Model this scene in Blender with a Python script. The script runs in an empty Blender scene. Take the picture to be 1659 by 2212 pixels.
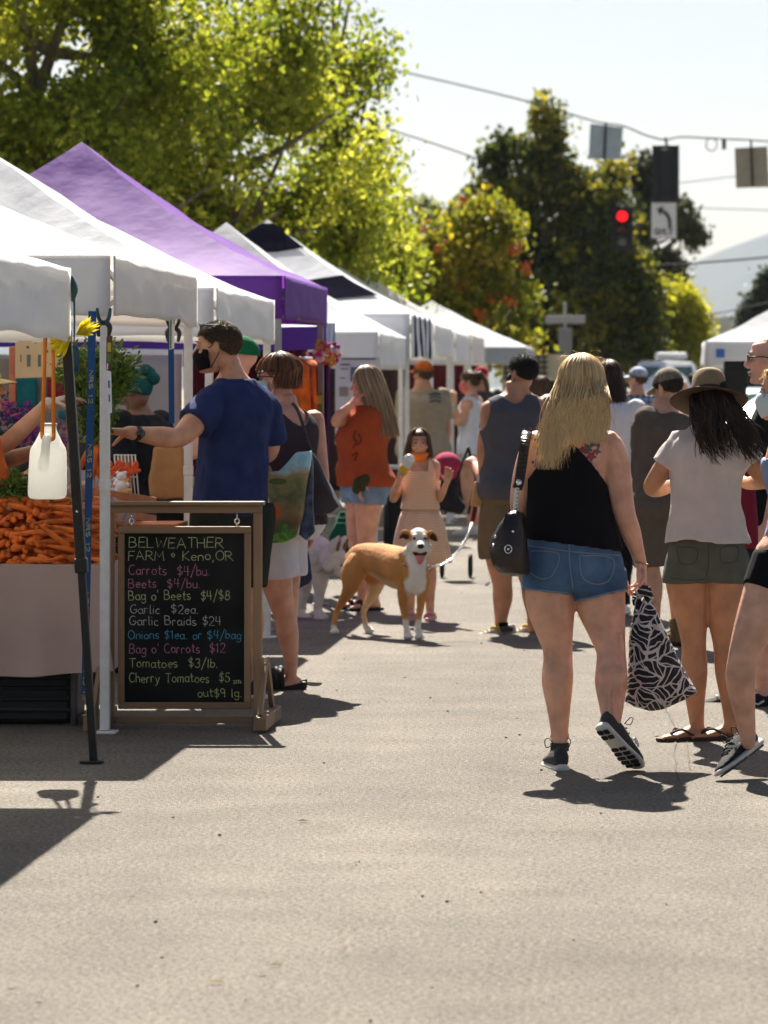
import bpy, bmesh, math, random
import numpy as np
from mathutils import Vector, Matrix, noise
from mathutils.bvhtree import BVHTree

# ------------------------------------------------------------------ camera, sky, sun, exposure
C = bpy.context.scene
CZ = 1.54                       # eye height
F = 8250.0                      # focal length in measuring units (1659 wide)
def P(x, y, d):                 # a point of the place d metres down the street
    return Vector(((x-1450.0)*d/F, d, CZ-(y-838.0)*d/F))

cam = bpy.data.cameras.new('camera')
camo = bpy.data.objects.new('camera', cam); C.collection.objects.link(camo)
camo.location = (0, 0, CZ); camo.rotation_euler = (math.radians(90), 0, 0)
cam.sensor_fit = 'VERTICAL'; cam.sensor_height = 36.0; cam.sensor_width = 36.0
cam.lens = 36.0*F/2212.0
cam.shift_x = -620.5/2212.0; cam.shift_y = -268.0/2212.0
cam.clip_start = 0.5; cam.clip_end = 20000
cam.dof.use_dof = True; cam.dof.focus_distance = 16.2; cam.dof.aperture_fstop = 6.0
C.camera = camo

SUNV = Vector((-0.19, 0.95, 1.0)).normalized()
W = bpy.data.worlds.new('World'); C.world = W; W.use_nodes = True
nt = W.node_tree
bg = nt.nodes['Background']
sky = nt.nodes.new('ShaderNodeTexSky'); sky.sky_type = 'NISHITA'; sky.sun_disc = False
sky.sun_elevation = math.asin(SUNV.z); sky.sun_rotation = math.atan2(SUNV.x, SUNV.y)
sky.dust_density = 3.8; sky.air_density = 1.0; sky.ozone_density = 1.0; sky.altitude = 1200
nt.links.new(sky.outputs[0], bg.inputs[0]); bg.inputs[1].default_value = 0.029
sl = bpy.data.lights.new('sun', 'SUN'); sl.energy = 5.0; sl.angle = math.radians(0.5); sl.color = (1.0, 0.93, 0.82)
so = bpy.data.objects.new('sun', sl); C.collection.objects.link(so)
so.rotation_euler = (-SUNV).to_track_quat('-Z', 'Y').to_euler(); so.location = (-8, 40, 42)
C.view_settings.view_transform = 'Standard'; C.view_settings.look = 'None'
C.view_settings.exposure = 1.7; C.view_settings.gamma = 1.0
C.view_settings.use_curve_mapping = False

# ------------------------------------------------------------------ mesh helpers
R = math.radians
LINK = C.collection.objects.link

class MB:
    """collects vertices and faces (world coordinates) for ONE mesh object"""
    def __init__(s): s.v = []; s.f = []; s.sm = True
    def add(s, V, Fc):
        o = len(s.v); s.v += [tuple(p) for p in V]; s.f += [tuple(i+o for i in f) for f in Fc]
    def loft(s, rings, cap=True):
        n = len(rings[0]); V = [p for r in rings for p in r]; Fc = []
        for k in range(len(rings)-1):
            a = k*n; b = a+n
            for i in range(n):
                j = (i+1) % n
                Fc.append((a+i, a+j, b+j, b+i))
        if cap:
            Fc.append(tuple(reversed(range(n)))); m = (len(rings)-1)*n
            Fc.append(tuple(range(m, m+n)))
        s.add(V, Fc)
    def box(s, c, size, M=None):
        c = Vector(c); hx, hy, hz = [q/2 for q in size]; V = []
        for z in (-hz, hz):
            for x, y in ((-hx, -hy), (hx, -hy), (hx, hy), (-hx, hy)):
                p = Vector((x, y, z)); V.append(c+(M @ p if M else p))
        s.add(V, [(3, 2, 1, 0), (4, 5, 6, 7), (0, 1, 5, 4), (1, 2, 6, 5), (2, 3, 7, 6), (3, 0, 4, 7)])
    def bar(s, a, b, w, h, up=(0, 0, 1)):
        """box beam from a to b, w across and h along up"""
        a = Vector(a); b = Vector(b); d = (b-a).normalized(); up = Vector(up)
        x = d.cross(up)
        if x.length < 1e-4: x = d.cross(Vector((1, 0, 0)))
        x.normalize(); y = x.cross(d).normalized()
        V = []
        for q in (a, b):
            for sx, sy in ((-1, -1), (1, -1), (1, 1), (-1, 1)): V.append(q+x*sx*w/2+y*sy*h/2)
        s.add(V, [(3, 2, 1, 0), (4, 5, 6, 7), (0, 1, 5, 4), (1, 2, 6, 5), (2, 3, 7, 6), (3, 0, 4, 7)])
    def tube(s, pts, rad, n=10, cap=True, flat=None, ref=None):
        pts = [Vector(p) for p in pts]; m = len(pts)
        if not hasattr(rad, '__len__'): rad = [rad]*m
        T = [(pts[min(i+1, m-1)]-pts[max(i-1, 0)]).normalized() for i in range(m)]
        up = Vector(ref) if ref else (Vector((0, 0, 1)) if abs(T[0].z) < .9 else Vector((0, -1, 0)))
        rings = []
        for i in range(m):
            x = T[i].cross(up)
            if x.length < 1e-5: x = T[i].cross(Vector((1, 0.1, 0)))
            x.normalize(); y = x.cross(T[i]).normalized(); up = y
            r = rad[i]; rx = r; ry = r*(flat if flat else 1)
            rings.append([pts[i]+x*rx*math.cos(2*math.pi*k/n)+y*ry*math.sin(2*math.pi*k/n) for k in range(n)])
        s.loft(rings, cap)
    def capsule(s, pts, rad, n=10, sub=4, flat=None, ref=None):
        """smooth tapered tube with rounded ends"""
        p, r = smooth(pts, rad, sub)
        d0 = (p[0]-p[1]).normalized(); d1 = (p[-1]-p[-2]).normalized()
        P2 = [p[0]+d0*r[0]*.92, p[0]+d0*r[0]*.6]+p+[p[-1]+d1*r[-1]*.6, p[-1]+d1*r[-1]*.92]
        R2 = [r[0]*.35, r[0]*.8]+r+[r[-1]*.8, r[-1]*.35]
        s.tube(P2, R2, n, True, flat, ref)
    def ball(s, c, rx, ry=None, rz=None, M=None, n=14, m=9):
        ry = ry or rx; rz = rz or rx; c = Vector(c); rings = []
        for j in range(m+1):
            t = math.pi*(j+.02)/(m+.04); z = -math.cos(t); q = math.sin(t); ring = []
            for i in range(n):
                a = 2*math.pi*i/n; p = Vector((rx*q*math.cos(a), ry*q*math.sin(a), rz*z))
                ring.append(c+(M @ p if M else p))
            rings.append(ring)
        s.loft(rings, True)
    def poly(s, pts, depth):
        """extrude a planar outline by the vector depth"""
        n = len(pts); depth = Vector(depth); A = [Vector(p) for p in pts]; B = [p+depth for p in A]
        Fc = [tuple(range(n)), tuple(reversed(range(n, 2*n)))]
        for i in range(n):
            j = (i+1) % n; Fc.append((j, i, n+i, n+j))
        s.add(A+B, Fc)
    def grid(s, fn, nu, nv):
        V = [fn(i/nu, j/nv) for j in range(nv+1) for i in range(nu+1)]
        Fc = [(j*(nu+1)+i, j*(nu+1)+i+1, (j+1)*(nu+1)+i+1, (j+1)*(nu+1)+i) for j in range(nv) for i in range(nu)]
        s.add(V, Fc)

def smooth(pts, rad, sub=4):
    """Catmull-Rom through points and radii"""
    pts = [Vector(p) for p in pts]; n = len(pts)
    if not hasattr(rad, '__len__'): rad = [rad]*n
    if n < 3 or sub < 2: 
        out = []; rr = []
        for i in range(n-1):
            for k in range(max(sub, 1)):
                t = k/max(sub, 1); out.append(pts[i].lerp(pts[i+1], t)); rr.append(rad[i]*(1-t)+rad[i+1]*t)
        return out+[pts[-1]], rr+[rad[-1]]
    out = []; rr = []
    for i in range(n-1):
        p0 = pts[max(i-1, 0)]; p1 = pts[i]; p2 = pts[i+1]; p3 = pts[min(i+2, n-1)]
        r0 = rad[max(i-1, 0)]; r1 = rad[i]; r2 = rad[i+1]; r3 = rad[min(i+2, n-1)]
        for k in range(sub):
            t = k/sub; a = -.5*t+t*t-.5*t**3; b = 1-2.5*t*t+1.5*t**3; c = .5*t+2*t*t-1.5*t**3; e = -.5*t*t+.5*t**3
            out.append(p0*a+p1*b+p2*c+p3*e); rr.append(max(r0*a+r1*b+r2*c+r3*e, .002))
    return out+[pts[-1]], rr+[rad[-1]]

def root(name, label, cat, loc, group=None):
    o = bpy.data.objects.new(name, None); LINK(o); o.location = loc; o.empty_display_size = .1
    o['label'] = label; o['category'] = cat
    if group: o['group'] = group
    return o
def wloc(o):
    p = Vector((0, 0, 0))
    while o is not None: p = p+o.location; o = o.parent
    return p
def make(name, mesh, mat, parent=None, label=None):
    o = bpy.data.objects.new(name, mesh); LINK(o)
    if mat:
        for m in (mat if isinstance(mat, (list, tuple)) else [mat]): mesh.materials.append(m)
    if parent:
        w = wloc(parent); mesh.transform(Matrix.Translation(-w)); o.parent = parent
    if label: o['label'] = label
    return o
def obj(name, mb, mat, parent=None, label=None, smooth_=False, bevel=0):
    me = bpy.data.meshes.new(name); me.from_pydata(mb.v, [], mb.f); me.validate()
    bm = bmesh.new(); bm.from_mesh(me); bmesh.ops.recalc_face_normals(bm, faces=bm.faces)
    bm.to_mesh(me); bm.free()
    if smooth_: me.polygons.foreach_set('use_smooth', [True]*len(me.polygons))
    o = make(name, me, mat, parent, label)
    if bevel:
        b = o.modifiers.new('bevel', 'BEVEL'); b.width = bevel; b.segments = 2; b.limit_method = 'ANGLE'
    return o
def top(o, label, cat, group=None, kind=None):
    """mark a top-level mesh and bring its origin to its base"""
    me = o.data; n = len(me.vertices); co = np.empty(n*3); me.vertices.foreach_get('co', co); co = co.reshape(-1, 3)
    b = Vector(((co[:, 0].min()+co[:, 0].max())/2, (co[:, 1].min()+co[:, 1].max())/2, co[:, 2].min()))
    me.transform(Matrix.Translation(-b)); o.location = o.location+b
    if label: o['label'] = label; o['category'] = cat
    if group: o['group'] = group
    if kind: o['kind'] = kind
    return o
def struct(o): o['kind'] = 'structure'; return o

# ------------------------------------------------------------------ materials
MATS = {}
def M(name, col, rough=.75, spec=.3, var=.12, vs=6, bump=0, bs=60, metal=0, trans=0, tcol=None, stretch=(1, 1, 1), coat=0, sss=0, var2=None):
    if name in MATS: return MATS[name]
    m = bpy.data.materials.new(name); m.use_nodes = True; t = m.node_tree; N = t.nodes; L = t.links
    b = N['Principled BSDF']; b.inputs['Roughness'].default_value = rough; b.inputs['Metallic'].default_value = metal
    b.inputs['Specular IOR Level'].default_value = spec
    if coat: b.inputs['Coat Weight'].default_value = coat
    if sss:
        b.inputs['Subsurface Weight'].default_value = sss; b.inputs['Subsurface Radius'].default_value = (.012, .005, .003); b.inputs['Subsurface Scale'].default_value = 1
    tc = N.new('ShaderNodeTexCoord'); mp = N.new('ShaderNodeMapping'); mp.inputs['Scale'].default_value = stretch
    L.new(tc.outputs['Object'], mp.inputs[0])
    nz = N.new('ShaderNodeTexNoise'); nz.inputs['Scale'].default_value = vs; nz.inputs['Detail'].default_value = 5
    L.new(mp.outputs[0], nz.inputs['Vector'])
    cr = N.new('ShaderNodeValToRGB'); cr.color_ramp.elements[0].position = .3; cr.color_ramp.elements[1].position = .7
    c = Vector(col); c2 = Vector(var2) if var2 else None
    cr.color_ramp.elements[0].color = tuple(c*(1-var))+(1,)
    cr.color_ramp.elements[1].color = tuple(c2 if c2 else [min(1, q*(1+var)) for q in c])+(1,)
    L.new(nz.outputs['Fac'], cr.inputs[0]); L.new(cr.outputs[0], b.inputs['Base Color'])
    if bump:
        n2 = N.new('ShaderNodeTexNoise'); n2.inputs['Scale'].default_value = bs; n2.inputs['Detail'].default_value = 4
        L.new(mp.outputs[0], n2.inputs['Vector'])
        bp = N.new('ShaderNodeBump'); bp.inputs['Strength'].default_value = bump; bp.inputs['Distance'].default_value = .02
        L.new(n2.outputs['Fac'], bp.inputs['Height']); L.new(bp.outputs[0], b.inputs['Normal'])
    if trans:
        tr = N.new('ShaderNodeBsdfTranslucent'); mx = N.new('ShaderNodeMixShader'); mx.inputs[0].default_value = trans
        if tcol: tr.inputs['Color'].default_value = tuple(tcol)+(1,)
        else: L.new(cr.outputs[0], tr.inputs['Color'])
        L.new(b.outputs[0], mx.inputs[1]); L.new(tr.outputs[0], mx.inputs[2])
        L.new(mx.outputs[0], N['Material Output'].inputs[0])
    MATS[name] = m
    return m
def glow(name, col, st):
    m = bpy.data.materials.new(name); m.use_nodes = True; b = m.node_tree.nodes['Principled BSDF']
    b.inputs['Base Color'].default_value = tuple(col)+(1,); b.inputs['Emission Color'].default_value = tuple(col)+(1,); b.inputs['Emission Strength'].default_value = st
    return m
def attr_mat(name, attr, rough=.8, trans=0, bump=0, bs=80, spec=.25, ramp=None):
    """material coloured by a colour attribute of the thing itself (leaves, coats)"""
    m = bpy.data.materials.new(name); m.use_nodes = True; t = m.node_tree; N = t.nodes; L = t.links
    b = N['Principled BSDF']; b.inputs['Roughness'].default_value = rough; b.inputs['Specular IOR Level'].default_value = spec
    a = N.new('ShaderNodeAttribute'); a.attribute_name = attr; col = a.outputs['Color']
    if ramp:
        cr = N.new('ShaderNodeValToRGB'); e = cr.color_ramp.elements
        while len(e) < len(ramp): e.new(.5)
        for k, (p, c) in enumerate(ramp): e[k].position = p; e[k].color = tuple(c)+(1,)
        L.new(a.outputs['Fac'], cr.inputs[0]); col = cr.outputs[0]
    L.new(col, b.inputs['Base Color'])
    if bump:
        tc = N.new('ShaderNodeTexCoord')
        n2 = N.new('ShaderNodeTexNoise'); n2.inputs['Scale'].default_value = bs; n2.inputs['Detail'].default_value = 4
        L.new(tc.outputs['Object'], n2.inputs['Vector'])
        bp = N.new('ShaderNodeBump'); bp.inputs['Strength'].default_value = bump; bp.inputs['Distance'].default_value = .02
        L.new(n2.outputs['Fac'], bp.inputs['Height']); L.new(bp.outputs[0], b.inputs['Normal'])
    if trans:
        tr = N.new('ShaderNodeBsdfTranslucent'); mx = N.new('ShaderNodeMixShader'); mx.inputs[0].default_value = trans
        L.new(col, tr.inputs['Color']); L.new(b.outputs[0], mx.inputs[1]); L.new(tr.outputs[0], mx.inputs[2])
        L.new(mx.outputs[0], N['Material Output'].inputs[0])
    return m

WORK = bpy.data.scenes.new('work')
def remesh(mb, voxel, it=3):
    """union of the collected solids as one smooth skin; returns a mesh"""
    me = bpy.data.meshes.new('tmp'); me.from_pydata(mb.v, [], mb.f)
    bm = bmesh.new(); bm.from_mesh(me); bmesh.ops.recalc_face_normals(bm, faces=bm.faces); bm.to_mesh(me); bm.free()
    o = bpy.data.objects.new('tmp', me); WORK.collection.objects.link(o)
    r = o.modifiers.new('r', 'REMESH'); r.mode = 'VOXEL'; r.voxel_size = voxel; r.adaptivity = 0
    if it:
        q = o.modifiers.new('s', 'SMOOTH'); q.factor = .5; q.iterations = it
    with bpy.context.temp_override(scene=WORK, view_layer=WORK.view_layers[0]):
        dg = bpy.context.evaluated_depsgraph_get(); dg.update()
        out = bpy.data.meshes.new_from_object(o.evaluated_get(dg), depsgraph=dg)
    bpy.data.objects.remove(o); bpy.data.meshes.remove(me)
    out.polygons.foreach_set('use_smooth', [True]*len(out.polygons))
    return out
def shade(me): me.polygons.foreach_set('use_smooth', [True]*len(me.polygons)); return me
# ------------------------------------------------------------------ ground, street, hills
rng = random.Random(7)
def asphalt():
    m = bpy.data.materials.new('asphalt'); m.use_nodes = True; t = m.node_tree; N = t.nodes; L = t.links
    b = N['Principled BSDF']; b.inputs['Roughness'].default_value = .82; b.inputs['Specular IOR Level'].default_value = .35
    tc = N.new('ShaderNodeTexCoord')
    def noise_(s, d=6, r=.6):
        n = N.new('ShaderNodeTexNoise'); n.inputs['Scale'].default_value = s; n.inputs['Detail'].default_value = d; n.inputs['Roughness'].default_value = r
        L.new(tc.outputs['Object'], n.inputs['Vector']); return n
    def ramp(src, a, b_, ca, cb):
        c = N.new('ShaderNodeValToRGB'); c.color_ramp.elements[0].position = a; c.color_ramp.elements[1].position = b_
        c.color_ramp.elements[0].color = (ca, ca, ca, 1) if not hasattr(ca, '__len__') else tuple(ca)+(1,)
        c.color_ramp.elements[1].color = (cb, cb, cb, 1) if not hasattr(cb, '__len__') else tuple(cb)+(1,)
        L.new(src, c.inputs[0]); return c
    def mul(a, b_, fac=1):
        x = N.new('ShaderNodeMix'); x.data_type = 'RGBA'; x.blend_type = 'MULTIPLY'; x.inputs[0].default_value = fac
        L.new(a, x.inputs[6]); L.new(b_, x.inputs[7]); return x.outputs[2]
    base = ramp(noise_(.55, 8).outputs['Fac'], .3, .72, (.222, .189, .148), (.315, .273, .218))
    # worn lanes along the street
    mp = N.new('ShaderNodeMapping'); mp.inputs['Scale'].default_value = (1.3, .07, 1); L.new(tc.outputs['Object'], mp.inputs[0])
    ns = N.new('ShaderNodeTexNoise'); ns.inputs['Scale'].default_value = 1.0; ns.inputs['Detail'].default_value = 7; L.new(mp.outputs[0], ns.inputs['Vector'])
    lane = ramp(ns.outputs['Fac'], .35, .65, .88, 1.06)
    grit = ramp(noise_(55, 4, .8).outputs['Fac'], .38, .58, .40, 1.28)
    fine = noise_(170, 3, .7)
    fr = ramp(fine.outputs['Fac'], .36, .6, .5, 1.2)
    v = N.new('ShaderNodeTexVoronoi'); v.inputs['Scale'].default_value = 22; L.new(tc.outputs['Object'], v.inputs['Vector'])
    pits = ramp(v.outputs['Distance'], .10, .19, .30, 1.0)
    vm = noise_(6, 4); pm = ramp(vm.outputs['Fac'], .45, .6, 0, 1)
    pmix = N.new('ShaderNodeMix'); pmix.data_type = 'RGBA'; pmix.inputs[6].default_value = (1, 1, 1, 1); L.new(pm.outputs[0], pmix.inputs[0]); L.new(pits.outputs[0], pmix.inputs[7])
    patch = ramp(noise_(2.3, 6).outputs['Fac'], .36, .64, .84, 1.08)
    c = mul(base.outputs[0], lane.outputs[0]); c = mul(c, grit.outputs[0]); c = mul(c, fr.outputs[0]); c = mul(c, pmix.outputs[2]); c = mul(c, patch.outputs[0])
    L.new(c, b.inputs['Base Color'])
    ad = N.new('ShaderNodeMath'); ad.operation = 'ADD'; L.new(grit.outputs[0], ad.inputs[0]); L.new(fr.outputs[0], ad.inputs[1])
    bp = N.new('ShaderNodeBump'); bp.inputs['Strength'].default_value = .9; bp.inputs['Distance'].default_value = .008
    L.new(ad.outputs[0], bp.inputs['Height']); L.new(bp.outputs[0], b.inputs['Normal'])
    return m
g = MB(); g.add([(-2200, -40, -.02), (2200, -40, -.02), (2200, 9600, -.02), (-2200, 9600, -.02)], [(0, 1, 2, 3)])
go = struct(obj('ground', g, M('dry_earth', (.16, .14, .09), var=.3, vs=.3, var2=(.10, .13, .05))))
g = MB(); g.add([(-6.6, -20, 0), (8, -20, 0), (8, 400, 0), (-6.6, 400, 0)], [(0, 1, 2, 3)])
street = struct(obj('asphalt_street', g, asphalt()))
g = MB(); g.add([(-120, 70, .004), (120, 70, .004), (120, 92, .004), (-120, 92, .004)], [(0, 1, 2, 3)])
struct(obj('cross_street', g, bpy.data.materials['asphalt']))
conc = M('concrete', (.34, .32, .29), bump=.2, bs=40, vs=3)
for x0, x1 in ((-9.6, -6.6), (8, 11)):
    g = MB(); g.box(((x0+x1)/2, 32, .06), (x1-x0, 103, .16)); struct(obj('pavement', g, conc, bevel=.02))
# crack sealed across the asphalt near the walkers
def crack(pts, w, d0):
    q = MB(); p2 = []
    for k in range(len(pts)-1):
        a = Vector(pts[k]); b = Vector(pts[k+1])
        for i in range(6): p2.append(a.lerp(b, i/6)+Vector((rng.uniform(-.006, .006), 0, 0)))
    V = []; Fc = []
    for i, p in enumerate(p2):
        ww = w*rng.uniform(.4, 1.2); V += [(p.x-ww, p.y, .004), (p.x+ww, p.y, .004)]
        if i: Fc.append((2*i-2, 2*i-1, 2*i+1, 2*i))
    q.add(V, Fc); return q
def G(x, y): d = CZ*F/(y-838); return Vector(((x-1450)*d/F, d, 0))
seal = M('crack_seal', (.075, .066, .056), rough=.95, var=.4, vs=60)
struct(obj('crack', crack([G(1438, 1530), G(1462, 1580), G(1458, 1640), G(1466, 1700)], .0045, 0), seal))
struct(obj('crack', crack([G(1484, 1600), G(1488, 1640), G(1490, 1670)], .0025, 0), seal))
# grit, leaf bits and gum spots on the asphalt
for nm, n_, col, r0, r1, seed in (('leaf_litter', 22, (.30, .24, .10), .008, .018, 3), ('pebbles', 140, (.30, .27, .23), .003, .007, 5), ('gum_spots', 90, (.09, .08, .07), .005, .013, 9)):
    g = MB(); q = random.Random(seed)
    for k in range(n_):
        x, y = q.uniform(-2.6, 2.4), q.uniform(8.5, 30); r_ = q.uniform(r0, r1); a0 = q.uniform(0, 6.28)
        if nm == 'pebbles': g.ball((x, y, r_*.6), r_, r_*.8, r_*.7, n=6, m=4)
        elif nm == 'leaf_litter': g.add([(x+r_*1.6*math.cos(a0), y+r_*1.6*math.sin(a0), .006), (x+r_*.6*math.cos(a0+1.5), y+r_*.6*math.sin(a0+1.5), .012), (x-r_*1.6*math.cos(a0), y-r_*1.6*math.sin(a0), .007), (x-r_*.6*math.cos(a0+1.5), y-r_*.6*math.sin(a0+1.5), .010)], [(0, 1, 2, 3)])
        else: g.add([(x+r_*q.uniform(.7, 1.2)*math.cos(i*.7+a0), y+r_*q.uniform(.7, 1.2)*math.sin(i*.7+a0), .003) for i in range(9)], [tuple(range(9))])
    o = obj(nm, g, M(nm, col, rough=.9)); o['kind'] = 'stuff'
# hills far off
g = MB()
def hill(u, v):
    x = -1900+u*3900; y = 6300+v*2900
    prof = 80+max(0, min(1, (x+260)/800))**.8*370 + 60*math.exp(-((x+1000)/600)**2)
    h = prof*math.sin(math.pi*min(1, v*1.0))**.8 + 40*noise.noise(Vector((x/380, y/380, 0)))*math.sin(math.pi*v)
    return (x, y, h-6)
g.grid(hill, 90, 24)
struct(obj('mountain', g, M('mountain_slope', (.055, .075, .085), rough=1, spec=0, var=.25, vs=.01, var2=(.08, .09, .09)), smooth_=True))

# ------------------------------------------------------------------ trees
def leaf_ramp(name, a, b_, c, trans=.5):
    return attr_mat(name, 'tint', rough=.55, trans=trans, spec=.35, ramp=[(0, a), (.55, b_), (1, c)])
def crown(blobs, ncl, nl, size, seed, spread=.28, droop=.1, gap=-.12, gs=.9, low=None):
    r = np.random.default_rng(seed); rad = np.array([b[1][0]*b[1][2] for b in blobs]); pr = rad/rad.sum()
    cs = []; sh = []
    while len(cs) < ncl:
        k = r.choice(len(blobs), p=pr); c, R_ = blobs[k]; u = r.normal(size=3); u /= np.linalg.norm(u)
        q = r.random()**.42; p = Vector((c[0]+u[0]*q*R_[0], c[1]+u[1]*q*R_[1], c[2]+u[2]*q*R_[2]))
        if noise.noise(p*gs+Vector((seed, 0, 0))) < gap: continue
        if low and p.z < low: continue
        cs.append(p); sh.append(.5+.5*noise.noise(p*.7+Vector((3*seed, 5, 1)))+r.normal()*.12)
    cs = np.array([tuple(p) for p in cs]); sh = np.array(sh); n = ncl*nl
    ctr = np.repeat(cs, nl, 0)+r.normal(size=(n, 3))*np.array([spread, spread, spread*.8])*.6
    ctr[:, 2] -= np.abs(r.normal(size=n))*droop
    nn = r.normal(size=(n, 3)); nn[:, 2] *= .9; nn /= np.linalg.norm(nn, axis=1, keepdims=True)
    t = r.normal(size=(n, 3)); t[:, 2] -= .8; a = np.cross(nn, t); a /= np.linalg.norm(a, axis=1, keepdims=True)+1e-9; b = np.cross(a, nn)
    s = size*(.55+.8*r.random(n))[:, None]
    V = np.empty((n, 4, 3)); V[:, 0] = ctr+b*s*.55; V[:, 1] = ctr+a*s*.36+nn*s*.08; V[:, 2] = ctr-b*s*.55; V[:, 3] = ctr-a*s*.36+nn*s*.08
    me = bpy.data.meshes.new('foliage'); me.vertices.add(n*4); me.vertices.foreach_set('co', V.ravel())
    me.loops.add(n*4); me.loops.foreach_set('vertex_index', np.arange(n*4, dtype=np.int32))
    me.polygons.add(n); me.polygons.foreach_set('loop_start', np.arange(0, n*4, 4, dtype=np.int32))
    me.update(calc_edges=True)
    at = me.attributes.new('tint', 'FLOAT', 'POINT'); tv = np.clip(np.repeat(sh, nl)+r.normal(size=n)*.17, 0, 1)
    at.data.foreach_set('value', np.repeat(tv, 4).astype(np.float32))
    return me
bark = M('bark', (.16, .12, .085), var=.4, vs=14, bump=.6, bs=25, stretch=(1, 1, .3))
def tree(name, label, base, blobs, ncl, nl, size, mat, seed, tr=.16, group=None, extra=None, **kw):
    t = root(name, label, 'tree', base, group)
    make('crown', crown(blobs, ncl, nl, size, seed, **kw), mat, t)
    g = MB(); b = Vector(base); r = random.Random(seed)
    topc = max(blobs, key=lambda q: q[0][2]); tp = Vector(topc[0])+Vector((0, 0, topc[1][2]*.5))
    path = [b, b.lerp(tp, .3)+Vector((r.uniform(-.2, .2), r.uniform(-.2, .2), 0)), b.lerp(tp, .65), tp]
    g.capsule(path, [tr, tr*.75, tr*.45, tr*.12], 9, 5)
    pp, rr = smooth(path, [tr, tr*.75, tr*.45, tr*.12], 6)
    for c, R_ in blobs:
        for k in range(4):
            c2 = Vector(c)+Vector((r.uniform(-.75, .75)*R_[0], r.uniform(-.75, .75)*R_[1], r.uniform(-.4, .7)*R_[2]))
            st = [p for p in pp if p.z < c2.z-.2] or [pp[2]]; a = st[-1] if len(st) < 3 else r.choice(st[-4:])
            mid = a.lerp(c2, .5)+Vector((0, 0, -.15)); g.capsule([a, mid, c2], [tr*.42, tr*.26, tr*.08], 6, 4)
    obj('trunk', g, bark, t, smooth_=True)
    return t
lf_birch = leaf_ramp('birch_leaf', (.055, .095, .008), (.28, .32, .02), (.68, .63, .08), .6)
lf_dark = leaf_ramp('dark_leaf', (.020, .034, .008), (.085, .105, .014), (.42, .36, .025), .5)
lf_rowan = leaf_ramp('rowan_leaf', (.07, .10, .010), (.27, .27, .016), (.58, .42, .03), .55)
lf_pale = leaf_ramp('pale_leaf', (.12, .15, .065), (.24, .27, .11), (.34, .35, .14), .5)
lf_yel = leaf_ramp('yellow_leaf', (.12, .15, .014), (.40, .40, .025), (.66, .60, .04), .58)
lf_con = leaf_ramp('needle_leaf', (.02, .035, .018), (.04, .055, .03), (.07, .08, .04), .3)
def B(x, y, d, rx, rz, ry=None):       # a bough: its centre seen at (x, y), d metres off, radii in metres
    return (tuple(P(x, y, d)), (rx, ry or rx, rz))
tree('birch_tree', 'tall yellow-green birch over the stalls, reaching out of the top left corner', (-9.0, 44, 0),
     [B(40, 60, 44, 1.9, 1.5), B(330, 160, 44.5, 1.7, 1.4), B(120, 330, 44, 2.0, 1.3), B(-130, 250, 44, 1.6, 1.8), B(210, -60, 44, 2.0, 1.2), B(330, 420, 44, 1.2, .8), B(-40, 520, 44, 1.5, .9)], 1550, 32, .088, lf_birch, 11, .2, gap=.10, gs=1.0)
tree('birch_tree', 'birch with thin airy branch tips reaching towards the open sky beside the utility pole', (-5.6, 47, 0),
     [B(560, 330, 47, 1.7, 1.6), B(620, 90, 47, 1.0, 1.1), B(500, 480, 47, 1.5, 1.0), B(690, 420, 47, .9, 1.3), B(430, 250, 47, 1.4, 1.4), B(450, 60, 47.5, .9, 1.0)], 1150, 28, .088, lf_birch, 23, .17, gap=.17, gs=1.2)
tr_ = tree('birch_tree', 'slim wispy birch whose sparse top stands against the sky left of the overhead wire', (-4.45, 50, 0),
     [B(735, 110, 50, .62, .8), B(700, 250, 50, .75, .8), B(770, 200, 50, .42, .6), B(720, 30, 50, .55, .5), B(760, 420, 50, .45, .9), B(740, 560, 50, .8, .8)], 340, 20, .09, lf_birch, 29, .12, gap=.05, gs=1.3, spread=.34)
tree('birch_tree', 'low bushy yellow-green tree between the white canopy peaks and the utility pole', (-4.6, 58, 0),
     [B(770, 520, 58, 1.1, 1.2), B(690, 560, 58, 1.0, .9), B(820, 600, 58, .7, .7), B(600, 540, 58, 1.1, .9)], 680, 26, .115, lf_birch, 31, .13)
tree('dark_maple_tree', 'tall dark green maple with yellowing tips standing behind the traffic light', (-3.3, 98, 0),
     [B(1182, 270, 98, .42, .85), B(1165, 400, 98, 1.0, 1.2), B(1240, 500, 98, 1.55, 1.4), B(1090, 480, 98, .75, 1.2), B(1300, 410, 98, .85, .95), B(1200, 650, 98, 2.0, 1.5), B(1340, 640, 98, 1.1, 1.3), B(1110, 660, 98, 1.3, 1.3), B(1085, 330, 98, .5, .6), B(1290, 760, 98, 1.9, .8), B(1120, 570, 98, 1.2, 1.2), B(1060, 440, 98, .6, .8), B(1230, 400, 98, .9, .9)],
     2100, 22, .19, lf_dark, 41, .2, gap=-.24, gs=.8)
rw = tree('rowan_tree', 'yellow-green rowan with clusters of orange berries in front of the dark maple', (-4.2, 68, 0),
     [B(1030, 560, 68, 1.0, 1.0), B(960, 600, 68, .9, .9), B(1080, 640, 68, .75, .9), B(1000, 690, 68, 1.1, .6), B(900, 640, 68, .7, .6), B(1050, 480, 68, .5, .45), B(1110, 720, 68, .5, .5)],
     1000, 24, .13, lf_rowan, 51, .13, gap=-.12)
bm_ = MB(); rb = random.Random(3)
for k in range(42):
    c = P(rb.gauss(1035, 65), rb.gauss(590, 75), 67.2+rb.random()*1.2)
    for j in range(9): bm_.ball(c+Vector((rb.gauss(0, .06), rb.gauss(0, .06), rb.gauss(0, .05))), .036, n=6, m=4)
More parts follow.
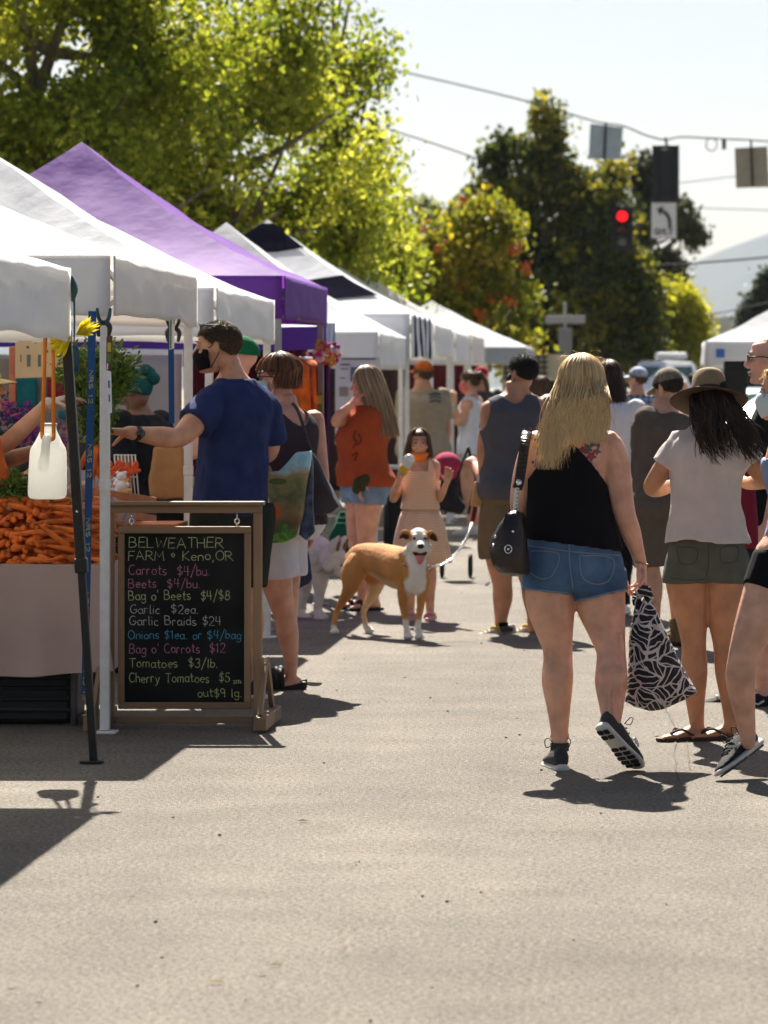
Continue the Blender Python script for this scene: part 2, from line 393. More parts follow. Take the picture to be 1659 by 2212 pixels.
ob = obj('berries', bm_, M('berry', (.60, .13, .015), rough=.5), rw, smooth_=True); ob['kind'] = 'stuff'
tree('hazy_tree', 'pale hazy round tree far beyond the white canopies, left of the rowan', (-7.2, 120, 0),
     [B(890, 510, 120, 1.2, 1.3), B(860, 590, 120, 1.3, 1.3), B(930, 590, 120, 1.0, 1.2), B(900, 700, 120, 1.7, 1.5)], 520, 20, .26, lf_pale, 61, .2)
tree('dark_maple_tree', 'loose grey-green tree with open branches behind the left turn sign', (-1.0, 112, 0),
     [B(1390, 390, 112, .75, .75), B(1430, 480, 112, .9, .9), B(1490, 490, 112, .5, .45), B(1400, 560, 112, .9, 1.0), B(1440, 600, 112, .6, .8), B(1400, 700, 112, 1.0, 1.0)], 520, 16, .22, attr_mat('grey_leaf', 'tint', rough=.6, trans=.4, ramp=[(0, (.03, .035, .02)), (.55, (.075, .08, .04)), (1, (.14, .14, .06))]), 71, .18, gap=.02)
tree('yellow_ash_tree', 'bright yellow-green ash at the far corner beside the white flat-roofed building', (-.5, 104, 0),
     [B(1450, 650, 104, .75, .7), B(1490, 690, 104, .45, .7), B(1440, 740, 104, .8, .5), B(1380, 700, 104, .8, .8), B(1500, 750, 104, .3, .45)], 560, 24, .15, lf_yel, 81, .13)
tree('dark_maple_tree', 'short dark shrubby tree filling the gap above the parked van', (-1.5, 108, 0),
     [B(1400, 765, 108, 1.2, .5), B(1300, 770, 108, 1.3, .6), B(1450, 750, 108, .7, .4)], 300, 20, .2, lf_dark, 83, .1)
for k, (x, y, tall) in enumerate(((1652, 610, 2.2), (1618, 680, 1.3))):
    tree('spruce_tree', ['dark spruce at the right edge against the mountain', 'smaller dark spruce rising just above the right tent roof'][k], (P(x, 800, 130).x, 130, 0),
         [B(x, y, 130, .22, .5), B(x, y+50, 130, .5, .6), B(x, y+110, 130, .8, .8)], 240, 16, .22, lf_con, 91+k, .1, group='spruces before the mountain')

# ------------------------------------------------------------------ canopies
def fabric(name, col, trans=.3, tcol=None, bump=.55, bs=5, rough=.8, spec=.2):
    return M(name, col, rough=rough, spec=spec, var=.05, vs=2.5, bump=bump, bs=bs, trans=trans, tcol=tcol)
white_f = fabric('white_canvas', (.80, .83, .89), .36, (.80, .77, .72))
white2_f = fabric('white_canvas_worn', (.74, .75, .78), .34, (.80, .75, .68), bump=.9)
purple_f = fabric('purple_canvas', (.15, .040, .32), .26, (.26, .04, .46), rough=.7, spec=.22, bump=.4)
black_f = fabric('black_canvas', (.010, .010, .018), .0, rough=1, spec=0)
navy_f = fabric('navy_canvas', (.018, .024, .06), .05)
drape_f = fabric('violet_drape', (.045, .02, .15), .12)
bluegrey_f = fabric('blue_grey_canvas', (.22, .27, .36), .2)
palegrey_f = fabric('pale_grey_canvas', (.50, .52, .56), .2)
steel_w = M('white_powder_coat', (.66, .66, .64), rough=.45, var=.08, vs=20)
steel_c = M('cream_powder_coat', (.60, .56, .46), rough=.5, var=.08, vs=20)
steel_b = M('black_powder_coat', (.015, .014, .014), rough=.4, var=.2, vs=20)
steel_g = M('grey_steel', (.20, .19, .20), rough=.45, metal=.3)
def canopy(label, x0, x1, y0, y1, eave, peak, vh, mat, leg=steel_w, sag=.10, wr=.02, seed=0, legs=None, side=None, panel=None, nearv=True, hem=.025, ztop=None, group=True):
    t = root('market_canopy', label, 'canopy', ((x0+x1)/2, (y0+y1)/2, 0), 'canopies along the street' if group else None)
    ap = Vector(((x0+x1)/2, (y0+y1)/2, peak)); cs = [Vector((x0, y0, eave)), Vector((x1, y0, eave)), Vector((x1, y1, eave)), Vector((x0, y1, eave))]
    S = Vector((seed*7.3, seed*3.1, 0))
    sides = []
    for k in range(4):
        A = cs[k]; B_ = cs[(k+1) % 4]
        def f(u, v, A=A, B_=B_):
            v2 = v; p = A.lerp(B_, u).lerp(ap, v2)
            p.z -= sag*(math.sin(math.pi*u)**1.0)*math.sin(math.pi*min(1, v*1.05)**.8)*.9 + .07*math.sin(math.pi*v2)
            # sag towards the eave between the corner posts, and small creases
            p.z += wr*noise.noise(Vector((p.x*2.2, p.y*2.2, 0))+S)*(1-v)*min(1, v*6) + wr*.5*noise.noise(Vector((p.x*6, p.y*3, 2))+S)*min(1, v*6)
            return p
        sides.append(f)
    g = MB()
    for f in sides: g.grid(f, 22, 16)
    ro = obj('roof', g, mat, t, smooth_=True)
    if panel:                      # dark panel sewn into the near and the aisle slope
        g = MB()
        for k, (u0, u1, v0, v1) in panel:
            f = sides[k]
            def fp(u, v):
                p = f(u0+(u1-u0)*u, v0+(v1-v0)*v); return p+Vector((0.006, -.006, .012))
            g.grid(fp, 6, 10)
        obj('roof_panel', g, black_f, t, smooth_=True)
    nrm = [Vector((0, -1, 0)), Vector((1, 0, 0)), Vector((0, 1, 0)), Vector((-1, 0, 0))]
    for k in range(4):
        A = cs[k]; B_ = cs[(k+1) % 4]; nn = nrm[k]
        def fv(u, v, A=A, B_=B_, nn=nn, k=k):
            p = A.lerp(B_, u); drop = vh*(1+hem*noise.noise(Vector((u*5, k, seed)))*3-.10*math.sin(math.pi*u)*.5)
            p.z -= v*drop
            wave = (.014*noise.noise(Vector((u*9, v*1.5, k+seed*2.7)))+.012*noise.noise(Vector((u*3.5+4, v*2, k+seed))))*min(1, v*2+.15)*min(1, 8*u)*min(1, 8*(1-u))
            return p+nn*(.012+wave+.02*v*math.sin(math.pi*u))
        g = MB(); g.grid(fv, 40, 8)
        vm_ = mat
        if side and k in side: vm_ = side[k]
        o = obj('valance', g, vm_, t, smooth_=True)
        sd = o.modifiers.new('cloth', 'SOLIDIFY'); sd.thickness = .003
    if legs is None: legs = (0, 1, 2, 3)
    for k in legs:
        c = cs[k]; g = MB(); w = .042
        px_ = c.x-(.03 if c.x > ap.x else -.03); py_ = c.y-(.03 if c.y > ap.y else -.03)
        g.box((px_, py_, (eave-.04)/2+.004), (w, w, eave-.06)); g.box((px_, py_, .006), (.11, .11, .012)); g.box((px_, py_, eave*.52), (w+.006, w+.006, .05))
        obj('leg', g, leg, t, bevel=.004)
    g = MB(); ins = .05
    for k in range(4):
        A = cs[k].lerp(Vector((ap.x, ap.y, cs[k].z)), .03); B_ = cs[(k+1) % 4].lerp(Vector((ap.x, ap.y, cs[k].z)), .03); m = (A+B_)/2
        for a, b in ((A, m), (m, B_)):
            z1 = Vector((0, 0, -.04)); z2 = Vector((0, 0, -.24))
            g.bar(a+z1, b+z2, .014, .026); g.bar(a+z2, b+z1, .014, .026)
    obj('truss', g, leg, t)
    return t
XR = -2.46; XL = -5.46
striped = bpy.data.materials.new('striped_canvas'); striped.use_nodes = True
_n = striped.node_tree.nodes; _l = striped.node_tree.links
_tc = _n.new('ShaderNodeTexCoord'); _sx = _n.new('ShaderNodeSeparateXYZ'); _m = _n.new('ShaderNodeMath'); _m.operation = 'PINGPONG'; _m.inputs[1].default_value = .36
_g = _n.new('ShaderNodeMath'); _g.operation = 'GREATER_THAN'; _g.inputs[1].default_value = .19
_x = _n.new('ShaderNodeMix'); _x.data_type = 'RGBA'; _x.inputs[6].default_value = (.72, .73, .76, 1); _x.inputs[7].default_value = (.02, .03, .08, 1)
_n['Principled BSDF'].inputs['Roughness'].default_value = 1; _n['Principled BSDF'].inputs['Specular IOR Level'].default_value = 0; _l.new(_tc.outputs['Object'], _sx.inputs[0]); _l.new(_sx.outputs['Y'], _m.inputs[0]); _l.new(_m.outputs[0], _g.inputs[0]); _l.new(_g.outputs[0], _x.inputs[0]); _l.new(_x.outputs[2], _n['Principled BSDF'].inputs['Base Color'])

canopy('nearest white canopy, cut by the left edge, with the water jug hanging from it', XL-.1, -2.47, 12.55, 15.62, 2.03, 2.75, .30, white_f, steel_b, seed=1, legs=(0, 1, 3), wr=.03)
canopy('white canopy over the carrot stall with a clamped corner post and hanging tags', XL, -2.495, 17.0, 20.0, 2.13, 2.80, .27, white2_f, steel_w, seed=2, wr=.035)
canopy('white canopy just in front of the purple one, with a straight ridge running up left', XL, -2.46, 20.55, 23.55, 2.08, 2.93, .27, white_f, steel_w, seed=3, wr=.03)
pc = canopy('purple canopy, the only coloured roof in the row', XL, -2.46, 24.15, 27.15, 2.25, 3.19, .27, purple_f, steel_g, seed=4, wr=.03, sag=.06)
g = MB()
def dr(u, v): return Vector((XL-1.6+u*(3.0+1.6), 27.22+.03*math.sin(u*40), 1.985-v*.165-.012*math.sin(u*9)))
g.grid(dr, 80, 4)
obj('drape', g, drape_f, pc, 'dark violet drape hung under the far eave', smooth_=True)
canopy('white canopy behind the purple one with crossed creases on its aisle flap', XL, -2.50, 32.6, 35.75, 2.02, 3.02, .31, white_f, seed=5)
canopy('white canopy with black roof panels and a navy striped flap', XL, -2.46, 35.95, 39.1, 2.24, 3.19, .42, white_f, seed=6, side={1: striped}, panel=[(0, (0, 1, .74, .96)), (0, (0, 1, .22, .47))])
canopy('white canopy next beyond the striped flap', XL, -2.50, 40.2, 43.4, 2.22, 3.06, .36, white_f, seed=7)
canopy('white canopy second beyond the striped flap', XL, -2.52, 44.4, 47.4, 2.20, 3.0, .38, white_f, seed=8)
canopy('white canopy third beyond the striped flap with a bright sunlit corner', XL, -2.52, 48.2, 51.2, 2.22, 3.05, .38, white2_f, seed=9)
canopy('low grey-white canopy at the far end of the left row, under the rowan', XL+.2, -2.2, 58, 61, 2.16, 2.9, .25, palegrey_f, seed=10, sag=-.05)
rt = canopy('white canopy right of the street with a small blue square on its flap', .40, 3.5, 45, 48.2, 2.09, 3.0, .30, white_f, seed=12)
g = MB(); q = P(1556, 763, 44.94); g.box(q, (.10, .004, .10)); obj('emblem', g, M('blue_print', (.05, .16, .5)), rt)
canopy('farther white canopy peeking out behind the right side canopy', 1.6, 4.6, 40.2, 43.2, 2.35, 3.3, .3, white_f, seed=13)

# cloth hanging beyond the purple canopy
g = MB(); g.grid(lambda u, v: P(684+40*u, 698+58*v, 28.2+.06*math.sin(u*9+v)), 14, 6)
top(obj('hanging_cloth', g, bluegrey_f, smooth_=True), 'blue-grey cloth hanging between the purple canopy and the white one behind it', 'cloth')

# ------------------------------------------------------------------ wires, pole, signals
cable = M('cable', (.03, .03, .035), rough=.6)
def wire(label, pts, d, r=.012):
    p, rr = smooth([P(x, y, d if not hasattr(d, '__len__') else d[i]) for i, (x, y) in enumerate(pts)], r, 8)
    g = MB(); g.tube(p, r, 6); return top(obj('overhead_wire', g, cable, smooth_=True), label, 'wire')
wire('thick sagging span wire that carries the traffic signal and the sign backs', [(780, 128), (850, 150), (1000, 185), (1150, 222), (1285, 262), (1345, 272), (1395, 292), (1438, 302), (1470, 296), (1560, 300), (1640, 304), (1760, 315)], 93, .022)
wire('thin wire running from the utility pole down to the tall maple', [(815, 272), (880, 292), (960, 318), (1045, 348)], 76, .016)
wire('thin wire crossing behind the right hand sign back', [(1360, 408), (1480, 394), (1600, 380), (1720, 372)], 140, .018)
wire('thin wire level with the left turn sign, running out to the right edge', [(1480, 448), (1560, 451), (1720, 456)], 140, .018)
wire('pale wire in front of the dark maple, under the red light', [(1365, 570), (1450, 572), (1560, 564), (1720, 550)], 100, .03)
wire('low thin wire beyond the yellow ash', [(1380, 690), (1450, 686), (1520, 683), (1720, 640)], 110, .02)
wire('faint wire far off at the foot of the pale round tree', [(800, 440), (900, 452), (1000, 447)], 126, .018)
t = root('utility_pole', 'dark wooden utility pole with a transformer can beside the wispy birch', 'utility pole', P(806, 838, 62)*1+Vector((0, 0, -CZ)))
g = MB(); g.tube([(P(806, 838, 62).x, 62, 0), P(806, 255, 62)], [.13, .09], 10); obj('pole', g, M('pole_wood', (.045, .035, .03), bump=.4, bs=30), t, smooth_=True)
g = MB(); g.tube([P(817, 330, 61.8), P(817, 328, 61.8), P(817, 282, 61.8), P(817, 279, 61.8)], [.08, .12, .12, .05], 12); obj('transformer', g, M('transformer_grey', (.05, .05, .055)), t, smooth_=True)
t = root('overhead_sign', 'grey back of an overhead street sign left of the dark signal', 'sign', P(1309, 345, 93)); alu = M('aluminium_back', (.36, .42, .46), rough=.5, metal=.2, spec=.5); alu2 = M('weathered_back', (.33, .29, .22), rough=.6)
g = MB(); g.poly([P(1275, 267, 93), P(1346, 275, 93), P(1341, 345, 93), P(1271, 343, 93)], (0, .015, 0)); obj('sign_plate', g, alu, t)
g = MB(); g.bar(P(1309, 264, 92.96), P(1305, 346, 92.96), .05, .05); obj('hanger', g, steel_b, t)
t = root('overhead_sign', 'tan weathered back of an overhead street sign at the right edge', 'sign', P(1624, 405, 93))
g = MB(); g.poly([P(1587, 320, 93), P(1658, 316, 93), P(1662, 404, 93), P(1590, 406, 93)], (0, .015, 0)); obj('sign_plate', g, alu2, t)
g = MB(); g.bar(P(1622, 305, 92.96), P(1626, 402, 92.96), .05, .05); obj('hanger', g, steel_b, t)
t = root('traffic_signal', 'dark traffic signal seen from behind, hanging above the left turn sign', 'traffic light', P(1438, 436, 93)); hous = M('signal_black', (.012, .012, .015), rough=.5)
g = MB(); g.box(P(1438, 375, 93.1), (.66, .16, 1.40)); obj('housing', g, hous, t, bevel=.03)
g = MB(); g.box(P(1438, 375, 92.97), (.22, .12, 1.2)); g.tube([P(1440, 316, 93), P(1438, 296, 93)], .035, 8); obj('hanger', g, hous, t, bevel=.02)
t = root('turn_sign', 'white left turn arrow sign hanging below the dark signal', 'sign', P(1433, 516, 93)); wht = M('sign_white', (.66, .66, .66), rough=.5, var=.04)
g = MB(); g.poly([P(1407, 438, 93), P(1461, 438, 93), P(1461, 515, 93), P(1407, 515, 93)], (0, .012, 0)); obj('sign_plate', g, wht, t)
ink = M('sign_ink', (.05, .04, .045), var=.05)
g = MB(); pp, rr = smooth([P(1447, 493, 92.97), P(1446, 475, 92.97), P(1440, 463, 92.97), P(1428, 455, 92.97)], .04, 5)
for a, b in zip(pp, pp[1:]): g.bar(a, b+(b-a)*.2, .012, .075, up=(b-a).cross(Vector((0, 1, 0))))
g.poly([P(1419, 451, 92.975), P(1433, 446, 92.975), P(1426, 466, 92.975)], (0, .012, 0)); obj('arrow', g, ink, t)
# ------------------------------------------------------------------ hand lettering: single-stroke glyphs
def _arc(cx, cy, rx, ry, a0, a1, n=9): return [(cx+rx*math.cos(R(a0+(a1-a0)*k/n)), cy+ry*math.sin(R(a0+(a1-a0)*k/n))) for k in range(n+1)]
GL = {
'B': (.6, [[(0, 0), (0, 1)], [(0, 1)]+_arc(.22, .76, .26, .24, 90, -90)+[(0, .52)], [(0, .52)]+_arc(.25, .26, .32, .26, 90, -90)+[(0, 0)]]),
'E': (.52, [[(.5, 1), (0, 1), (0, 0), (.52, 0)], [(0, .52), (.42, .52)]]), 'L': (.5, [[(0, 1), (0, 0), (.48, 0)]]),
'W': (.85, [[(0, 1), (.2, 0), (.42, .7), (.62, 0), (.85, 1)]]), 'A': (.68, [[(0, 0), (.34, 1), (.68, 0)], [(.12, .35), (.56, .35)]]),
'T': (.62, [[(0, 1), (.64, 1)], [(.32, 1), (.32, 0)]]), 'H': (.58, [[(0, 1), (0, 0)], [(.58, 1), (.58, 0)], [(0, .5), (.58, .5)]]),
'R': (.6, [[(0, 0), (0, 1)], [(0, 1)]+_arc(.24, .75, .28, .25, 90, -90)+[(0, .5)], [(.2, .5), (.62, 0)]]),
'F': (.5, [[(.5, 1), (0, 1), (0, 0)], [(0, .52), (.4, .52)]]), 'M': (.8, [[(0, 0), (.1, 1), (.4, .35), (.7, 1), (.8, 0)]]),
'K': (.56, [[(0, 1), (0, 0)], [(.52, 1), (0, .45), (.56, 0)]]), 'O': (.7, [_arc(.35, .5, .35, .5, 90, 450, 16)]), 'N': (.6, [[(0, 0), (0, 1), (.6, 0), (.6, 1)]]),
'C': (.6, [_arc(.34, .5, .34, .5, 50, 310, 12)]), 'G': (.66, [_arc(.35, .5, .35, .5, 55, 330, 12)+[(.66, .42), (.38, .42)]]), 'S': (.5, [_arc(.25, .75, .25, .25, 40, 270, 9)+_arc(.25, .25, .25, .25, 90, -140, 9)]),
'Y': (.6, [[(0, 1), (.3, .5), (.6, 1)], [(.3, .5), (.3, 0)]]),
'a': (.46, [_arc(.22, .28, .22, .28, 20, 380, 12), [(.44, .58), (.44, .1), (.52, 0)]]), 'b': (.46, [[(0, 1), (0, 0)], _arc(.22, .28, .22, .28, 180, -180, 12)]),
'c': (.42, [_arc(.24, .28, .24, .28, 50, 310, 9)]), 'd': (.46, [_arc(.22, .28, .22, .28, 0, 360, 12), [(.45, 1), (.45, 0)]]),
'e': (.44, [[(.02, .3), (.44, .32)]+_arc(.23, .28, .22, .28, 10, 315, 10)]), 'g': (.46, [_arc(.22, .28, .22, .28, 20, 380, 12), [(.44, .56), (.44, -.15)]+_arc(.22, -.18, .22, .2, 0, -160, 6)]),
'h': (.44, [[(0, 1), (0, 0)], [(0, .35)]+_arc(.21, .36, .21, .22, 160, 0, 6)+[(.42, 0)]]), 'i': (.12, [[(.05, .58), (.05, 0)], [(.05, .82), (.06, .86)]]),
'l': (.14, [[(.05, 1), (.05, .06), (.13, 0)]]), 'm': (.66, [[(0, .58), (0, 0)], [(0, .36)]+_arc(.16, .38, .16, .2, 160, 0, 5)+[(.32, 0)], [(.32, .36)]+_arc(.48, .38, .16, .2, 160, 0, 5)+[(.64, 0)]]),
'n': (.44, [[(0, .58), (0, 0)], [(0, .35)]+_arc(.21, .36, .21, .22, 160, 0, 6)+[(.42, 0)]]), 'o': (.46, [_arc(.23, .28, .23, .28, 90, 450, 12)]),
'r': (.34, [[(0, .58), (0, 0)], [(0, .34)]+_arc(.17, .38, .17, .2, 165, 40, 5)]), 's': (.36, [_arc(.18, .43, .17, .15, 40, 270, 7)+_arc(.18, .14, .18, .14, 90, -150, 7)]),
't': (.34, [[(.16, .9), (.16, .08), (.26, 0), (.34, .04)], [(0, .6), (.34, .6)]]), 'u': (.44, [[(0, .58), (0, .2)]+_arc(.2, .2, .2, .2, 190, 350, 6)+[(.42, .58)], [(.42, .58), (.44, 0)]]),
'y': (.44, [[(0, .58), (.2, .05)], [(.44, .58), (.16, -.2), (-.02, -.32)]]),
'0': (.5, [_arc(.25, .5, .25, .5, 90, 450, 14)]), '1': (.3, [[(.02, .8), (.18, 1), (.18, 0)]]), '2': (.52, [_arc(.25, .73, .25, .27, 165, -30, 8)+[(.02, .0), (.54, .0)]]),
'3': (.48, [_arc(.22, .76, .22, .24, 150, -90, 8)+_arc(.22, .26, .25, .26, 90, -150, 9)]), '4': (.54, [[(.1, 1), (.02, .42), (.54, .42)], [(.42, 1), (.40, 0)]]), '5': (.5, [[(.46, 1), (.08, 1), (.06, .58)]+_arc(.24, .32, .25, .3, 110, -150, 10)]),
'8': (.48, [_arc(.24, .76, .19, .23, -90, 270, 12), _arc(.24, .27, .24, .27, 90, 450, 12)]), '9': (.48, [_arc(.24, .72, .22, .26, 0, 360, 12), [(.46, .72), (.42, 0)]]),
'$': (.5, [_arc(.25, .72, .23, .2, 30, 270, 8)+_arc(.25, .3, .23, .22, 90, -150, 8), [(.28, 1.12), (.24, -.12)]]), '/': (.45, [[(0, -.3), (.45, 1.1)]]), '.': (.1, [[(.02, .0), (.07, .04)]]), ',': (.14, [[(.1, .08), (.02, -.2)]]),
"'": (.1, [[(.06, 1.05), (.03, .8)]]), '*': (.3, [[(.15, .75), (.3, .5), (.15, .25), (0, .5), (.15, .75)]]), ' ': (.34, [])}
def lettering(mb, text, o, ux, uz, nrm, width, h, pen, jit=0, seed=0, gapf=.17):
    """letters fitted to a width: o base point, ux right, uz up, nrm towards the reader"""
    r = random.Random(seed); tot = sum(GL[c][0]+gapf for c in text)-gapf; kx = width/tot; x = 0
    o = Vector(o); ux = Vector(ux).normalized(); uz = Vector(uz).normalized(); nrm = Vector(nrm)
    for c in text:
        w, strokes = GL[c]; dy = r.uniform(-jit, jit)*h; sl = r.uniform(-.06, .06)*(jit > 0)
        for s in strokes:
            pts = [o+ux*((x+px_+sl*py_)*kx)+uz*(py_*h+dy) for px_, py_ in s]
            V = []; Fc = []; n = len(pts)
            for i, p in enumerate(pts):
                d = (pts[min(i+1, n-1)]-pts[max(i-1, 0)]).normalized(); q = nrm.cross(d).normalized()
                ww = pen*(.5 if not jit else r.uniform(.36, .58)); V += [p+q*ww, p-q*ww]
                if i: Fc.append((2*i-2, 2*i-1, 2*i+1, 2*i))
            e = (pts[-1]-pts[-2]).normalized()*pen*.3; V[-1] = V[-1]+e; V[-2] = V[-2]+e
            mb.add(V, Fc)
        x += w+gapf

g = MB(); lettering(g, 'ONLY', P(1415, 506, 92.98), (1, 0, 0), (0, 0, 1), (0, -1, 0), .42, .13, .03); obj('lettering', g, ink, t)
t = root('traffic_signal', 'traffic signal showing a red light in front of the dark maple', 'traffic light', P(1344, 541, 93))
g = MB(); g.box(P(1344, 493, 93.15), (.40, .22, 1.02)); obj('housing', g, hous, t, bevel=.03)
g = MB(); g.poly([P(1322, 447, 93.02), P(1367, 447, 93.02), P(1367, 541, 93.02), P(1322, 541, 93.02)], (0, .008, 0)); obj('backplate', g, hous, t)
for k, (y, m) in enumerate(((467, glow('red_lamp', (1, .006, .012), .55)), (493, M('amber_lens', (.10, .03, .005), rough=.3)), (519, M('dark_lens', (.10, .11, .10), rough=.3)))):
    g = MB(); g.tube([P(1344, y, 93.0), P(1344, y, 92.97), P(1344, y, 92.95)], [.13, .125, .06], 18); l = obj('lens', g, m, t, smooth_=True)
    g = MB(); c = P(1344, y, 92.98); V = []; Fc = []
    for i in range(15):
        a = R(-20+220*i/14)
        for yy, rr_ in ((0, .155), (-.22, .15)): V.append(c+Vector((rr_*math.cos(a), yy, rr_*math.sin(a))))
        if i: Fc.append((2*i-2, 2*i-1, 2*i+1, 2*i))
    g.add(V, Fc); o = obj('visor', g, hous, t); sd = o.modifiers.new('s', 'SOLIDIFY'); sd.thickness = .01
g = MB(); g.tube([P(1344, 450, 93.1), P(1344, 442, 93.1)], .04, 8); obj('hanger', g, steel_w, t)
g = MB(); g.box(P(1564, 312, 93), (.10, .10, .24)); g.tube([P(1564, 306, 93), P(1564, 301, 93)], .02, 6)
top(obj('camera_pod', g, hous, bevel=.02), 'small black detector box hanging from the span wire', 'detector')
g = MB()
pts = [P(1537+12*math.cos(R(a)), 312+14*math.sin(R(a)), 93) for a in range(-90, 271, 24)]; g.tube(pts, .016, 6)
top(obj('cable_loop', g, cable, smooth_=True), 'loop of spare cable hanging from the span wire', 'cable')
# street name post
t = root('street_sign', 'white street name sign on a post standing in front of the dark maple', 'sign', (P(1221, 838, 80).x, 80, 0))
g = MB(); g.tube([(P(1221, 838, 80).x, 80, 0), P(1221, 652, 80)], .024, 8); obj('post', g, M('galvanised', (.34, .34, .33), rough=.5, metal=.3), t, smooth_=True)
g = MB(); g.box(P(1221, 690, 79.94), (.84, .03, .17)); obj('name_plate', g, M('sign_grey', (.36, .355, .35), var=.15, vs=30), t, bevel=.01)
g = MB(); g.box(P(1221, 735, 79.93), (.28, .02, .50)); obj('rule_plate', g, M('sign_grey2', (.22, .22, .22), var=.1, vs=20), t, bevel=.02)
# white flat building at the far right, low fence panels, cream wall
t = root('white_building', 'long low white flat-roofed building far off under the mountain', 'building', (P(1560, 838, 135).x, 135, 0))
g = MB(); a = P(1520, 700, 135); b = P(1700, 700, 135); g.box(((a.x+b.x)/2, 139, a.z/2), (b.x-a.x, 8, a.z)); obj('wall', g, M('white_stucco', (.66, .66, .64), var=.06), t)
g = MB(); g.box(((a.x+b.x)/2, 139, a.z+.12), (b.x-a.x+.5, 8.5, .24)); obj('roof', g, M('white_roof', (.70, .70, .70), var=.05), t)
for k in range(5):
    g = MB(); g.box((a.x+.5+k*.6, 134.98, 1.3), (.34, .05, .9)); obj('window', g, M('dark_glass', (.03, .04, .05), rough=.15, spec=.6), t)
g = MB(); g.box(P(1602, 686, 137), (.5, .6, .5)); obj('vent', g, M('vent_grey', (.2, .22, .26)), t, bevel=.04)
t = root('cream_building', 'cream building front with a dark window grid behind the low grey canopy', 'building', (P(1120, 838, 66).x, 66, 0))
g = MB(); a = P(1085, 765, 66); b = P(1240, 765, 66); g.box(((a.x+b.x)/2, 68, a.z/2), (b.x-a.x, 4, a.z)); obj('wall', g, M('cream_wall', (.55, .48, .32), var=.1), t)
g = MB()
for k in range(7): x = 1092+k*14; g.bar(P(x, 768, 65.96), P(x, 818, 65.96), .02, .03)
for k in range(5): y = 770+k*12; g.bar(P(1088, y, 65.95), P(1184, y, 65.95), .02, .03)
obj('window_grid', g, steel_b, t)
# rows of parked vehicles at the end of the street
def van(label, x, d, w, h, L, paint, seed=0, cat='van'):
    t = root('parked_van', label, cat, (x, d, 0), 'vehicles parked past the market')
    def sec(y, pts): return [Vector((x+px_*w/2, y, pz*h)) for px_, pz in pts]
    half = [(.0, .14), (.86, .14), (.97, .22), (1.0, .36), (.99, .50), (.93, .62), (.80, .93), (.70, .985), (.0, 1.0)]
    full = half+[(-a, b) for a, b in reversed(half[1:-1])]
    def sc(f, k): return [(a*f, .14+(b-.14)*k) for a, b in full]
    g = MB(); g.loft([sec(d, sc(.93, .50)), sec(d+.08, sc(.99, .56)), sec(d+.9, sc(1, .60)), sec(d+1.05, sc(1, .64)), sec(d+1.75, sc(.99, .98)), sec(d+2.4, sc(1, 1)), sec(d+L-.5, sc(1, .99)), sec(d+L-.08, sc(.98, .86)), sec(d+L, sc(.93, .6))])
    obj('body', g, paint, t, smooth_=True, bevel=0).modifiers.new('e', 'EDGE_SPLIT').split_angle = R(38)
    gl = M('van_glass', (.06, .11, .10), rough=.08, spec=.8)
    g = MB(); zz = .14+.86*.60
    g.poly([(x-.80*w/2, d+1.00, h*.635), (x+.80*w/2, d+1.00, h*.635), (x+.70*w/2, d+1.66, h*.925), (x-.70*w/2, d+1.66, h*.925)], (0, -.02, .02)); obj('windscreen', g, gl, t)
    for s in (-1, 1):
        g = MB(); g.poly([(x+s*w/2*.975, d+1.5, h*.62), (x+s*w/2*.975, d+L-.6, h*.62), (x+s*w/2*.83, d+L-.8, h*.90), (x+s*w/2*.83, d+1.95, h*.90)], (s*.012, 0, .004)); obj('side_window', g, gl, t)
        g = MB(); g.box((x+s*.36*w, d-.005, h*.40), (.26, .06, .14)); obj('headlight', g, M('lamp_lens', (.6, .62, .62), rough=.1, spec=.8), t, bevel=.03)
        g = MB(); g.box((x+s*(w/2+.11), d+1.1, h*.62), (.18, .10, .14)); obj('mirror', g, steel_b, t, bevel=.03)
        for yy in (d+.75, d+L-.85):
            wl = root('wheel', None, None, (0, 0, 0)); del wl['label'], wl['category']; wl.parent = t
            g = MB(); g.tube([(x+s*(w/2-.20), yy, .34), (x+s*(w/2-.18), yy, .34), (x+s*(w/2-.02), yy, .34), (x+s*(w/2), yy, .34)], [.30, .34, .34, .30], 20)
            obj('tyre', g, M('tyre', (.02, .02, .02)), wl, smooth_=True)
            g = MB(); g.tube([(x+s*(w/2-.05), yy, .34), (x+s*(w/2+.006), yy, .34)], [.22, .20], 16); obj('rim', g, steel_g, wl)
    g = MB(); g.box((x, d-.02, h*.20), (w*.92, .12, .20)); obj('bumper', g, steel_b, t, bevel=.04)
    g = MB(); g.box((x, d-.012, h*.335), (w*.5, .05, .16)); obj('grille', g, steel_b, t, bevel=.02)
    for s in (-1, 1):
        g = MB(); g.bar((x+s*w*.33, d+2.0, h+.05), (x+s*w*.33, d+L-.5, h+.05), .03, .03)
        for yy in (d+2.1, d+L-.7): g.box((x+s*w*.33, yy, h+.02), (.04, .06, .07))
        obj('roof_rail', g, steel_b, t)
    return t
silver = M('silver_paint', (.78, .79, .80), rough=.25, metal=.1, spec=.6, var=.03, coat=.5)
v = van('silver-white van with a roof rack parked at the end of the street between the heads', -.12, 86, 1.72, 2.18, 4.9, silver)
g = MB(); g.box((-.0, 89, 2.28), (.75, 1.2, .16)); obj('roof_box', g, M('roof_box_white', (.68, .68, .68), rough=.3), v, bevel=.05)
van('blue-grey car parked behind the right side canopy, half hidden by the loudspeaker', 1.35, 58, 1.75, 1.55, 4.3, M('bluegrey_paint', (.16, .24, .30), rough=.25, metal=.3, spec=.6, var=.03), cat='car')
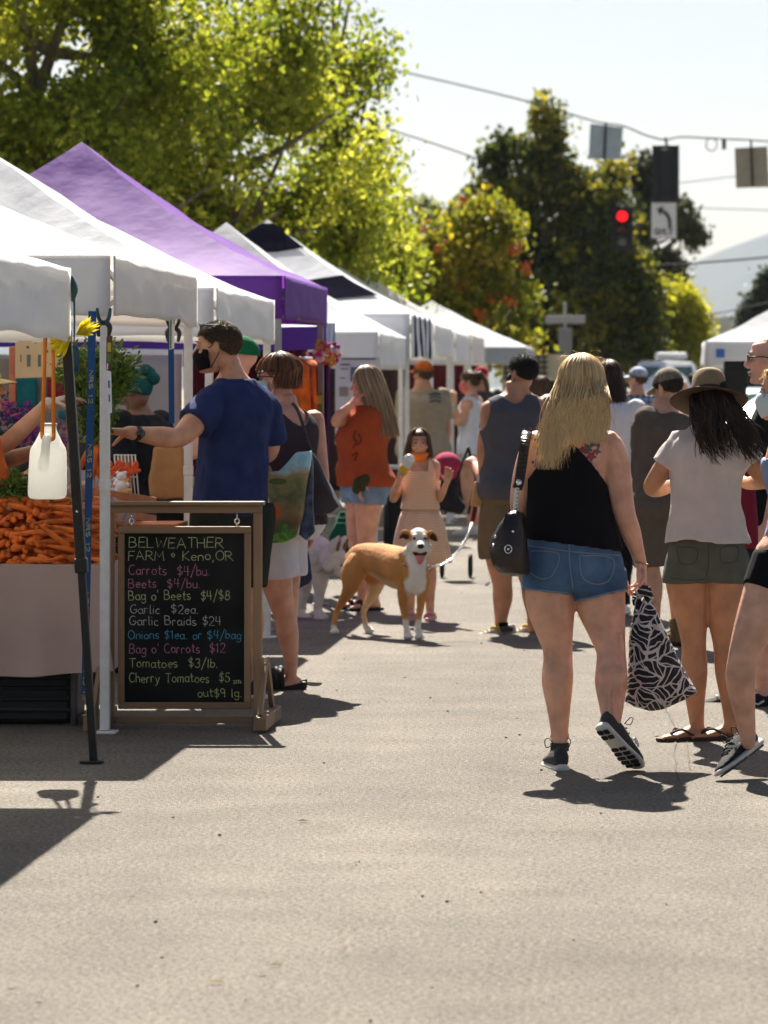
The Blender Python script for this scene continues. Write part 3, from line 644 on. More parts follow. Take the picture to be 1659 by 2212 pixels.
# loudspeaker on its stand beneath the right canopy
t = root('loudspeaker', 'big black loudspeaker on a stand under the right side canopy', 'loudspeaker', (P(1588, 838, 43).x, 43, 0))
c = P(1588, 822, 43)
g = MB(); g.box(c, (.26, .30, .46)); obj('cabinet', g, M('speaker_black', (.010, .010, .011), rough=.7, bump=.3, bs=200), t, bevel=.02)
g = MB(); g.box(c+Vector((0, -.155, -.05)), (.22, .015, .34)); obj('grille', g, M('speaker_grille', (.016, .016, .016), rough=.6, bump=.6, bs=300), t)
g = MB(); g.tube([c+Vector((0, 0, -.23)), (c.x, 43, .5)], .02, 8)
for a in (0, 120, 240): g.bar((c.x, 43, .62), (c.x+.36*math.cos(R(a)), 43+.36*math.sin(R(a)), .02), .02, .02)
obj('stand', g, steel_b, t)
# ------------------------------------------------------------------ people
def frame(yaw, pitch=0, roll=0):
    """local x right, y forward, z up -> world; yaw 0 faces down the street, -90 faces left"""
    return Matrix.Rotation(R(-yaw), 3, 'Z') @ Matrix.Rotation(R(pitch), 3, 'X') @ Matrix.Rotation(R(roll), 3, 'Y')
SK = {}
def skin(name, col, var2=None): 
    return M('skin_'+name, col, rough=.5, spec=.35, var=.22, vs=11, bump=.18, bs=130, sss=.12, var2=var2)
fair = skin('fair', (.66, .36, .245)); tan_ = skin('tan', (.50, .25, .145)); warm = skin('warm', (.60, .315, .20)); deep = skin('deep', (.20, .10, .065))

RF = [(.455, .074, .066, -.004), (.49, .098, .080, -.010), (.53, .101, .080, -.010), (.575, .091, .068, 0), (.615, .083, .061, .003), (.66, .086, .064, .005),
      (.71, .095, .070, .006), (.755, .103, .069, .002), (.79, .106, .062, -.003), (.815, .098, .050, -.005), (.836, .066, .042, -.004), (.856, .040, .038, 0), (.89, .034, .037, .008)]
def ellring(c, hw, hd, yaw, n=28, e=2.3):
    Mx = frame(yaw); out = []
    for k in range(n):
        a = 2*math.pi*k/n; ca, sa = math.cos(a), math.sin(a)
        p = Vector((hw*math.copysign(abs(ca)**(2/e), ca), hd*math.copysign(abs(sa)**(2/e), sa), 0)); out.append(c+Mx @ p)
    return out
class Body:
    """joint positions and cross-sections of one person, all in world coordinates"""
    def __init__(s, x, d, H, yaw, w=1.0, fem=False, head_yaw=None, head_pitch=0, lean=(0, 0), torso=None, J=None, z0=0, stance=.05, belly=1.0, hs=None, roll=0, shw=1.0):
        s.x, s.d, s.H, s.yaw, s.w = x, d, H, yaw, w; s.Mx = frame(yaw); s.hy = yaw if head_yaw is None else head_yaw; s.hp = head_pitch; s.roll = roll
        s.hs = hs or H*.133/.23
        X = s.Mx; r = X @ Vector((1, 0, 0)); f = X @ Vector((0, 1, 0)); b = Vector((x, d, z0)); lean = Vector((lean[0], lean[1], 0))
        def at(zf, rx=0, fy=0): return b+Vector((0, 0, zf*H))+r*rx*H+f*fy*H+lean*max(0, (zf-.5)/.45)
        s.r, s.f, s.at = r, f, at; j = {}
        j['head'] = at(.932, 0, .012); j['neck'] = at(.845, 0, -.004)
        for k, sg in (('L', -1), ('R', 1)):
            j['sh'+k] = at(.812, sg*.108*shw, -.006); j['el'+k] = at(.635, sg*.128*shw, -.022); j['wr'+k] = at(.49, sg*.125*shw, .02)
            j['hip'+k] = at(.505, sg*.052, 0); j['kn'+k] = at(.285, sg*stance, .012); j['an'+k] = at(.05, sg*stance, -.018); j['to'+k] = at(.012, sg*(stance+.012), .085)
        if J:
            for k, v in J.items(): j[k] = Vector(v)
        s.J = j
        if torso: s.T = torso           # list of (centre, hw, hd)
        else:
            s.T = []
            for zf, hw, hd, fo in RF:
                hh = hw*H*w*(shw if zf > .7 and zf < .84 else 1); 
                if fem: hh *= {.455: 1.05, .49: 1.06, .53: 1.05, .575: .97, .615: .90, .66: .90, .71: .92, .755: .93, .79: .92, .815: .90}.get(zf, .9)
                dd = hd*H*(w if zf < .8 else 1)*(belly if .55 < zf < .72 else 1)
                s.T.append((at(zf, 0, fo+(hd*(belly-1)*.6 if .55 < zf < .72 else 0)), hh, dd))
        lw = w
        s.leg = {}; s.arm = {}
        for k in 'LR':
            h, kn, an = j['hip'+k], j['kn'+k], j['an'+k]; bk = -f
            s.leg[k] = [(h, .056*H*lw), (h.lerp(kn, .25), .053*H*lw), (h.lerp(kn, .65), .043*H*lw), (kn, .034*H*lw), (kn.lerp(an, .30)+bk*.010*H, .036*H*lw), (kn.lerp(an, .62)+bk*.004*H, .027*H*lw), (an, .0215*H*lw), (an+(an-kn).normalized()*.02*H, .022*H*lw)]
            a, e, wr = j['sh'+k], j['el'+k], j['wr'+k]
            aw = w**.7
            s.arm[k] = [(a, .033*H*aw), (a.lerp(e, .28), .0305*H*aw), (a.lerp(e, .68), .026*H*aw), (e, .0225*H*aw), (e.lerp(wr, .25), .0238*H*aw), (e.lerp(wr, .7), .0185*H*aw), (wr, .0150*H*aw)]
def tor(T, lo=None, hi=None, off=0, sub=3, yaw=0, e=2.3, grow=0):
    """rings of the torso between heights lo and hi, offset outwards"""
    cs, hw = smooth([t[0] for t in T], [t[1] for t in T], sub); _, hd = smooth([t[0] for t in T], [t[2] for t in T], sub)
    lo = -9 if lo is None else lo; hi = 9 if hi is None else hi; out = []; n = len(cs)
    def ringat(c, a, b): 
        k = max(0, (hi-c.z))*grow if hi < 9 else 0
        return ellring(c, a+off+k, b+off+k, yaw, e=e)
    for i in range(n):
        z = cs[i].z
        if lo <= z <= hi: out.append(ringat(cs[i], hw[i], hd[i]))
        if i < n-1:
            z2 = cs[i+1].z
            for lim in (lo, hi):
                if z < lim < z2:
                    t = (lim-z)/(z2-z); out.append(ringat(cs[i].lerp(cs[i+1], t), hw[i]*(1-t)+hw[i+1]*t, hd[i]*(1-t)+hd[i+1]*t))
    return out
def chain(nodes, f0=0, f1=1, off=0, sub=5, flare=0):
    """part of a limb between arc-length fractions f0 and f1"""
    p, r = smooth([n[0] for n in nodes], [n[1] for n in nodes], sub)
    L = [0]
    for a, b in zip(p, p[1:]): L.append(L[-1]+(b-a).length)
    T = L[-1]; P2 = []; R2 = []
    def lerp_at(f):
        q = f*T
        for i in range(len(L)-1):
            if L[i] <= q <= L[i+1]+1e-9:
                t = (q-L[i])/max(L[i+1]-L[i], 1e-9); return p[i].lerp(p[i+1], t), r[i]*(1-t)+r[i+1]*t
        return p[-1], r[-1]
    fs = [f0]+[l/T for l in L if f0 < l/T < f1]+[f1]
    for f in fs:
        q, rr = lerp_at(f); P2.append(q); R2.append(rr+off+flare*(f-f0)/max(f1-f0, 1e-6))
    return P2, R2
def head_parts(g, c, Mx, s, jaw=1.0, nose=1.0):
    def T(x, y, z): return Vector(c)+Mx @ (Vector((x, y, z))*s)
    def ring(z, hw, yf, yb, n=22):
        out = []
        for k in range(n):
            a = 2*math.pi*k/n; y = math.sin(a); out.append(T(hw*math.cos(a)*(1-.12*max(0, y)**2), (yf if y > 0 else -yb)*y, z))
        return out
    Ms = Mx*1.0
    g.ball(T(0, -.016, .028), .074*s, .096*s, .084*s, M=Ms)
    g.loft([ring(.075, .064, .074, -.05), ring(.04, .070, .083, -.05), ring(.005, .069, .083, -.04), ring(-.02, .066, .084, -.03), ring(-.05, .058*jaw, .086, -.015), ring(-.08, .047*jaw, .085, .0), ring(-.102, .032*jaw, .082, .02), ring(-.115, .018*jaw, .07, .03)])
    g.capsule([T(0, .080, .028), T(0, .094, .004), T(0, .108*nose, -.022)], [.007*s, .009*s, .0135*s], 8, 3)
    g.ball(T(-.012, .093, -.026), .009*s, n=8, m=6); g.ball(T(.012, .093, -.026), .009*s, n=8, m=6)
    g.capsule([T(-.045, .066, .030), T(-.02, .080, .031), T(.02, .080, .031), T(.045, .066, .030)], .0075*s, 8, 3)
    g.capsule([T(-.022, .080, -.058), T(0, .088, -.055), T(.022, .080, -.058)], .007*s, 8, 3); g.capsule([T(-.018, .080, -.068), T(0, .086, -.069), T(.018, .080, -.068)], .007*s, 8, 3)
    g.ball(T(0, .078, -.096), .017*s, n=10, m=6)
    for sg in (-1, 1):
        g.ball(T(sg*.045, .060, -.02), .02*s, n=10, m=7)
        g.ball(T(sg*.0745, -.012, -.004), .008*s, .018*s, .031*s, M=Ms, n=10, m=7); g.ball(T(sg*.079, -.018, .010), .007*s, .014*s, .018*s, M=Ms, n=8, m=6)
    return T
def hand(g, w, d, nrm, s=1.0, curl=(25, 30, 35, 40), thumb=1, spread=6, tcurl=20, thumb_out=48):
    """palm, four fingers and a thumb; d along the hand, nrm out of the palm, thumb = side"""
    w = Vector(w); d = Vector(d).normalized(); nrm = Vector(nrm); nrm = (nrm-d*nrm.dot(d)).normalized(); a = d.cross(nrm)*thumb
    pe = w+d*.088*s
    rings = []
    for t, hw, ht in ((-.01, .026, .020), (.012, .030, .018), (.045, .040, .0165), (.078, .042, .0145), (.094, .038, .011)):
        c = w+d*t*s; rings.append([c+a*hw*s*math.cos(2*math.pi*k/14)+nrm*ht*s*math.sin(2*math.pi*k/14) for k in range(14)])
    g.loft(rings)
    L = ((.044, .026, .020), (.049, .030, .021), (.045, .028, .021), (.035, .021, .018))
    for i in range(4):
        off = (.031-.0207*i); p = w+a*off*s+d*(.086-.004*abs(i-1.2))*s; ang = 0; sp = R((1.5-i)*spread); dd = (d*math.cos(sp)+a*math.sin(sp)).normalized()
        pts = [p-dd*.015*s, p]; cr = curl[i]
        for q, l in enumerate(L[i]):
            ang += R(cr*(.8 if q == 0 else 1.0)); p = p+(dd*math.cos(ang)+nrm*math.sin(ang))*l*s; pts.append(p)
        rr = .0083*s*(1 if i < 3 else .86); g.capsule(pts, [rr*1.05, rr*1.05, rr, rr*.92, rr*.75], 8, 3)
    p = w+d*.022*s+a*.028*s; td = (d*math.cos(R(thumb_out))+a*math.sin(R(thumb_out))+nrm*.35).normalized(); pts = [w+d*.012*s+a*.012*s, p]
    for q, l in enumerate((.036, .031, .024)):
        tn = (nrm*.6-a*.7).normalized(); k = R(tcurl)*q; p = p+(td*math.cos(k)+tn*math.sin(k)).normalized()*l*s; pts.append(p)
    g.capsule(pts, [.013*s, .012*s, .0105*s, .0092*s, .007*s], 8, 3)
def foot(g, an, dirv, s=1.0, up=Vector((0, 0, 1))):
    """bare foot from heel to toes"""
    dirv = Vector(dirv).normalized(); side = dirv.cross(up).normalized(); base = Vector(an)-up*.072*s; rings = []
    for t, hw, zt in ((-.055, .018, .035), (-.045, .027, .05), (-.01, .031, .075), (.035, .033, .068), (.08, .038, .046), (.125, .043, .033), (.155, .042, .026)):
        c = base+dirv*t*s; rings.append([c+side*hw*s*math.cos(2*math.pi*k/14)+up*(zt*s*(.5+.5*math.sin(2*math.pi*k/14))) for k in range(14)])
    g.loft(rings)
    for i, (o, l) in enumerate(((-.030, .048), (-.012, .044), (.004, .038), (.019, .031), (.033, .024))):
        a = base+dirv*.145*s+side*o*s+up*.014*s; g.capsule([a, a+dirv*l*.6*s, a+dirv*l*s-up*.003], [.013*s if i == 0 else .0095*s]*2+[.009*s if i == 0 else .007*s], 8, 3)
def shoe(parent, an, dirv, s=1.0, mu=None, ms=None, up=Vector((0, 0, 1)), treads=None, name='shoe', logo=None, laces=None):
    """trainer: upper, sole, tread; an = ankle centre, dirv = towards the toes, up = out of the sole"""
    dirv = Vector(dirv).normalized(); up = Vector(up); up = (up-dirv*up.dot(dirv)).normalized(); side = dirv.cross(up).normalized(); base = Vector(an)-up*.092*s
    def ring(t, hw, z0, z1, n=18, e=2.6):
        c = base+dirv*t*s; out = []
        for k in range(n):
            a = 2*math.pi*k/n; ca, sa = math.cos(a), math.sin(a); x = hw*math.copysign(abs(ca)**(2/e), ca); z = z0+(z1-z0)*(.5+.5*math.copysign(abs(sa)**(2/e), sa))
            if z > z0+(z1-z0)*.55: x *= 1-.35*((z-z0)/(z1-z0)-.55)/.45
            out.append(c+side*x*s+up*z*s)
        return out
    g = MB(); g.loft([ring(-.082, .018, .03, .085), ring(-.072, .030, .018, .108), ring(-.04, .035, .018, .104), ring(-.005, .037, .018, .100), ring(.035, .038, .018, .094), ring(.085, .042, .018, .072), ring(.13, .046, .018, .056), ring(.165, .044, .018, .046), ring(.192, .032, .018, .036), ring(.200, .016, .02, .028)])
    sh = make(name, shade(remesh(g, .006, 2)), mu, parent)
    g = MB(); g.loft([ring(-.090, .020, .002, .030), ring(-.080, .034, 0, .036), ring(-.02, .038, 0, .031), ring(.06, .042, 0, .028), ring(.13, .050, 0, .027), ring(.175, .046, .003, .027), ring(.203, .030, .008, .026), ring(.212, .012, .013, .024)])
    obj('sole', g, ms, sh, smooth_=True)
    if treads:
        g = MB()
        for t, hw, l in ((-.062, .026, .030), (-.028, .028, .026), (.055, .033, .022), (.085, .037, .022), (.113, .041, .022), (.141, .040, .022), (.166, .034, .020)):
            for sg in (-1, 1): g.box(base+dirv*t*s+side*sg*hw*.55*s+up*-.002*s, (1, 1, 1), M=Matrix((side*hw*.86*s, dirv*l*.8*s, up*.008*s)).transposed())
        obj('tread', g, treads, sh, bevel=.002)
    g = MB()
    for k in range(4):
        c = base+dirv*(.045+.022*k)*s+up*(.094-.010*k)*s; g.capsule([c-side*.020*s, c+up*.004, c+side*.020*s], .0035, 6, 3)
    if laces:
        for sg in (-1, 1):
            c = base+dirv*.03*s+up*.105*s; pts = [c+side*sg*.015, c+side*sg*.035+up*.026, c+side*sg*.052+up*.018, c+side*sg*.046-up*.010, c+side*sg*.02]; g.capsule(pts, .0022, 6, 5)
    obj('laces', g, laces or ms, sh, smooth_=True)
    if logo:
        col, pts, sg = logo; g = MB()
        V = [base+dirv*a*s+side*sg*(.041+.004*(.1-b)/.05)*s+up*b*s for a, b in pts]
        for q in range(0, len(V)-1): g.bar(V[q], V[q+1], .004, .009, up=up)
        obj('emblem', g, col, sh)
    return sh
def cloth(name, g, mat, parent, voxel=.010, it=4, cut=None, amp=.006, sc=9, st=(1, 1, .45), seed=0, label=None, thick=.003, edge=4, fold=None):
    """garment: union of offset sections, opened where cut says so, with creases"""
    me = remesh(g, voxel, it)
    bm = bmesh.new(); bm.from_mesh(me)
    if cut:
        bad = [f for f in bm.faces if cut(f.calc_center_median(), f.normal)]
        bmesh.ops.delete(bm, geom=bad, context='FACES')
    bm.normal_update(); S = Vector((seed*5.1, seed*2.3, seed))
    for v in bm.verts:
        p = v.co; n = v.normal
        q = Vector((p.x*sc*st[0], p.y*sc*st[1], p.z*sc*st[2]))+S
        a = noise.noise(q)*.7+abs(noise.noise(q*2.1+Vector((9, 0, 0))))*.5-.15+noise.noise(q*4.3)*.18; q2 = Vector((q.x*.9+q.z*.8, q.y, q.z*.9-q.x*.35)); a += 2.2*max(0, .22-abs(noise.noise(q2*.8+Vector((4, 7, 1)))))
        k = amp if fold is None else amp*fold(p)
        v.co = p+n*(a*k)
    if cut:
        for _ in range(edge):
            bv = [v for v in bm.verts if v.is_boundary]; new = {}
            for v in bv:
                nb = [e.other_vert(v) for e in v.link_edges if e.is_boundary]
                if len(nb) == 2: new[v] = v.co*.5+(nb[0].co+nb[1].co)*.25
            for v, c in new.items(): v.co = c
    bm.to_mesh(me); bm.free(); shade(me)
    o = make(name, me, mat, parent, label)
    if cut:
        sd = o.modifiers.new('thickness', 'SOLIDIFY'); sd.thickness = thick; sd.offset = 1
    return o
def strands(paths, r0, r1=None, n=3, flat=.45):
    """locks of hair as tapered ribbons in one mesh, with a tint per lock"""
    V = []; Fc = []; T = []; rr = random.Random(len(paths))
    for pts in paths:
        m = len(pts); o = len(V); t = rr.random(); rad0 = r0*rr.uniform(.6, 1.25)
        up = Vector((rr.uniform(-1, 1), rr.uniform(-1, 1), rr.uniform(-.2, .2)))
        for i, p in enumerate(pts):
            d = (pts[min(i+1, m-1)]-pts[max(i-1, 0)]).normalized(); x = d.cross(up)
            if x.length < 1e-4: x = d.cross(Vector((0, 1, .1)))
            x.normalize(); y = x.cross(d)
            f = i/(m-1); k = rad0*(1-.85*max(0, f-.55)/.45)
            for q in range(n): 
                a = 2*math.pi*q/n; V.append(p+x*k*math.cos(a)+y*k*flat*math.sin(a)); T.append(min(1, max(0, t+.0*f)))
            if i:
                for q in range(n): w = (q+1) % n; Fc.append((o+(i-1)*n+q, o+(i-1)*n+w, o+i*n+w, o+i*n+q))
    me = bpy.data.meshes.new('hair'); me.from_pydata([tuple(v) for v in V], [], Fc); shade(me)
    at = me.attributes.new('tint', 'FLOAT', 'POINT'); at.data.foreach_set('value', np.array(T, dtype=np.float32))
    return me
def hair_mat(name, a, b, c, rough=.48):
    return attr_mat(name, 'tint', rough=rough, trans=.12, spec=.45, ramp=[(0, a), (.5, b), (1, c)])
H_BLOND = hair_mat('hair_blond', (.54, .32, .125), (.80, .55, .26), (.93, .72, .41)); H_DARK = hair_mat('hair_dark', (.012, .008, .006), (.026, .016, .011), (.06, .035, .022), .68); H_BROWN = hair_mat('hair_brown', (.05, .025, .014), (.10, .05, .024), (.19, .10, .045))
H_BLACK = hair_mat('hair_black', (.008, .006, .005), (.014, .010, .009), (.03, .02, .016), .65); H_SHORT = hair_mat('hair_short', (.05, .03, .018), (.10, .06, .034), (.20, .13, .075), .65); H_DIRTY = hair_mat('hair_dirty_blond', (.16, .10, .055), (.34, .25, .14), (.58, .46, .29))
def long_hair(c, Mx, s, L, n, seed, phi=(35, 325), drop=.02, flare=1.0, back=.0, rad=.0045, wave=0, part=0, ragged=.25, tipx=0, hug=1.0, fall=None, lift=1.0, asym=0):
    """paths from the crown over the skull then down; phi = 180 is the back of the head"""
    r = random.Random(seed); out = []; c = Vector(c)
    for k in range(n):
        ph = R(r.uniform(*phi)); th0 = R(r.uniform(2, 60)); pts = []; lay = r.random()
        rx, ry, rz = .081*s*lift*(1+.10*lay), .104*s*lift*(1+.10*lay), .094*s*lift*(1+.06*lay); nn = 5
        sx = math.sin(ph); cy = math.cos(ph)
        for i in range(nn+1):
            th = th0+(R(80)-th0)*i/nn
            pts.append(Vector((rx*math.sin(th)*sx, -.014*s+ry*math.sin(th)*cy, .028*s+rz*math.cos(th))))
        e = pts[-1]; LL = L*(1-ragged*r.random()**1.5)*(1-asym*max(0, min(1, .5+sx*.9))); m = 9; w1 = r.uniform(-1, 1); w2 = r.uniform(0, 6.28); jx = r.gauss(0, .010); jy = r.gauss(0, .006)
        for i in range(1, m+1):
            t = i/m; q = Vector(e); fl = 1+(flare-1)*math.sin(min(1, t*1.15)*math.pi*.5)
            q.x = e.x*fl+tipx*t*t+jx*t*2; q.y = e.y*(1-.25*t*hug)-back*math.sin(t*math.pi/2)+jy*t*2; q.z = e.z-LL*t
            q.x += wave*math.sin(t*7+w2)*t*.7+wave*.5*w1*t; q.y += wave*.6*math.cos(t*6+w2)*t
            pts.append(q)
        pw = [c+Mx @ p for p in pts]
        if fall: pw = pw[:nn+1]+[fall(p, i/m) for i, p in enumerate(pw[nn+1:], 1)]
        sm_, _ = smooth(pw, .01, 2); out.append(sm_)
    return out
def short_hair(c, Mx, s, n, seed, line=(.035, -.055), length=.022, vol=1.0):
    """hairline heights in front and at the nape; strands lie along the skull"""
    r = random.Random(seed); out = []; c = Vector(c)
    while len(out) < n:
        u = Vector((r.gauss(0, 1), r.gauss(0, 1), r.gauss(0, 1))).normalized(); p = Vector((.076*u.x, -.016+.098*u.y, .028+.086*u.z))
        f = (p.y+.114)/.196; zl = line[1]+(line[0]-line[1])*min(1, max(0, f*1.25))**1.6
        if p.z < zl+r.uniform(-.004, .008): continue
        if abs(p.x) > .068 and p.y > -.05 and p.z < .018: continue
        d = Vector((u.x*.25+r.gauss(0, .35), .35-.9*(1-f)+r.gauss(0, .3), -.2-.6*(1-f)+.8*max(0, u.z)*f)); d = (d-u*d.dot(u)).normalized(); l = length*r.uniform(.6, 1.3)
        pts = [p*1.0, p+u*.008*vol+d*l*.4, p+u*.012*vol*r.uniform(.6, 1.2)+d*l]; out.append([c+Mx @ (q*s) for q in pts])
    return out
def skull_cap(c, Mx, s, k=1.03, line=(.035, -.055), mat=None, parent=None, name='hair', thick=0):
    """close-lying hair under the locks"""
    g = MB(); n, m = 26, 18; V = []; Fc = []
    for j in range(m+1):
        for i in range(n):
            a = 2*math.pi*i/n; f = .5+.5*math.cos(a); zl = line[1]+(line[0]-line[1])*min(1, f*1.2)**1.6; th1 = math.acos(max(-.98, min(.98, (zl-.028)/.088))); th = th1*j/m
            V.append(Vector(c)+Mx @ (Vector((.077*k*math.sin(th)*math.sin(a), -.016+.0985*k*math.sin(th)*math.cos(a), .028+.088*k*math.cos(th)))*s))
    for j in range(m):
        for i in range(n): w = (i+1) % n; Fc.append((j*n+i, j*n+w, (j+1)*n+w, (j+1)*n+i))
    g.add(V, Fc); return g
def add_hair(name, paths, rad, mat, parent, under=None, um=None):
    h = make(name, strands(paths, rad), mat, parent)
    if under:
        o = obj('scalp_hair', under, um or mat, h, smooth_=True)
        at = o.data.attributes.new('tint', 'FLOAT', 'POINT'); at.data.foreach_set('value', np.full(len(o.data.vertices), .3, dtype=np.float32))
    return h
def person(label, B_, sk, group=None, voxel=.007, it=3, hands=('L', 'R'), feet=None, jaw=1.0, hand_kw=None, face=True, arms=('L', 'R'), extra=None, legs=('L', 'R')):
    """one continuous body mesh under its own root"""
    t = root('person', label, 'person', (B_.x, B_.d, 0), group)
    g = MB(); B_.g = g; s = B_.hs; Hm = frame(B_.hy, B_.hp, B_.roll); B_.Hm = Hm; hc = B_.J['head']; B_.hc = hc
    g.loft(tor(B_.T, yaw=B_.yaw))
    B_.TP = head_parts(g, hc, Hm, s, jaw)
    nk = .046*s*(B_.w**.4)
    g.capsule([B_.T[-3][0]-Vector((0, 0, .02)), B_.T[-1][0], hc+Hm @ (Vector((0, -.020, -.05))*s)], [nk*1.15, nk, nk*1.02], 14, 4)
    for k in legs:
        p, r = chain(B_.leg[k]); g.capsule(p, r, 16, 1)
    for k in arms:
        p, r = chain(B_.arm[k]); g.capsule(p, r, 14, 1)
        ax = B_.arm[k]; hk = (hand_kw or {}).get(k, {})
        if k in hands:
            dv = hk.get('d') or (ax[-1][0]-ax[-3][0]); nr = hk.get('n') or (B_.r*(1 if k == 'L' else -1)); kk = {a: b for a, b in hk.items() if a not in ('d', 'n')}
            kk.setdefault('thumb', 1 if (Vector(dv).normalized().cross(Vector(nr))).dot(B_.f) > 0 else -1)
            hand(g, ax[-1][0]-Vector(dv).normalized()*.006, dv, nr, s=kk.pop('s', B_.H/1.72), **kk)
    for k in (feet or ()):
        foot(g, B_.J['an'+k], B_.J['to'+k]*1.0-Vector((B_.J['an'+k].x, B_.J['an'+k].y, B_.J['to'+k].z)), s=B_.H/1.72)
    if extra: extra(g)
    body = make('body', remesh(g, voxel, it), sk, t)
    B_.root = t; B_.body = body
    if face:
        T = B_.TP; e = MB(); ir = MB(); br = MB(); li = MB()
        for sg in (-1, 1):
            e.ball(T(sg*.031, .0765, .010), .0125*s, .008*s, .0075*s, M=Hm, n=12, m=8); ir.ball(T(sg*.031, .0825, .010), .0062*s, .004*s, .0065*s, M=Hm, n=10, m=6)
            ir.capsule([T(sg*.046, .074, .013), T(sg*.032, .0835, .0185), T(sg*.018, .081, .014)], .0022*s, 6, 3)
            br.capsule([T(sg*.048, .073, .032), T(sg*.033, .0855, .037), T(sg*.015, .0885, .034)], .0028*s, 6, 3)
        li.capsule([T(-.024, .085, -.0625), T(-.008, .0965, -.057), T(0, .0955, -.0585), T(.008, .0965, -.057), T(.024, .085, -.0625)], .0042*s, 6, 3)
        li.capsule([T(-.020, .086, -.065), T(0, .0955, -.069), T(.020, .086, -.065)], .0048*s, 6, 3)
        obj('eyes', e, M('eye_white', (.62, .60, .57), rough=.2, var=.02), t, smooth_=True); obj('pupils', ir, M('pupil', (.018, .012, .009), rough=.15), t, smooth_=True)
        obj('eyebrows', br, M('brow_hair', (.05, .03, .02)), t, smooth_=True); obj('lips', li, M('lips', (.42, .17, .14), rough=.4, var=.05), t, smooth_=True)
    return t
def mask(B_, mat, parent=None, low=0, name='face_mask', straps=None, puff=1.0):
    """cloth mask over nose and mouth (low=1: pulled under the chin)"""
    T = B_.TP; s = B_.hs
    rows = [(.004, .055, .100), (-.022, .064, .118), (-.05, .066, .116), (-.078, .060, .108), (-.104, .046, .094)] if not low else [(-.066, .064, .094), (-.085, .060, .108), (-.108, .052, .104), (-.125, .038, .085)]
    g = MB(); V = []; n = 16; Fc = []
    for z, hw, yf in rows:
        for k in range(n+1):
            a = R(-88+176*k/n); V.append(T(hw*1.12*math.sin(a), .018+(yf-.018)*puff*math.cos(a)**.8, z+.010*(1-math.cos(a))*(-1 if z > -.03 else 1)))
    for j in range(len(rows)-1):
        for k in range(n): a = j*(n+1)+k; Fc.append((a, a+1, a+n+2, a+n+1))
    g.add(V, Fc); o = obj(name, g, mat, parent or B_.root, smooth_=True); sd = o.modifiers.new('t', 'SOLIDIFY'); sd.thickness = .003; sb = o.modifiers.new('s', 'SUBSURF'); sb.levels = sb.render_levels = 1
    g = MB()
    for sg in (-1, 1):
        for z in ((rows[0][0]-.004, .018), (rows[-1][0]+.01, -.028)): g.capsule([T(sg*.068, .022, z[0]), T(sg*.079, -.004, (z[0]+z[1])/2), T(sg*.080, -.026, z[1])], .0022*s, 6, 3)
    obj('ear_loops', g, straps or mat, o, smooth_=True)
    return o
def sunglasses(B_, parent=None, up=0, fwd=0):
    T = B_.TP; s = B_.hs; g = MB()
    def TT(x, y, z): return T(x, y+fwd, z+up)
    for sg in (-1, 1):
        pts = [TT(sg*(.034+.027*math.cos(R(a))), .094-.010*abs(math.cos(R(a)))*(math.cos(R(a)) > 0), .010+.019*math.sin(R(a))) for a in range(0, 360, 24)]
        g.poly(pts, (T(0, 1, 0)-T(0, 0, 0)).normalized()*.005)
    o = obj('sunglasses', g, M('dark_lens_gloss', (.01, .01, .012), rough=.08, spec=.8), parent or B_.root)
    f = MB(); f.capsule([TT(-.008, .097, .014), TT(0, .099, .018), TT(.008, .097, .014)], .003*s, 6, 3)
    for sg in (-1, 1): f.capsule([TT(sg*.062, .084, .014), TT(sg*.078, .06, .014), TT(sg*.082, .0, .010), TT(sg*.082, -.022, .0)], .0032*s, 6, 3)
    obj('temples', f, M('frame_black', (.012, .012, .012), rough=.3), o, smooth_=True)
    return o
def cap_hat(B_, mat, brim=1, bm_=None, k=1.10, fwd=1, name='cap'):
    T = B_.TP; s = B_.hs
    g = skull_cap(B_.hc+B_.Hm @ Vector((0, 0, .006*s)), B_.Hm, s, k, (.042, .018)); o = obj(name, g, mat, B_.root, smooth_=True); sd = o.modifiers.new('t', 'SOLIDIFY'); sd.thickness = .004
    if brim:
        V = []; Fc = []; n = 14; g = MB()
        for j in range(4):
            for k_ in range(n+1):
                a = R(-72+144*k_/n); q = 1+j*.30*math.cos(a)**.7; V.append(T(.080*1.05*math.sin(a)*(1+.06*j), (.088*math.cos(a)*q)*fwd, .046-.006*j-.016*math.sin(a)**2))
        for j in range(3):
            for k_ in range(n): a = j*(n+1)+k_; Fc.append((a, a+1, a+n+2, a+n+1))
        g.add(V, Fc); b = obj('brim', g, bm_ or mat, o, smooth_=True); sd = b.modifiers.new('t', 'SOLIDIFY'); sd.thickness = .004
    g = MB(); g.ball(T(0, -.016, .122*1.03), .006*s, n=8, m=5); obj('button', g, mat, o, smooth_=True)
    return o
def bvh_of(o):
    me = o.data; w = wloc(o); return BVHTree.FromPolygons([v.co+w for v in me.vertices], [tuple(p.vertices) for p in me.polygons])
CAMP = Vector((0, 0, CZ))
def onto(bv, x, y, lift=.002):
    """the point of a surface seen from the walkway at (x, y)"""
    d = (P(x, y, 10)-CAMP).normalized(); h = bv.ray_cast(CAMP, d)
    return (h[0]-d*lift, h[1]) if h[0] else (None, None)
def seam(bv, pts, r, mat, name, parent, sub=6, lift=None):
    p2, _ = smooth([Vector((a, b, 0)) for a, b in pts], 1, sub); q = [onto(bv, p.x, p.y, lift if lift else r*.4)[0] for p in p2]; q = [a for a in q if a]
    g = MB(); run = [q[0]] if q else []
    for a in q[1:]:
        if (a-run[-1]).length > .12:
            if len(run) > 2: g.tube(run, r, 5)
            run = [a]
        else: run.append(a)
    if len(run) > 2: g.tube(run, r, 5)
    return obj(name, g, mat, parent, smooth_=True) if g.v else None
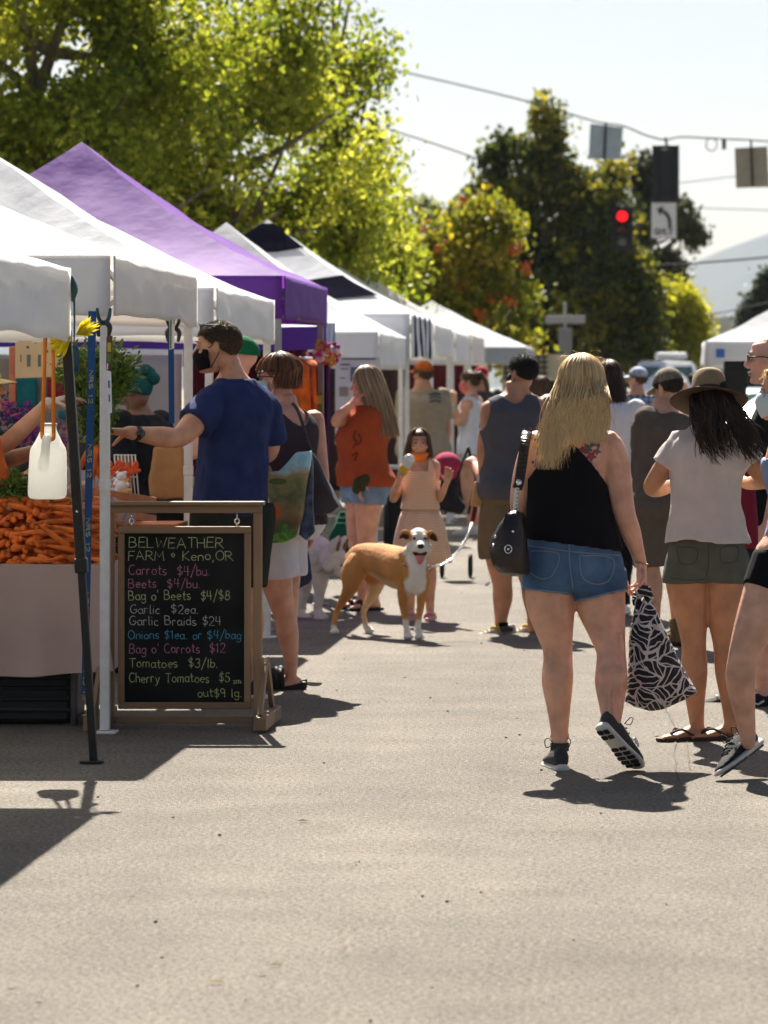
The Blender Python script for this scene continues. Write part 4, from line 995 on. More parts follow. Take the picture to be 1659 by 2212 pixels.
# ------------------------------------------------------------------ clothes on a body
def zf(B_, f): return f*B_.H
def tee(B_, mat, hem=.50, neck=.838, sleeve=.32, off=.014, amp=.007, vox=.010, name='shirt', flare=.012, grow=.04, seed=0, armoff=.010, cut=None, it=4, sc=8, label=None):
    g = MB(); g.loft(tor(B_.T, lo=hem*B_.H if hem < 1.2 else hem-9, hi=neck*B_.H, off=off, yaw=B_.yaw, grow=grow))
    for k in 'LR':
        if sleeve: p, r = chain(B_.arm[k], 0, sleeve, armoff, flare=flare); g.tube([p[0]-(p[1]-p[0]).normalized()*.015]+p, [r[0]*.8]+r, 16); g.ball(p[0], r[0]*1.04)
    B_.top = cloth(name, g, mat, B_.root, vox, it, cut, amp, sc, seed=seed, label=label); return B_.top
def tank(B_, mat, hem=.50, off=.007, amp=.005, strap=.055, pit=.745, scoop=.80, vox=.009, seed=0, width=.024, back=.83, name='tank_top'):
    base = Vector((B_.x, B_.d, 0)); H = B_.H
    def cut(p, n):
        lean = (B_.J['neck']-B_.at(.845, 0, -.004)); q = p-base; lx = abs(q.dot(B_.r))/H; ly = q.dot(B_.f)/H; z = p.z/H
        if z > pit:
            f = (z-pit)/(.815-pit); lim = .112-(.112-strap-width)*min(1, f)**.55
            if lx > lim: return True
        top_ = scoop if ly > 0 else back
        if z > top_-.035 and lx < strap-width*.5 and z > top_-.035*(lx/(strap-width*.5))**-0.0+0.035*(lx/(strap-width*.5))**2-.0: return True
        return False
    g = MB(); g.loft(tor(B_.T, lo=hem*H, hi=.842*H, off=off, yaw=B_.yaw, grow=.02)); B_.top = cloth(name, g, mat, B_.root, vox, 3, cut, amp, 8, seed=seed); return B_.top
def shorts(B_, mat, f=.33, waist=.58, off=.012, flare=.014, amp=.006, vox=.010, name='shorts', seed=0, lo=None, legs='LR', it=3, fr=None):
    g = MB(); g.loft(tor(B_.T, lo=lo, hi=waist*B_.H, off=off, yaw=B_.yaw))
    for k in legs:
        p, r = chain(B_.leg[k], 0, (fr or {}).get(k, f), off, flare=flare); g.tube([p[0]+Vector((0, 0, .03))]+p, [r[0]*.9]+r, 20)
    B_.bot = cloth(name, g, mat, B_.root, vox, it, None, amp, 8, seed=seed); return B_.bot
def nod(L, d):
    """limb sections as seen: x, y, half-width, depth offset"""
    return [(P(q[0], q[1], d+(q[3] if len(q) > 3 else 0)), q[2]*(d+(q[3] if len(q) > 3 else 0))/F) for q in L]
def trs(L, d, k=1.0): return [(P((q[0]+q[1])/2, q[2], d+(q[4] if len(q) > 4 else 0)), (q[1]-q[0])/2*d/F*k, q[3]) for q in L]
def pxy(p): return 1450+p.x*F/p.y, 838-(p.z-CZ)*F/p.y
def fit(B_, arms={}, legs={}, d=None):
    for k, L in arms.items(): B_.arm[k] = nod(L, d); B_.J['sh'+k] = B_.arm[k][0][0]; B_.J['el'+k] = B_.arm[k][len(L)//2][0]; B_.J['wr'+k] = B_.arm[k][-1][0]
    for k, L in legs.items(): B_.leg[k] = nod(L, d)
    return B_
cot = lambda n, c, **k: M(n, c, rough=.9, spec=.15, var=k.pop('var', .10), vs=k.pop('vs', 14), bump=k.pop('bump', .25), bs=k.pop('bs', 260), **k)
black_cot = cot('black_cotton', (.006, .006, .008)); denim = cot('blue_denim', (.045, .105, .22), var=.35, vs=6, bump=.5, bs=300, var2=(.13, .23, .38)); khaki = cot('khaki_cotton', (.15, .115, .07)); sage = cot('sage_cotton', (.10, .105, .085), var=.12)
white_cot = cot('white_cotton', (.76, .70, .67), var=.05, trans=.36); navy_cot = cot('navy_cotton', (.022, .034, .115), var=.2); grey_cot = cot('grey_cotton', (.085, .085, .105)); rust = cot('rust_cotton', (.33, .062, .018)); lightden = cot('washed_denim', (.17, .25, .36), var=.25, vs=12)
tan_cot = cot('tan_cotton', (.34, .28, .20)); taupe = cot('taupe_cotton', (.115, .088, .072)); white2 = cot('bright_white_cotton', (.76, .77, .82), var=.04, trans=.15); plum = cot('plum_knit', (.045, .03, .04)); maroon = cot('maroon_cloth', (.16, .012, .03)); teal_c = cot('teal_cotton', (.02, .07, .09)); orange_c = cot('orange_cotton', (.5, .10, .02)); olive_c = cot('olive_cotton', (.07, .06, .045)); periw = cot('pale_blue_cotton', (.26, .30, .46), var=.08)
rub_b = M('black_rubber', (.012, .012, .012), rough=.7, var=.3, vs=40); rub_w = M('white_rubber', (.62, .61, .57), rough=.6, var=.06); shoe_g = M('grey_mesh', (.05, .052, .055), rough=.8, bump=.5, bs=500); shoe_k = M('black_mesh', (.012, .012, .014), rough=.75, bump=.5, bs=500); leather = M('dark_leather', (.022, .012, .010), rough=.32, spec=.5, bump=.25, bs=120, var=.4, vs=12); chrome = M('chrome', (.75, .74, .72), rough=.18, metal=1, var=.02); sole_g = M('grey_tread', (.10, .09, .085), rough=.8)

# ---- woman walking away with the leaf print bag
d = 15.5
Bw = Body(P(1250, 838, d).x, d, 1.68, 0, fem=True, head_yaw=18, head_pitch=-2, hs=.99,
  torso=trs([(1190, 1300, 1277, .085), (1137, 1343, 1270, .122), (1134, 1344, 1225, .125), (1138, 1335, 1185, .115), (1143, 1323, 1140, .103), (1147, 1312, 1085, .10), (1147, 1308, 1040, .105), (1143, 1318, 1000, .108), (1140, 1330, 965, .098), (1152, 1322, 942, .082), (1195, 1292, 920, .062), (1222, 1276, 902, .054), (1228, 1272, 875, .055)], d))
fit(Bw, {'R': [(1312, 962, 34), (1328, 1000, 33), (1338, 1060, 29), (1350, 1112, 24), (1363, 1150, 22, .02), (1377, 1192, 16, .04), (1385, 1222, 13.5, .05)],
         'L': [(1158, 960, 31), (1142, 995, 27), (1128, 1042, 23), (1121, 1092, 20, .02), (1128, 1122, 19, .10), (1142, 1150, 15, .2), (1158, 1165, 12, .28)]},
        {'L': [(1192, 1235, 56), (1190, 1300, 55), (1197, 1355, 43), (1205, 1409, 32), (1204, 1470, 34.5), (1207, 1535, 25), (1209, 1592, 18), (1209, 1625, 17)],
         'R': [(1292, 1235, 56), (1297, 1300, 55), (1309, 1355, 43, -.03), (1320, 1409, 32, -.06), (1320, 1468, 36, -.12), (1321, 1525, 27, -.18), (1321, 1558, 21, -.22), (1320, 1572, 18, -.22)]}, d)
Bw.J['head'] = P(1258, 834, 15.53)
def calves(g):
    for kx, ax, kd, ad, cx in ((1205, 1209, 15.5, 15.5, 1204), (1320, 1321, 15.44, 15.28, 1320)):
        for sg in (-1, 1):
            g.capsule([P(kx+sg*21, 1372, kd-.035), P(kx+sg*24, 1408, kd-.040), P(kx+sg*19, 1440, kd-.035)], [.010, .012, .010], 8, 4)
            g.capsule([P(cx+sg*14, 1425, kd-.028), P(cx+sg*(17+sg*2), 1462, kd-.038-(kd-ad)*.4), P(cx+sg*12, 1500, kd-.02-(kd-ad)*.6)], [.018, .030, .014], 10, 4)
        yo = 0 if ax < 1300 else 34
        g.capsule([P(ax, 1530-yo, ad-.020), P(ax, 1572-yo, ad-.026), P(ax, 1602-yo, ad-.026)], [.014, .0115, .012], 8, 4)
        for sg in (-1, 1): g.ball(P(ax+sg*15, 1590-yo, ad), .013, n=8, m=6)
t = person('blond woman in black tank top and denim shorts walking away, swinging a leaf print bag', Bw, fair, voxel=.0055, it=3, face=False, extra=calves, hand_kw={'R': dict(d=(.02, .25, -1), n=(-.85, -.4, 0), curl=(52, 56, 60, 62), thumb=-1, tcurl=30), 'L': dict(d=(.4, .5, -.5))})
def cutw(p, n):
    x, y = pxy(p)
    if p.y < d: return y < 952+86*(abs(x-1222)/82)**1.35
    return y < 985+30*(abs(x-1225)/80)**2
g = MB(); g.loft(tor(Bw.T, lo=P(0, 1192, d).z, hi=P(0, 925, d).z, off=.008, yaw=0, grow=.022)); tt = cloth('tank_top', g, black_cot, t, .0075, 3, lambda p, n: cutw(p, n) or pxy(p)[1] > 1163+.135*(pxy(p)[0]-1134), .005, 8, seed=2)
g = MB(); g.loft(tor(Bw.T, lo=P(0, 1280, d).z, hi=P(0, 1160, d).z, off=.006, yaw=0))
for k, f1 in (('L', .19), ('R', .19)): p, r = chain(Bw.leg[k], 0, f1, .008, flare=.005); g.tube(p, r, 24)
hemw = lambda p, n: (lambda x, y: y > (1273+.10*(x-1131) if x < 1238 else 1302-.24*(x-1238)))(*pxy(p))
sh = cloth('denim_shorts', g, denim, t, .007, 3, hemw, .006, 10, seed=5)
bv = bvh_of(sh); thr = M('stitch', (.22, .26, .34), rough=.8)
for pts in ([(1146, 1190), (1206, 1196), (1195, 1240), (1170, 1250), (1146, 1238)], [(1252, 1200), (1322, 1206), (1318, 1250), (1288, 1262), (1258, 1246), (1252, 1200)], [(1229, 1172), (1231, 1220), (1238, 1270)], [(1136, 1178), (1180, 1184), (1240, 1192), (1338, 1200)]): seam(bv, pts, .0024, thr, 'stitching', sh, lift=.0048)
seam(bv, [(1136, 1271), (1160, 1274), (1200, 1278), (1232, 1281)], .004, lightden, 'frayed_hem', sh, lift=.005); seam(bv, [(1245, 1297), (1275, 1291), (1310, 1282), (1350, 1273)], .004, lightden, 'frayed_hem', sh, lift=.005)
bb = bvh_of(Bw.body)
def tattoo(x, y, r, n, col, squash=.6, rot=0):
    g = MB()
    for k in range(n):
        a = 2*math.pi*k/n+rot; pts = []
        for q in range(10):
            b = 2*math.pi*q/10; u = r*.55+r*.5*math.cos(b); v = r*.26*math.sin(b)*(1.2-.5*math.cos(b)); px_, py_ = x+u*math.cos(a)-v*math.sin(a), y+(u*math.sin(a)+v*math.cos(a)); h = onto(bb, px_, py_, .0012)[0]
            if h: pts.append(h)
        if len(pts) == 10: g.add(pts, [tuple(range(10))])
    if g.v: obj('tattoo', g, col, Bw.body)
ti = M('tattoo_ink', (.13, .10, .095), rough=.5, var=.3, vs=90); tr2 = M('tattoo_red', (.30, .055, .065), rough=.5, var=.3, vs=90); tg = M('tattoo_green', (.045, .15, .10), rough=.5, var=.3, vs=90)
tattoo(1285, 950, 19, 6, ti); tattoo(1268, 968, 13, 5, ti, rot=.5); tattoo(1277, 985, 12, 5, tr2, rot=.3); tattoo(1258, 972, 9, 5, tr2, rot=.9); tattoo(1276, 1008, 9, 4, tg, rot=.2); tattoo(1290, 975, 9, 4, ti, rot=.2); tattoo(1262, 995, 10, 4, tr2, rot=.6)
tattoo(1166, 975, 12, 4, tg, rot=.8); tattoo(1158, 1000, 11, 4, tr2, rot=.2); tattoo(1163, 950, 10, 4, tg); tattoo(1142, 945, 9, 5, ti, rot=.3)
def fallw(p, t_):
    q = Vector(p); lim = 15.392-.028*min(1, t_*2.2); f = min(1, t_/.55); f = f*f*(3-2*f)
    q.y += (min(q.y, lim)-q.y)*f
    return q
um = skull_cap(Bw.hc, Bw.Hm, Bw.hs, 1.05, (.05, -.06))
pw = long_hair(Bw.hc, Bw.Hm, Bw.hs,   .385, 1750, 1, phi=(38, 322), flare=1.24, back=.03, ragged=.42, tipx=-.03, wave=.020, fall=fallw, lift=1.07, asym=.27)
rr_ = random.Random(8)
fly = []
for k in range(40):
    a = rr_.uniform(0, 6.28); q0 = Bw.hc+Vector((.06*math.cos(a), .03*math.sin(a), .112)); q = [q0]
    v = Vector((rr_.uniform(-.7, .9), rr_.uniform(-.2, .2), rr_.uniform(.0, .5)))
    for i in range(6): q.append(q[-1]+v*.018); v = (v+Vector((rr_.uniform(-.4, .5), 0, -.30))).normalized()*.9
    fly.append(q)
hh = add_hair('hair', pw, .0036, H_BLOND, t, um); make('flyaway_strands', strands(fly, .0011), H_BLOND, hh)
mk = mask(Bw, cot('grey_green_mask', (.16, .22, .22)), t)
# shoes
s1 = shoe(t, P(1207, 1616, 15.45)+Vector((0, 0, -.002)), Vector((-.20, 1, 0)), .98, shoe_g, rub_w, laces=rub_b)
hl = P(1297, 1574, 15.2); dv = Vector((.150, .17, -.185)).normalized(); upv = Vector((.30, .72, .62)); upv = (upv-dv*upv.dot(dv)).normalized()
LG = [(.07, .050), (.085, .068), (.10, .050), (.085, .058), (.10, .064), (.115, .046)]
shoe(t, hl+dv*.086+upv*.092, dv, 1.0, shoe_g, rub_w, up=upv, treads=rub_b, laces=rub_b, logo=(rub_w, LG, 1))
for sgn, L in (('L', [(1209, 1604, 20.5), (1209, 1622, 20)]),): 
    g = MB(); p, r = chain(nod(L, d)); g.tube(p, r, 14); obj('sock', g, shoe_g, t, smooth_=True)
g = MB(); c = Bw.arm['R'][-1][0]+Vector((0, -.01, .012)); g.tube([c+Vector((.028*math.cos(R(a)), .026*math.sin(R(a)), -.006*math.cos(R(a)))) for a in range(0, 361, 30)], .0028, 6); obj('bracelet', g, M('brass', (.45, .33, .14), rough=.3, metal=1), t, smooth_=True)
# handbag on her shoulder
hb = root('handbag', 'dark brown leather shoulder bag with a chain strap on the blond walker\'s left hip', 'handbag', P(1098, 1240, 15.35))
dB = 15.33; g = MB(); rings = []
for y, xl, xr, hd in ((1242, 1108, 1136, .03), (1238, 1082, 1140, .055), (1222, 1066, 1141, .075), (1195, 1058, 1140, .08), (1165, 1064, 1138, .072), (1135, 1080, 1136, .058), (1115, 1096, 1132, .04), (1106, 1106, 1128, .02)): rings.append(ellring(P((xl+xr)/2, y, dB), (xr-xl)/2*dB/F, hd, 18, 24, 2.6))
g.loft(rings); me = remesh(g, .007, 3)
for v in me.vertices: v.co = v.co+v.normal*(.012*noise.noise(Vector((v.co.x*14, v.co.y*14, v.co.z*7)))+.010*max(0, .2-abs(noise.noise(Vector((v.co.x*16+3, v.co.y*16, v.co.z*6))))))
o = make('pouch', me, leather, hb)
bvb = bvh_of(o)
g = MB(); ov = [(1092, 1110), (1084, 1140), (1072, 1175), (1068, 1205), (1080, 1222), (1100, 1216), (1110, 1190), (1120, 1150), (1128, 1112)]
q = [onto(bvb, x, y, .006)[0] for x, y in ov]; q = [a for a in q if a]
fl = MB(); cx_, cy_ = 1098, 1165; rows = []
for f in (1.0, .75, .5, .25): rows.append([onto(bvb, cx_+(x-cx_)*f, cy_+(y-cy_)*f, .007)[0] or P(x, y, dB-.05) for x, y in ov])
for a, b in zip(rows, rows[1:]):
    o_ = len(fl.v); n = len(ov); fl.add(a+b, [(i, (i+1) % n, n+(i+1) % n, n+i) for i in range(n)])
fl.add(rows[-1], [tuple(range(len(ov)))]); fo = obj('flap', fl, leather, hb, smooth_=True)
g = MB(); c, nn = onto(bvb, 1098, 1186, .012); Mc = frame(0); g.tube([c+Vector((.014*math.cos(R(a)), -.002, .016*math.sin(R(a)))) for a in range(0, 361, 20)], .0026, 8); g.ball(c, .006, .004, .006, n=10, m=6); obj('medallion', g, chrome, hb, smooth_=True)
for x, y in ((1066, 1178), (1070, 1160), (1108, 1148)):
    g = MB(); c, nn = onto(bvb, x, y, .006); g.ball(c or P(x, y, 15.26), .007, n=8, m=5); obj('stud', g, chrome, hb, smooth_=True)
g = MB(); st = [P(1142, 936, 15.52), P(1139, 934, 15.44), P(1134, 958, 15.385), P(1128, 1000, 15.375), P(1122, 1040, 15.375), P(1117, 1056, 15.37)]; sp_, _ = smooth(st, .01, 5)
for a, b in zip(sp_, sp_[1:]): g.bar(a, b+(b-a)*.15, .040, .007, up=(0, -1, .1))
obj('strap', g, leather, hb, smooth_=True)
g = MB()
for off in (-.007, .007):
    for k in range(13):
        c = P(1117-.62*k*.5+off*400*.3, 1058+k*4.2, 15.36); Q = Matrix.Rotation(R(90*(k % 2)), 3, 'Z'); g.tube([c+Q @ Vector((.0065*math.cos(R(a)), 0, .0085*math.sin(R(a)))) for a in range(0, 361, 45)], .0026, 5)
obj('chain', g, chrome, hb, smooth_=True)
g = MB(); sp_, _ = smooth([P(1113, 1108, 15.36), P(1108, 1130, 15.33), P(1101, 1160, 15.27), P(1098, 1178, 15.255)], .01, 4)
for a, b in zip(sp_, sp_[1:]): g.bar(a, b+(b-a)*.1, .028, .007, up=(0, -1, .1))
obj('strap', g, leather, hb, smooth_=True)
for x, y in ((1121, 1042), (1111, 1112)):
    g = MB(); g.ball(P(x, y, 15.35), .013, .006, .013, n=10, m=6); obj('concho', g, chrome, hb, smooth_=True)
# leaf print tote
def leafprint():
    m = bpy.data.materials.new('leaf_print'); m.use_nodes = True; tt = m.node_tree; N = tt.nodes; L = tt.links; b = N['Principled BSDF']; b.inputs['Roughness'].default_value = .8
    tc = N.new('ShaderNodeTexCoord'); mp = N.new('ShaderNodeMapping'); mp.inputs['Scale'].default_value = (1, .35, 1); nzw = N.new('ShaderNodeTexNoise'); nzw.inputs['Scale'].default_value = 9; nzw.inputs['Detail'].default_value = 2; L.new(tc.outputs['Object'], nzw.inputs['Vector']); wm = N.new('ShaderNodeMix'); wm.data_type = 'RGBA'; wm.blend_type = 'LINEAR_LIGHT'; wm.inputs[0].default_value = .045; L.new(tc.outputs['Object'], wm.inputs[6]); L.new(nzw.outputs['Color'], wm.inputs[7]); L.new(wm.outputs[2], mp.inputs[0])
    v = N.new('ShaderNodeTexVoronoi'); v.feature = 'F1'; v.inputs['Scale'].default_value = 9.5; L.new(mp.outputs[0], v.inputs['Vector'])
    ve = N.new('ShaderNodeTexVoronoi'); ve.feature = 'DISTANCE_TO_EDGE'; ve.inputs['Scale'].default_value = 9.5; L.new(mp.outputs[0], ve.inputs['Vector'])
    # within each leaf: ribs running out from its midrib
    sb = N.new('ShaderNodeVectorMath'); sb.operation = 'SUBTRACT'; sc_ = N.new('ShaderNodeVectorMath'); sc_.operation = 'SCALE'; sc_.inputs['Scale'].default_value = 1.0
    L.new(mp.outputs[0], sb.inputs[0]); L.new(v.outputs['Position'], sb.inputs[1])
    sx = N.new('ShaderNodeSeparateXYZ'); L.new(sb.outputs[0], sx.inputs[0]); cs = N.new('ShaderNodeSeparateColor'); L.new(v.outputs['Color'], cs.inputs[0])
    rot = N.new('ShaderNodeVectorRotate'); rot.rotation_type = 'Y_AXIS'; an = N.new('ShaderNodeMath'); an.operation = 'MULTIPLY'; an.inputs[1].default_value = 6.28; L.new(cs.outputs[0], an.inputs[0]); L.new(an.outputs[0], rot.inputs['Angle']); L.new(sb.outputs[0], rot.inputs['Vector'])
    s2 = N.new('ShaderNodeSeparateXYZ'); L.new(rot.outputs[0], s2.inputs[0])
    ax = N.new('ShaderNodeMath'); ax.operation = 'ABSOLUTE'; L.new(s2.outputs['X'], ax.inputs[0])
    rib = N.new('ShaderNodeMath'); rib.operation = 'MULTIPLY_ADD'; rib.inputs[1].default_value = .9; L.new(ax.outputs[0], rib.inputs[0]); L.new(s2.outputs['Z'], rib.inputs[2])
    pp_ = N.new('ShaderNodeMath'); pp_.operation = 'PINGPONG'; pp_.inputs[1].default_value = .016; L.new(rib.outputs[0], pp_.inputs[0])
    l1 = N.new('ShaderNodeMath'); l1.operation = 'LESS_THAN'; l1.inputs[1].default_value = .0034; L.new(pp_.outputs[0], l1.inputs[0])
    l2 = N.new('ShaderNodeMath'); l2.operation = 'LESS_THAN'; l2.inputs[1].default_value = .0035; L.new(ax.outputs[0], l2.inputs[0])
    l3 = N.new('ShaderNodeMath'); l3.operation = 'LESS_THAN'; l3.inputs[1].default_value = .035; L.new(ve.outputs['Distance'], l3.inputs[0])
    m1 = N.new('ShaderNodeMath'); m1.operation = 'MAXIMUM'; L.new(l1.outputs[0], m1.inputs[0]); L.new(l2.outputs[0], m1.inputs[1]); m2 = N.new('ShaderNodeMath'); m2.operation = 'MAXIMUM'; L.new(m1.outputs[0], m2.inputs[0]); L.new(l3.outputs[0], m2.inputs[1])
    x = N.new('ShaderNodeMix'); x.data_type = 'RGBA'; x.inputs[6].default_value = (.010, .008, .014, 1); x.inputs[7].default_value = (.52, .50, .49, 1); L.new(m2.outputs[0], x.inputs[0]); L.new(x.outputs[2], b.inputs['Base Color']); return m
lt = root('leaf_print_bag', 'cloth carrier bag with black and white leaf print, held by the blond walker', 'bag', P(1430, 1535, 15.5)); dB = 15.5
def cp(cx, cy): return ((1550+cx/1.746)/1.507, (1700+cy/1.746)/1.507)
edgeL = [cp(903, 470), cp(885, 560), cp(870, 640), cp(868, 760), cp(862, 880), cp(848, 1020)]; edgeR = [cp(985, 430), cp(1030, 520), cp(1090, 650), cp(1150, 780), cp(1205, 880), cp(1256, 965)]
g = MB(); rings = []; n = 44
hs_ = [.016, .035, .055, .075, .085, .080]
def lerpL(E, t): k = min(int(t*5), 4); f = t*5-k; return (E[k][0]*(1-f)+E[k+1][0]*f, E[k][1]*(1-f)+E[k+1][1]*f)
for j in range(27):
    t_ = j/26; a = lerpL(edgeL, t_); b = lerpL(edgeR, t_); hd = .016+.07*math.sin(t_*1.5); A = P(*a, dB); Bq = P(*b, dB); c = (A+Bq)/2; ux = (Bq-A)/2; ring = []
    for k in range(n):
        q = 2*math.pi*k/n; ca, sa = math.cos(q), math.sin(q); fold = 1+.22*math.sin(7*q+t_*2)*(1-.75*t_)+.10*math.sin(13*q+3*t_)*(1-.5*t_)
        ring.append(c+ux*math.copysign(abs(ca)**.8, ca)*(1+.02*math.sin(9*q))+Vector((0, hd*sa*fold, 0)))
    rings.append(ring)
bot = [p+Vector((0, 0, -.012)) for p in rings[-1]]; c = P(*cp(1020, 1075), dB); rings.append([c.lerp(p, .72) for p in bot]); rings.append([c.lerp(p, .2)+Vector((0, 0, -.004)) for p in bot])
g.loft(rings); lp = leafprint(); obj('sack', g, lp, lt, smooth_=True)
for dx, dy in ((-.02, 0), (.02, .02)):
    g = MB(); a = P(*cp(940, 470), dB)+Vector((dx*.8, dy, 0)); b = P(*cp(958, 385), dB)+Vector((dx*.3, dy*.4, 0)); m_ = P(*cp(948, 425), dB)+Vector((dx*1.2, dy, 0))
    sp_, _ = smooth([a, m_, b, b+Vector((0, .012, .012))], .01, 4)
    for p_, q_ in zip(sp_, sp_[1:]): g.bar(p_, q_+(q_-p_)*.1, .038, .010, up=(0, -1, 0))
    obj('handle', g, lp, lt, smooth_=True)

# ---- woman in the wide hat
d = 16.7
Bh = Body(P(1530, 838, d).x, d, 1.60, -8, fem=True, head_yaw=-20, head_pitch=-16, hs=.95,
  torso=trs([(1465, 1592, 1245, .09), (1447, 1606, 1215, .11), (1450, 1604, 1180, .108), (1462, 1592, 1135, .095), (1466, 1584, 1090, .088), (1460, 1588, 1040, .09), (1452, 1600, 1000, .095), (1450, 1610, 968, .088), (1464, 1602, 945, .072), (1500, 1572, 926, .05), (1514, 1558, 908, .047), (1516, 1556, 885, .047)], d))
fit(Bh, {'L': [(1465, 962, 25), (1447, 990, 23.5), (1424, 1024, 21.5), (1407, 1052, 18, .04), (1422, 1056, 18, .14), (1448, 1050, 14, .26), (1462, 1040, 12, .34)],
         'R': [(1600, 960, 25), (1618, 990, 23.5), (1640, 1018, 21.5), (1652, 1036, 18, .04), (1640, 1040, 18, .12), (1615, 1044, 14, .26), (1600, 1036, 12, .34)]},
        {'L': [(1488, 1205, 46), (1487, 1262, 49), (1494, 1330, 36), (1499, 1394, 27), (1500, 1450, 29), (1502, 1515, 21, .02), (1505, 1556, 16.5, .02), (1505, 1572, 17, .02)],
         'R': [(1568, 1205, 46), (1565, 1262, 46), (1562, 1330, 35), (1566, 1394, 26), (1571, 1450, 27), (1577, 1515, 20), (1580, 1556, 16.5), (1580, 1572, 17)]}, d)
Bh.J['head'] = P(1532, 872, d+.03); Bh.J['anL'] = P(1505, 1563, d); Bh.J['anR'] = P(1578, 1562, d+.02); Bh.J['toL'] = Bh.J['anL']+Vector((-.17, -.09, -.06)); Bh.J['toR'] = Bh.J['anR']+Vector((-.17, -.05, -.06))
t = person('woman in a brown wide-brimmed hat, white tee and olive shorts, seen from behind', Bh, skin('bronze', (.46, .22, .115)), voxel=.006, it=3, face=False, feet='LR', hand_kw={'L': dict(d=(.6, .8, .3)), 'R': dict(d=(-.6, .8, .3))})
g = MB(); g.loft(tor(Bh.T, lo=P(0, 1178, d).z, hi=P(0, 921, d).z, off=.017, yaw=Bh.yaw, grow=.03))
for k in 'LR': p, r = chain(Bh.arm[k], 0, .20, .012, flare=.010); g.tube([p[0]+Vector((.03 if k == 'L' else -.03, 0, .005))]+p, [r[0]*.95]+r, 18)
cloth('tee_shirt', g, white_cot, t, .0085, 4, lambda p, n: pxy(p)[1] > 1172-4*math.sin((pxy(p)[0]-1440)/30), .019, 6.5, seed=3, st=(1.2, 1, .5), label=None)
sh = shorts(Bh, sage, f=.145, waist=.575, off=.010, flare=.006, vox=.008, seed=4); g = MB()
bv = bvh_of(sh); th2 = M('sage_stitch', (.055, .057, .045))
for pts in ([(1530, 1178), (1531, 1215), (1526, 1245)], [(1462, 1182), (1505, 1185), (1500, 1215), (1470, 1216), (1462, 1182)], [(1555, 1184), (1592, 1180), (1590, 1212), (1560, 1214), (1555, 1184)], [(1448, 1248), (1490, 1254), (1522, 1252)]): seam(bv, pts, .0022, th2, 'stitching', sh)
ff = M('flipflop', (.05, .025, .018), rough=.7)
for k in 'LR':
    an = Bh.J['an'+k]; dv = Bh.J['to'+k]-an; dv.z = 0; dv.normalize(); sd_ = dv.cross(Vector((0, 0, 1))); b0 = Vector((an.x, an.y, 0)); g = MB(); ring = [b0+dv*u+sd_*v for u, v in ((-.07, -.02), (-.05, -.033), (.03, -.034), (.11, -.047), (.17, -.043), (.195, -.015), (.195, .015), (.17, .04), (.11, .045), (.03, .034), (-.05, .033), (-.07, .02))]
    g.loft([[p+Vector((0, 0, .002)) for p in ring], [p+Vector((0, 0, .018)) for p in ring]]); fo = obj('flip_flop', g, ff, t, bevel=.004)
    g = MB(); tp = b0+dv*.135-sd_*.016+Vector((0, 0, .036))
    for sg in (-1, 1): g.capsule([tp, b0+dv*.09+sd_*sg*.036+Vector((0, 0, .052)), b0+dv*.03+sd_*sg*.040+Vector((0, 0, .02))], .006, 6, 4)
    obj('strap', g, ff, fo, smooth_=True)
def fallh(p, t_): q = Vector(p); f = min(1, t_/.5); q.y += (min(q.y, d-.105-.02*t_)-q.y)*f; return q
ph = long_hair(Bh.hc, Bh.Hm, Bh.hs, .33, 420, 5, phi=(60, 300), flare=1.18, back=.05, ragged=.5, tipx=.075, wave=.042, fall=fallh)
add_hair('hair', ph, .0062, H_DARK, t, skull_cap(Bh.hc, Bh.Hm, Bh.hs, 1.05, (.04, -.06)))
# the hat
ha = obj('x', MB(), None) if False else None
hc = P(1531, 855, d+.005); Hq = frame(-8, -23, 3); felt = M('felt_shaded', (.060, .036, .020), rough=.85, bump=.2, bs=220, var=.12); felt2 = M('felt_sunlit', (.24, .17, .10), rough=.85, bump=.2, bs=220)  # one felt: brim and band coloured as in shade, crown coloured as sunlit
ht = root('wide_hat', 'brown wide-brimmed felt hat on the head of the woman in white', 'hat', hc)
g = MB(); V = []; Fc = []; n = 48; rows_ = (0, .25, .5, .75, 1.0)
for f in rows_:
    for k in range(n):
        a = 2*math.pi*k/n; rx = .079+(.173-.079)*f; ry = .096+(.178-.096)*f; z = -.004-.020*f+.006*f*f*math.cos(2*a+.4)-.006*f*f*max(0, -math.sin(a))+.006*f*math.sin(3*a+1)
        V.append(hc+Hq @ Vector((rx*math.cos(a), ry*math.sin(a), z)))
for j in range(4):
    for k in range(n): w = (k+1) % n; Fc.append((j*n+k, j*n+w, (j+1)*n+w, (j+1)*n+k))
g.add(V, Fc); o = obj('brim', g, felt, ht, smooth_=True); sd = o.modifiers.new('t', 'SOLIDIFY'); sd.thickness = .005
g = MB(); g.loft([[hc+Hq @ Vector((rx*math.cos(2*math.pi*k/32), ry*math.sin(2*math.pi*k/32), z-dip*max(0, 1-abs(math.cos(2*math.pi*k/32))*2))) for k in range(32)] for z, rx, ry, dip in ((-.008, .080, .097, 0), (.03, .078, .095, 0), (.06, .075, .091, 0), (.090, .070, .086, 0), (.106, .058, .072, .0), (.110, .035, .048, .006), (.106, .012, .02, .008))]); obj('crown', g, felt2, ht, smooth_=True)
g = MB(); g.loft([[hc+Hq @ Vector((rx*math.cos(2*math.pi*k/32), ry*math.sin(2*math.pi*k/32), z)) for k in range(32)] for z, rx, ry in ((-.004, .0815, .0985), (.016, .0805, .0975))]); obj('band', g, felt, ht, smooth_=True)

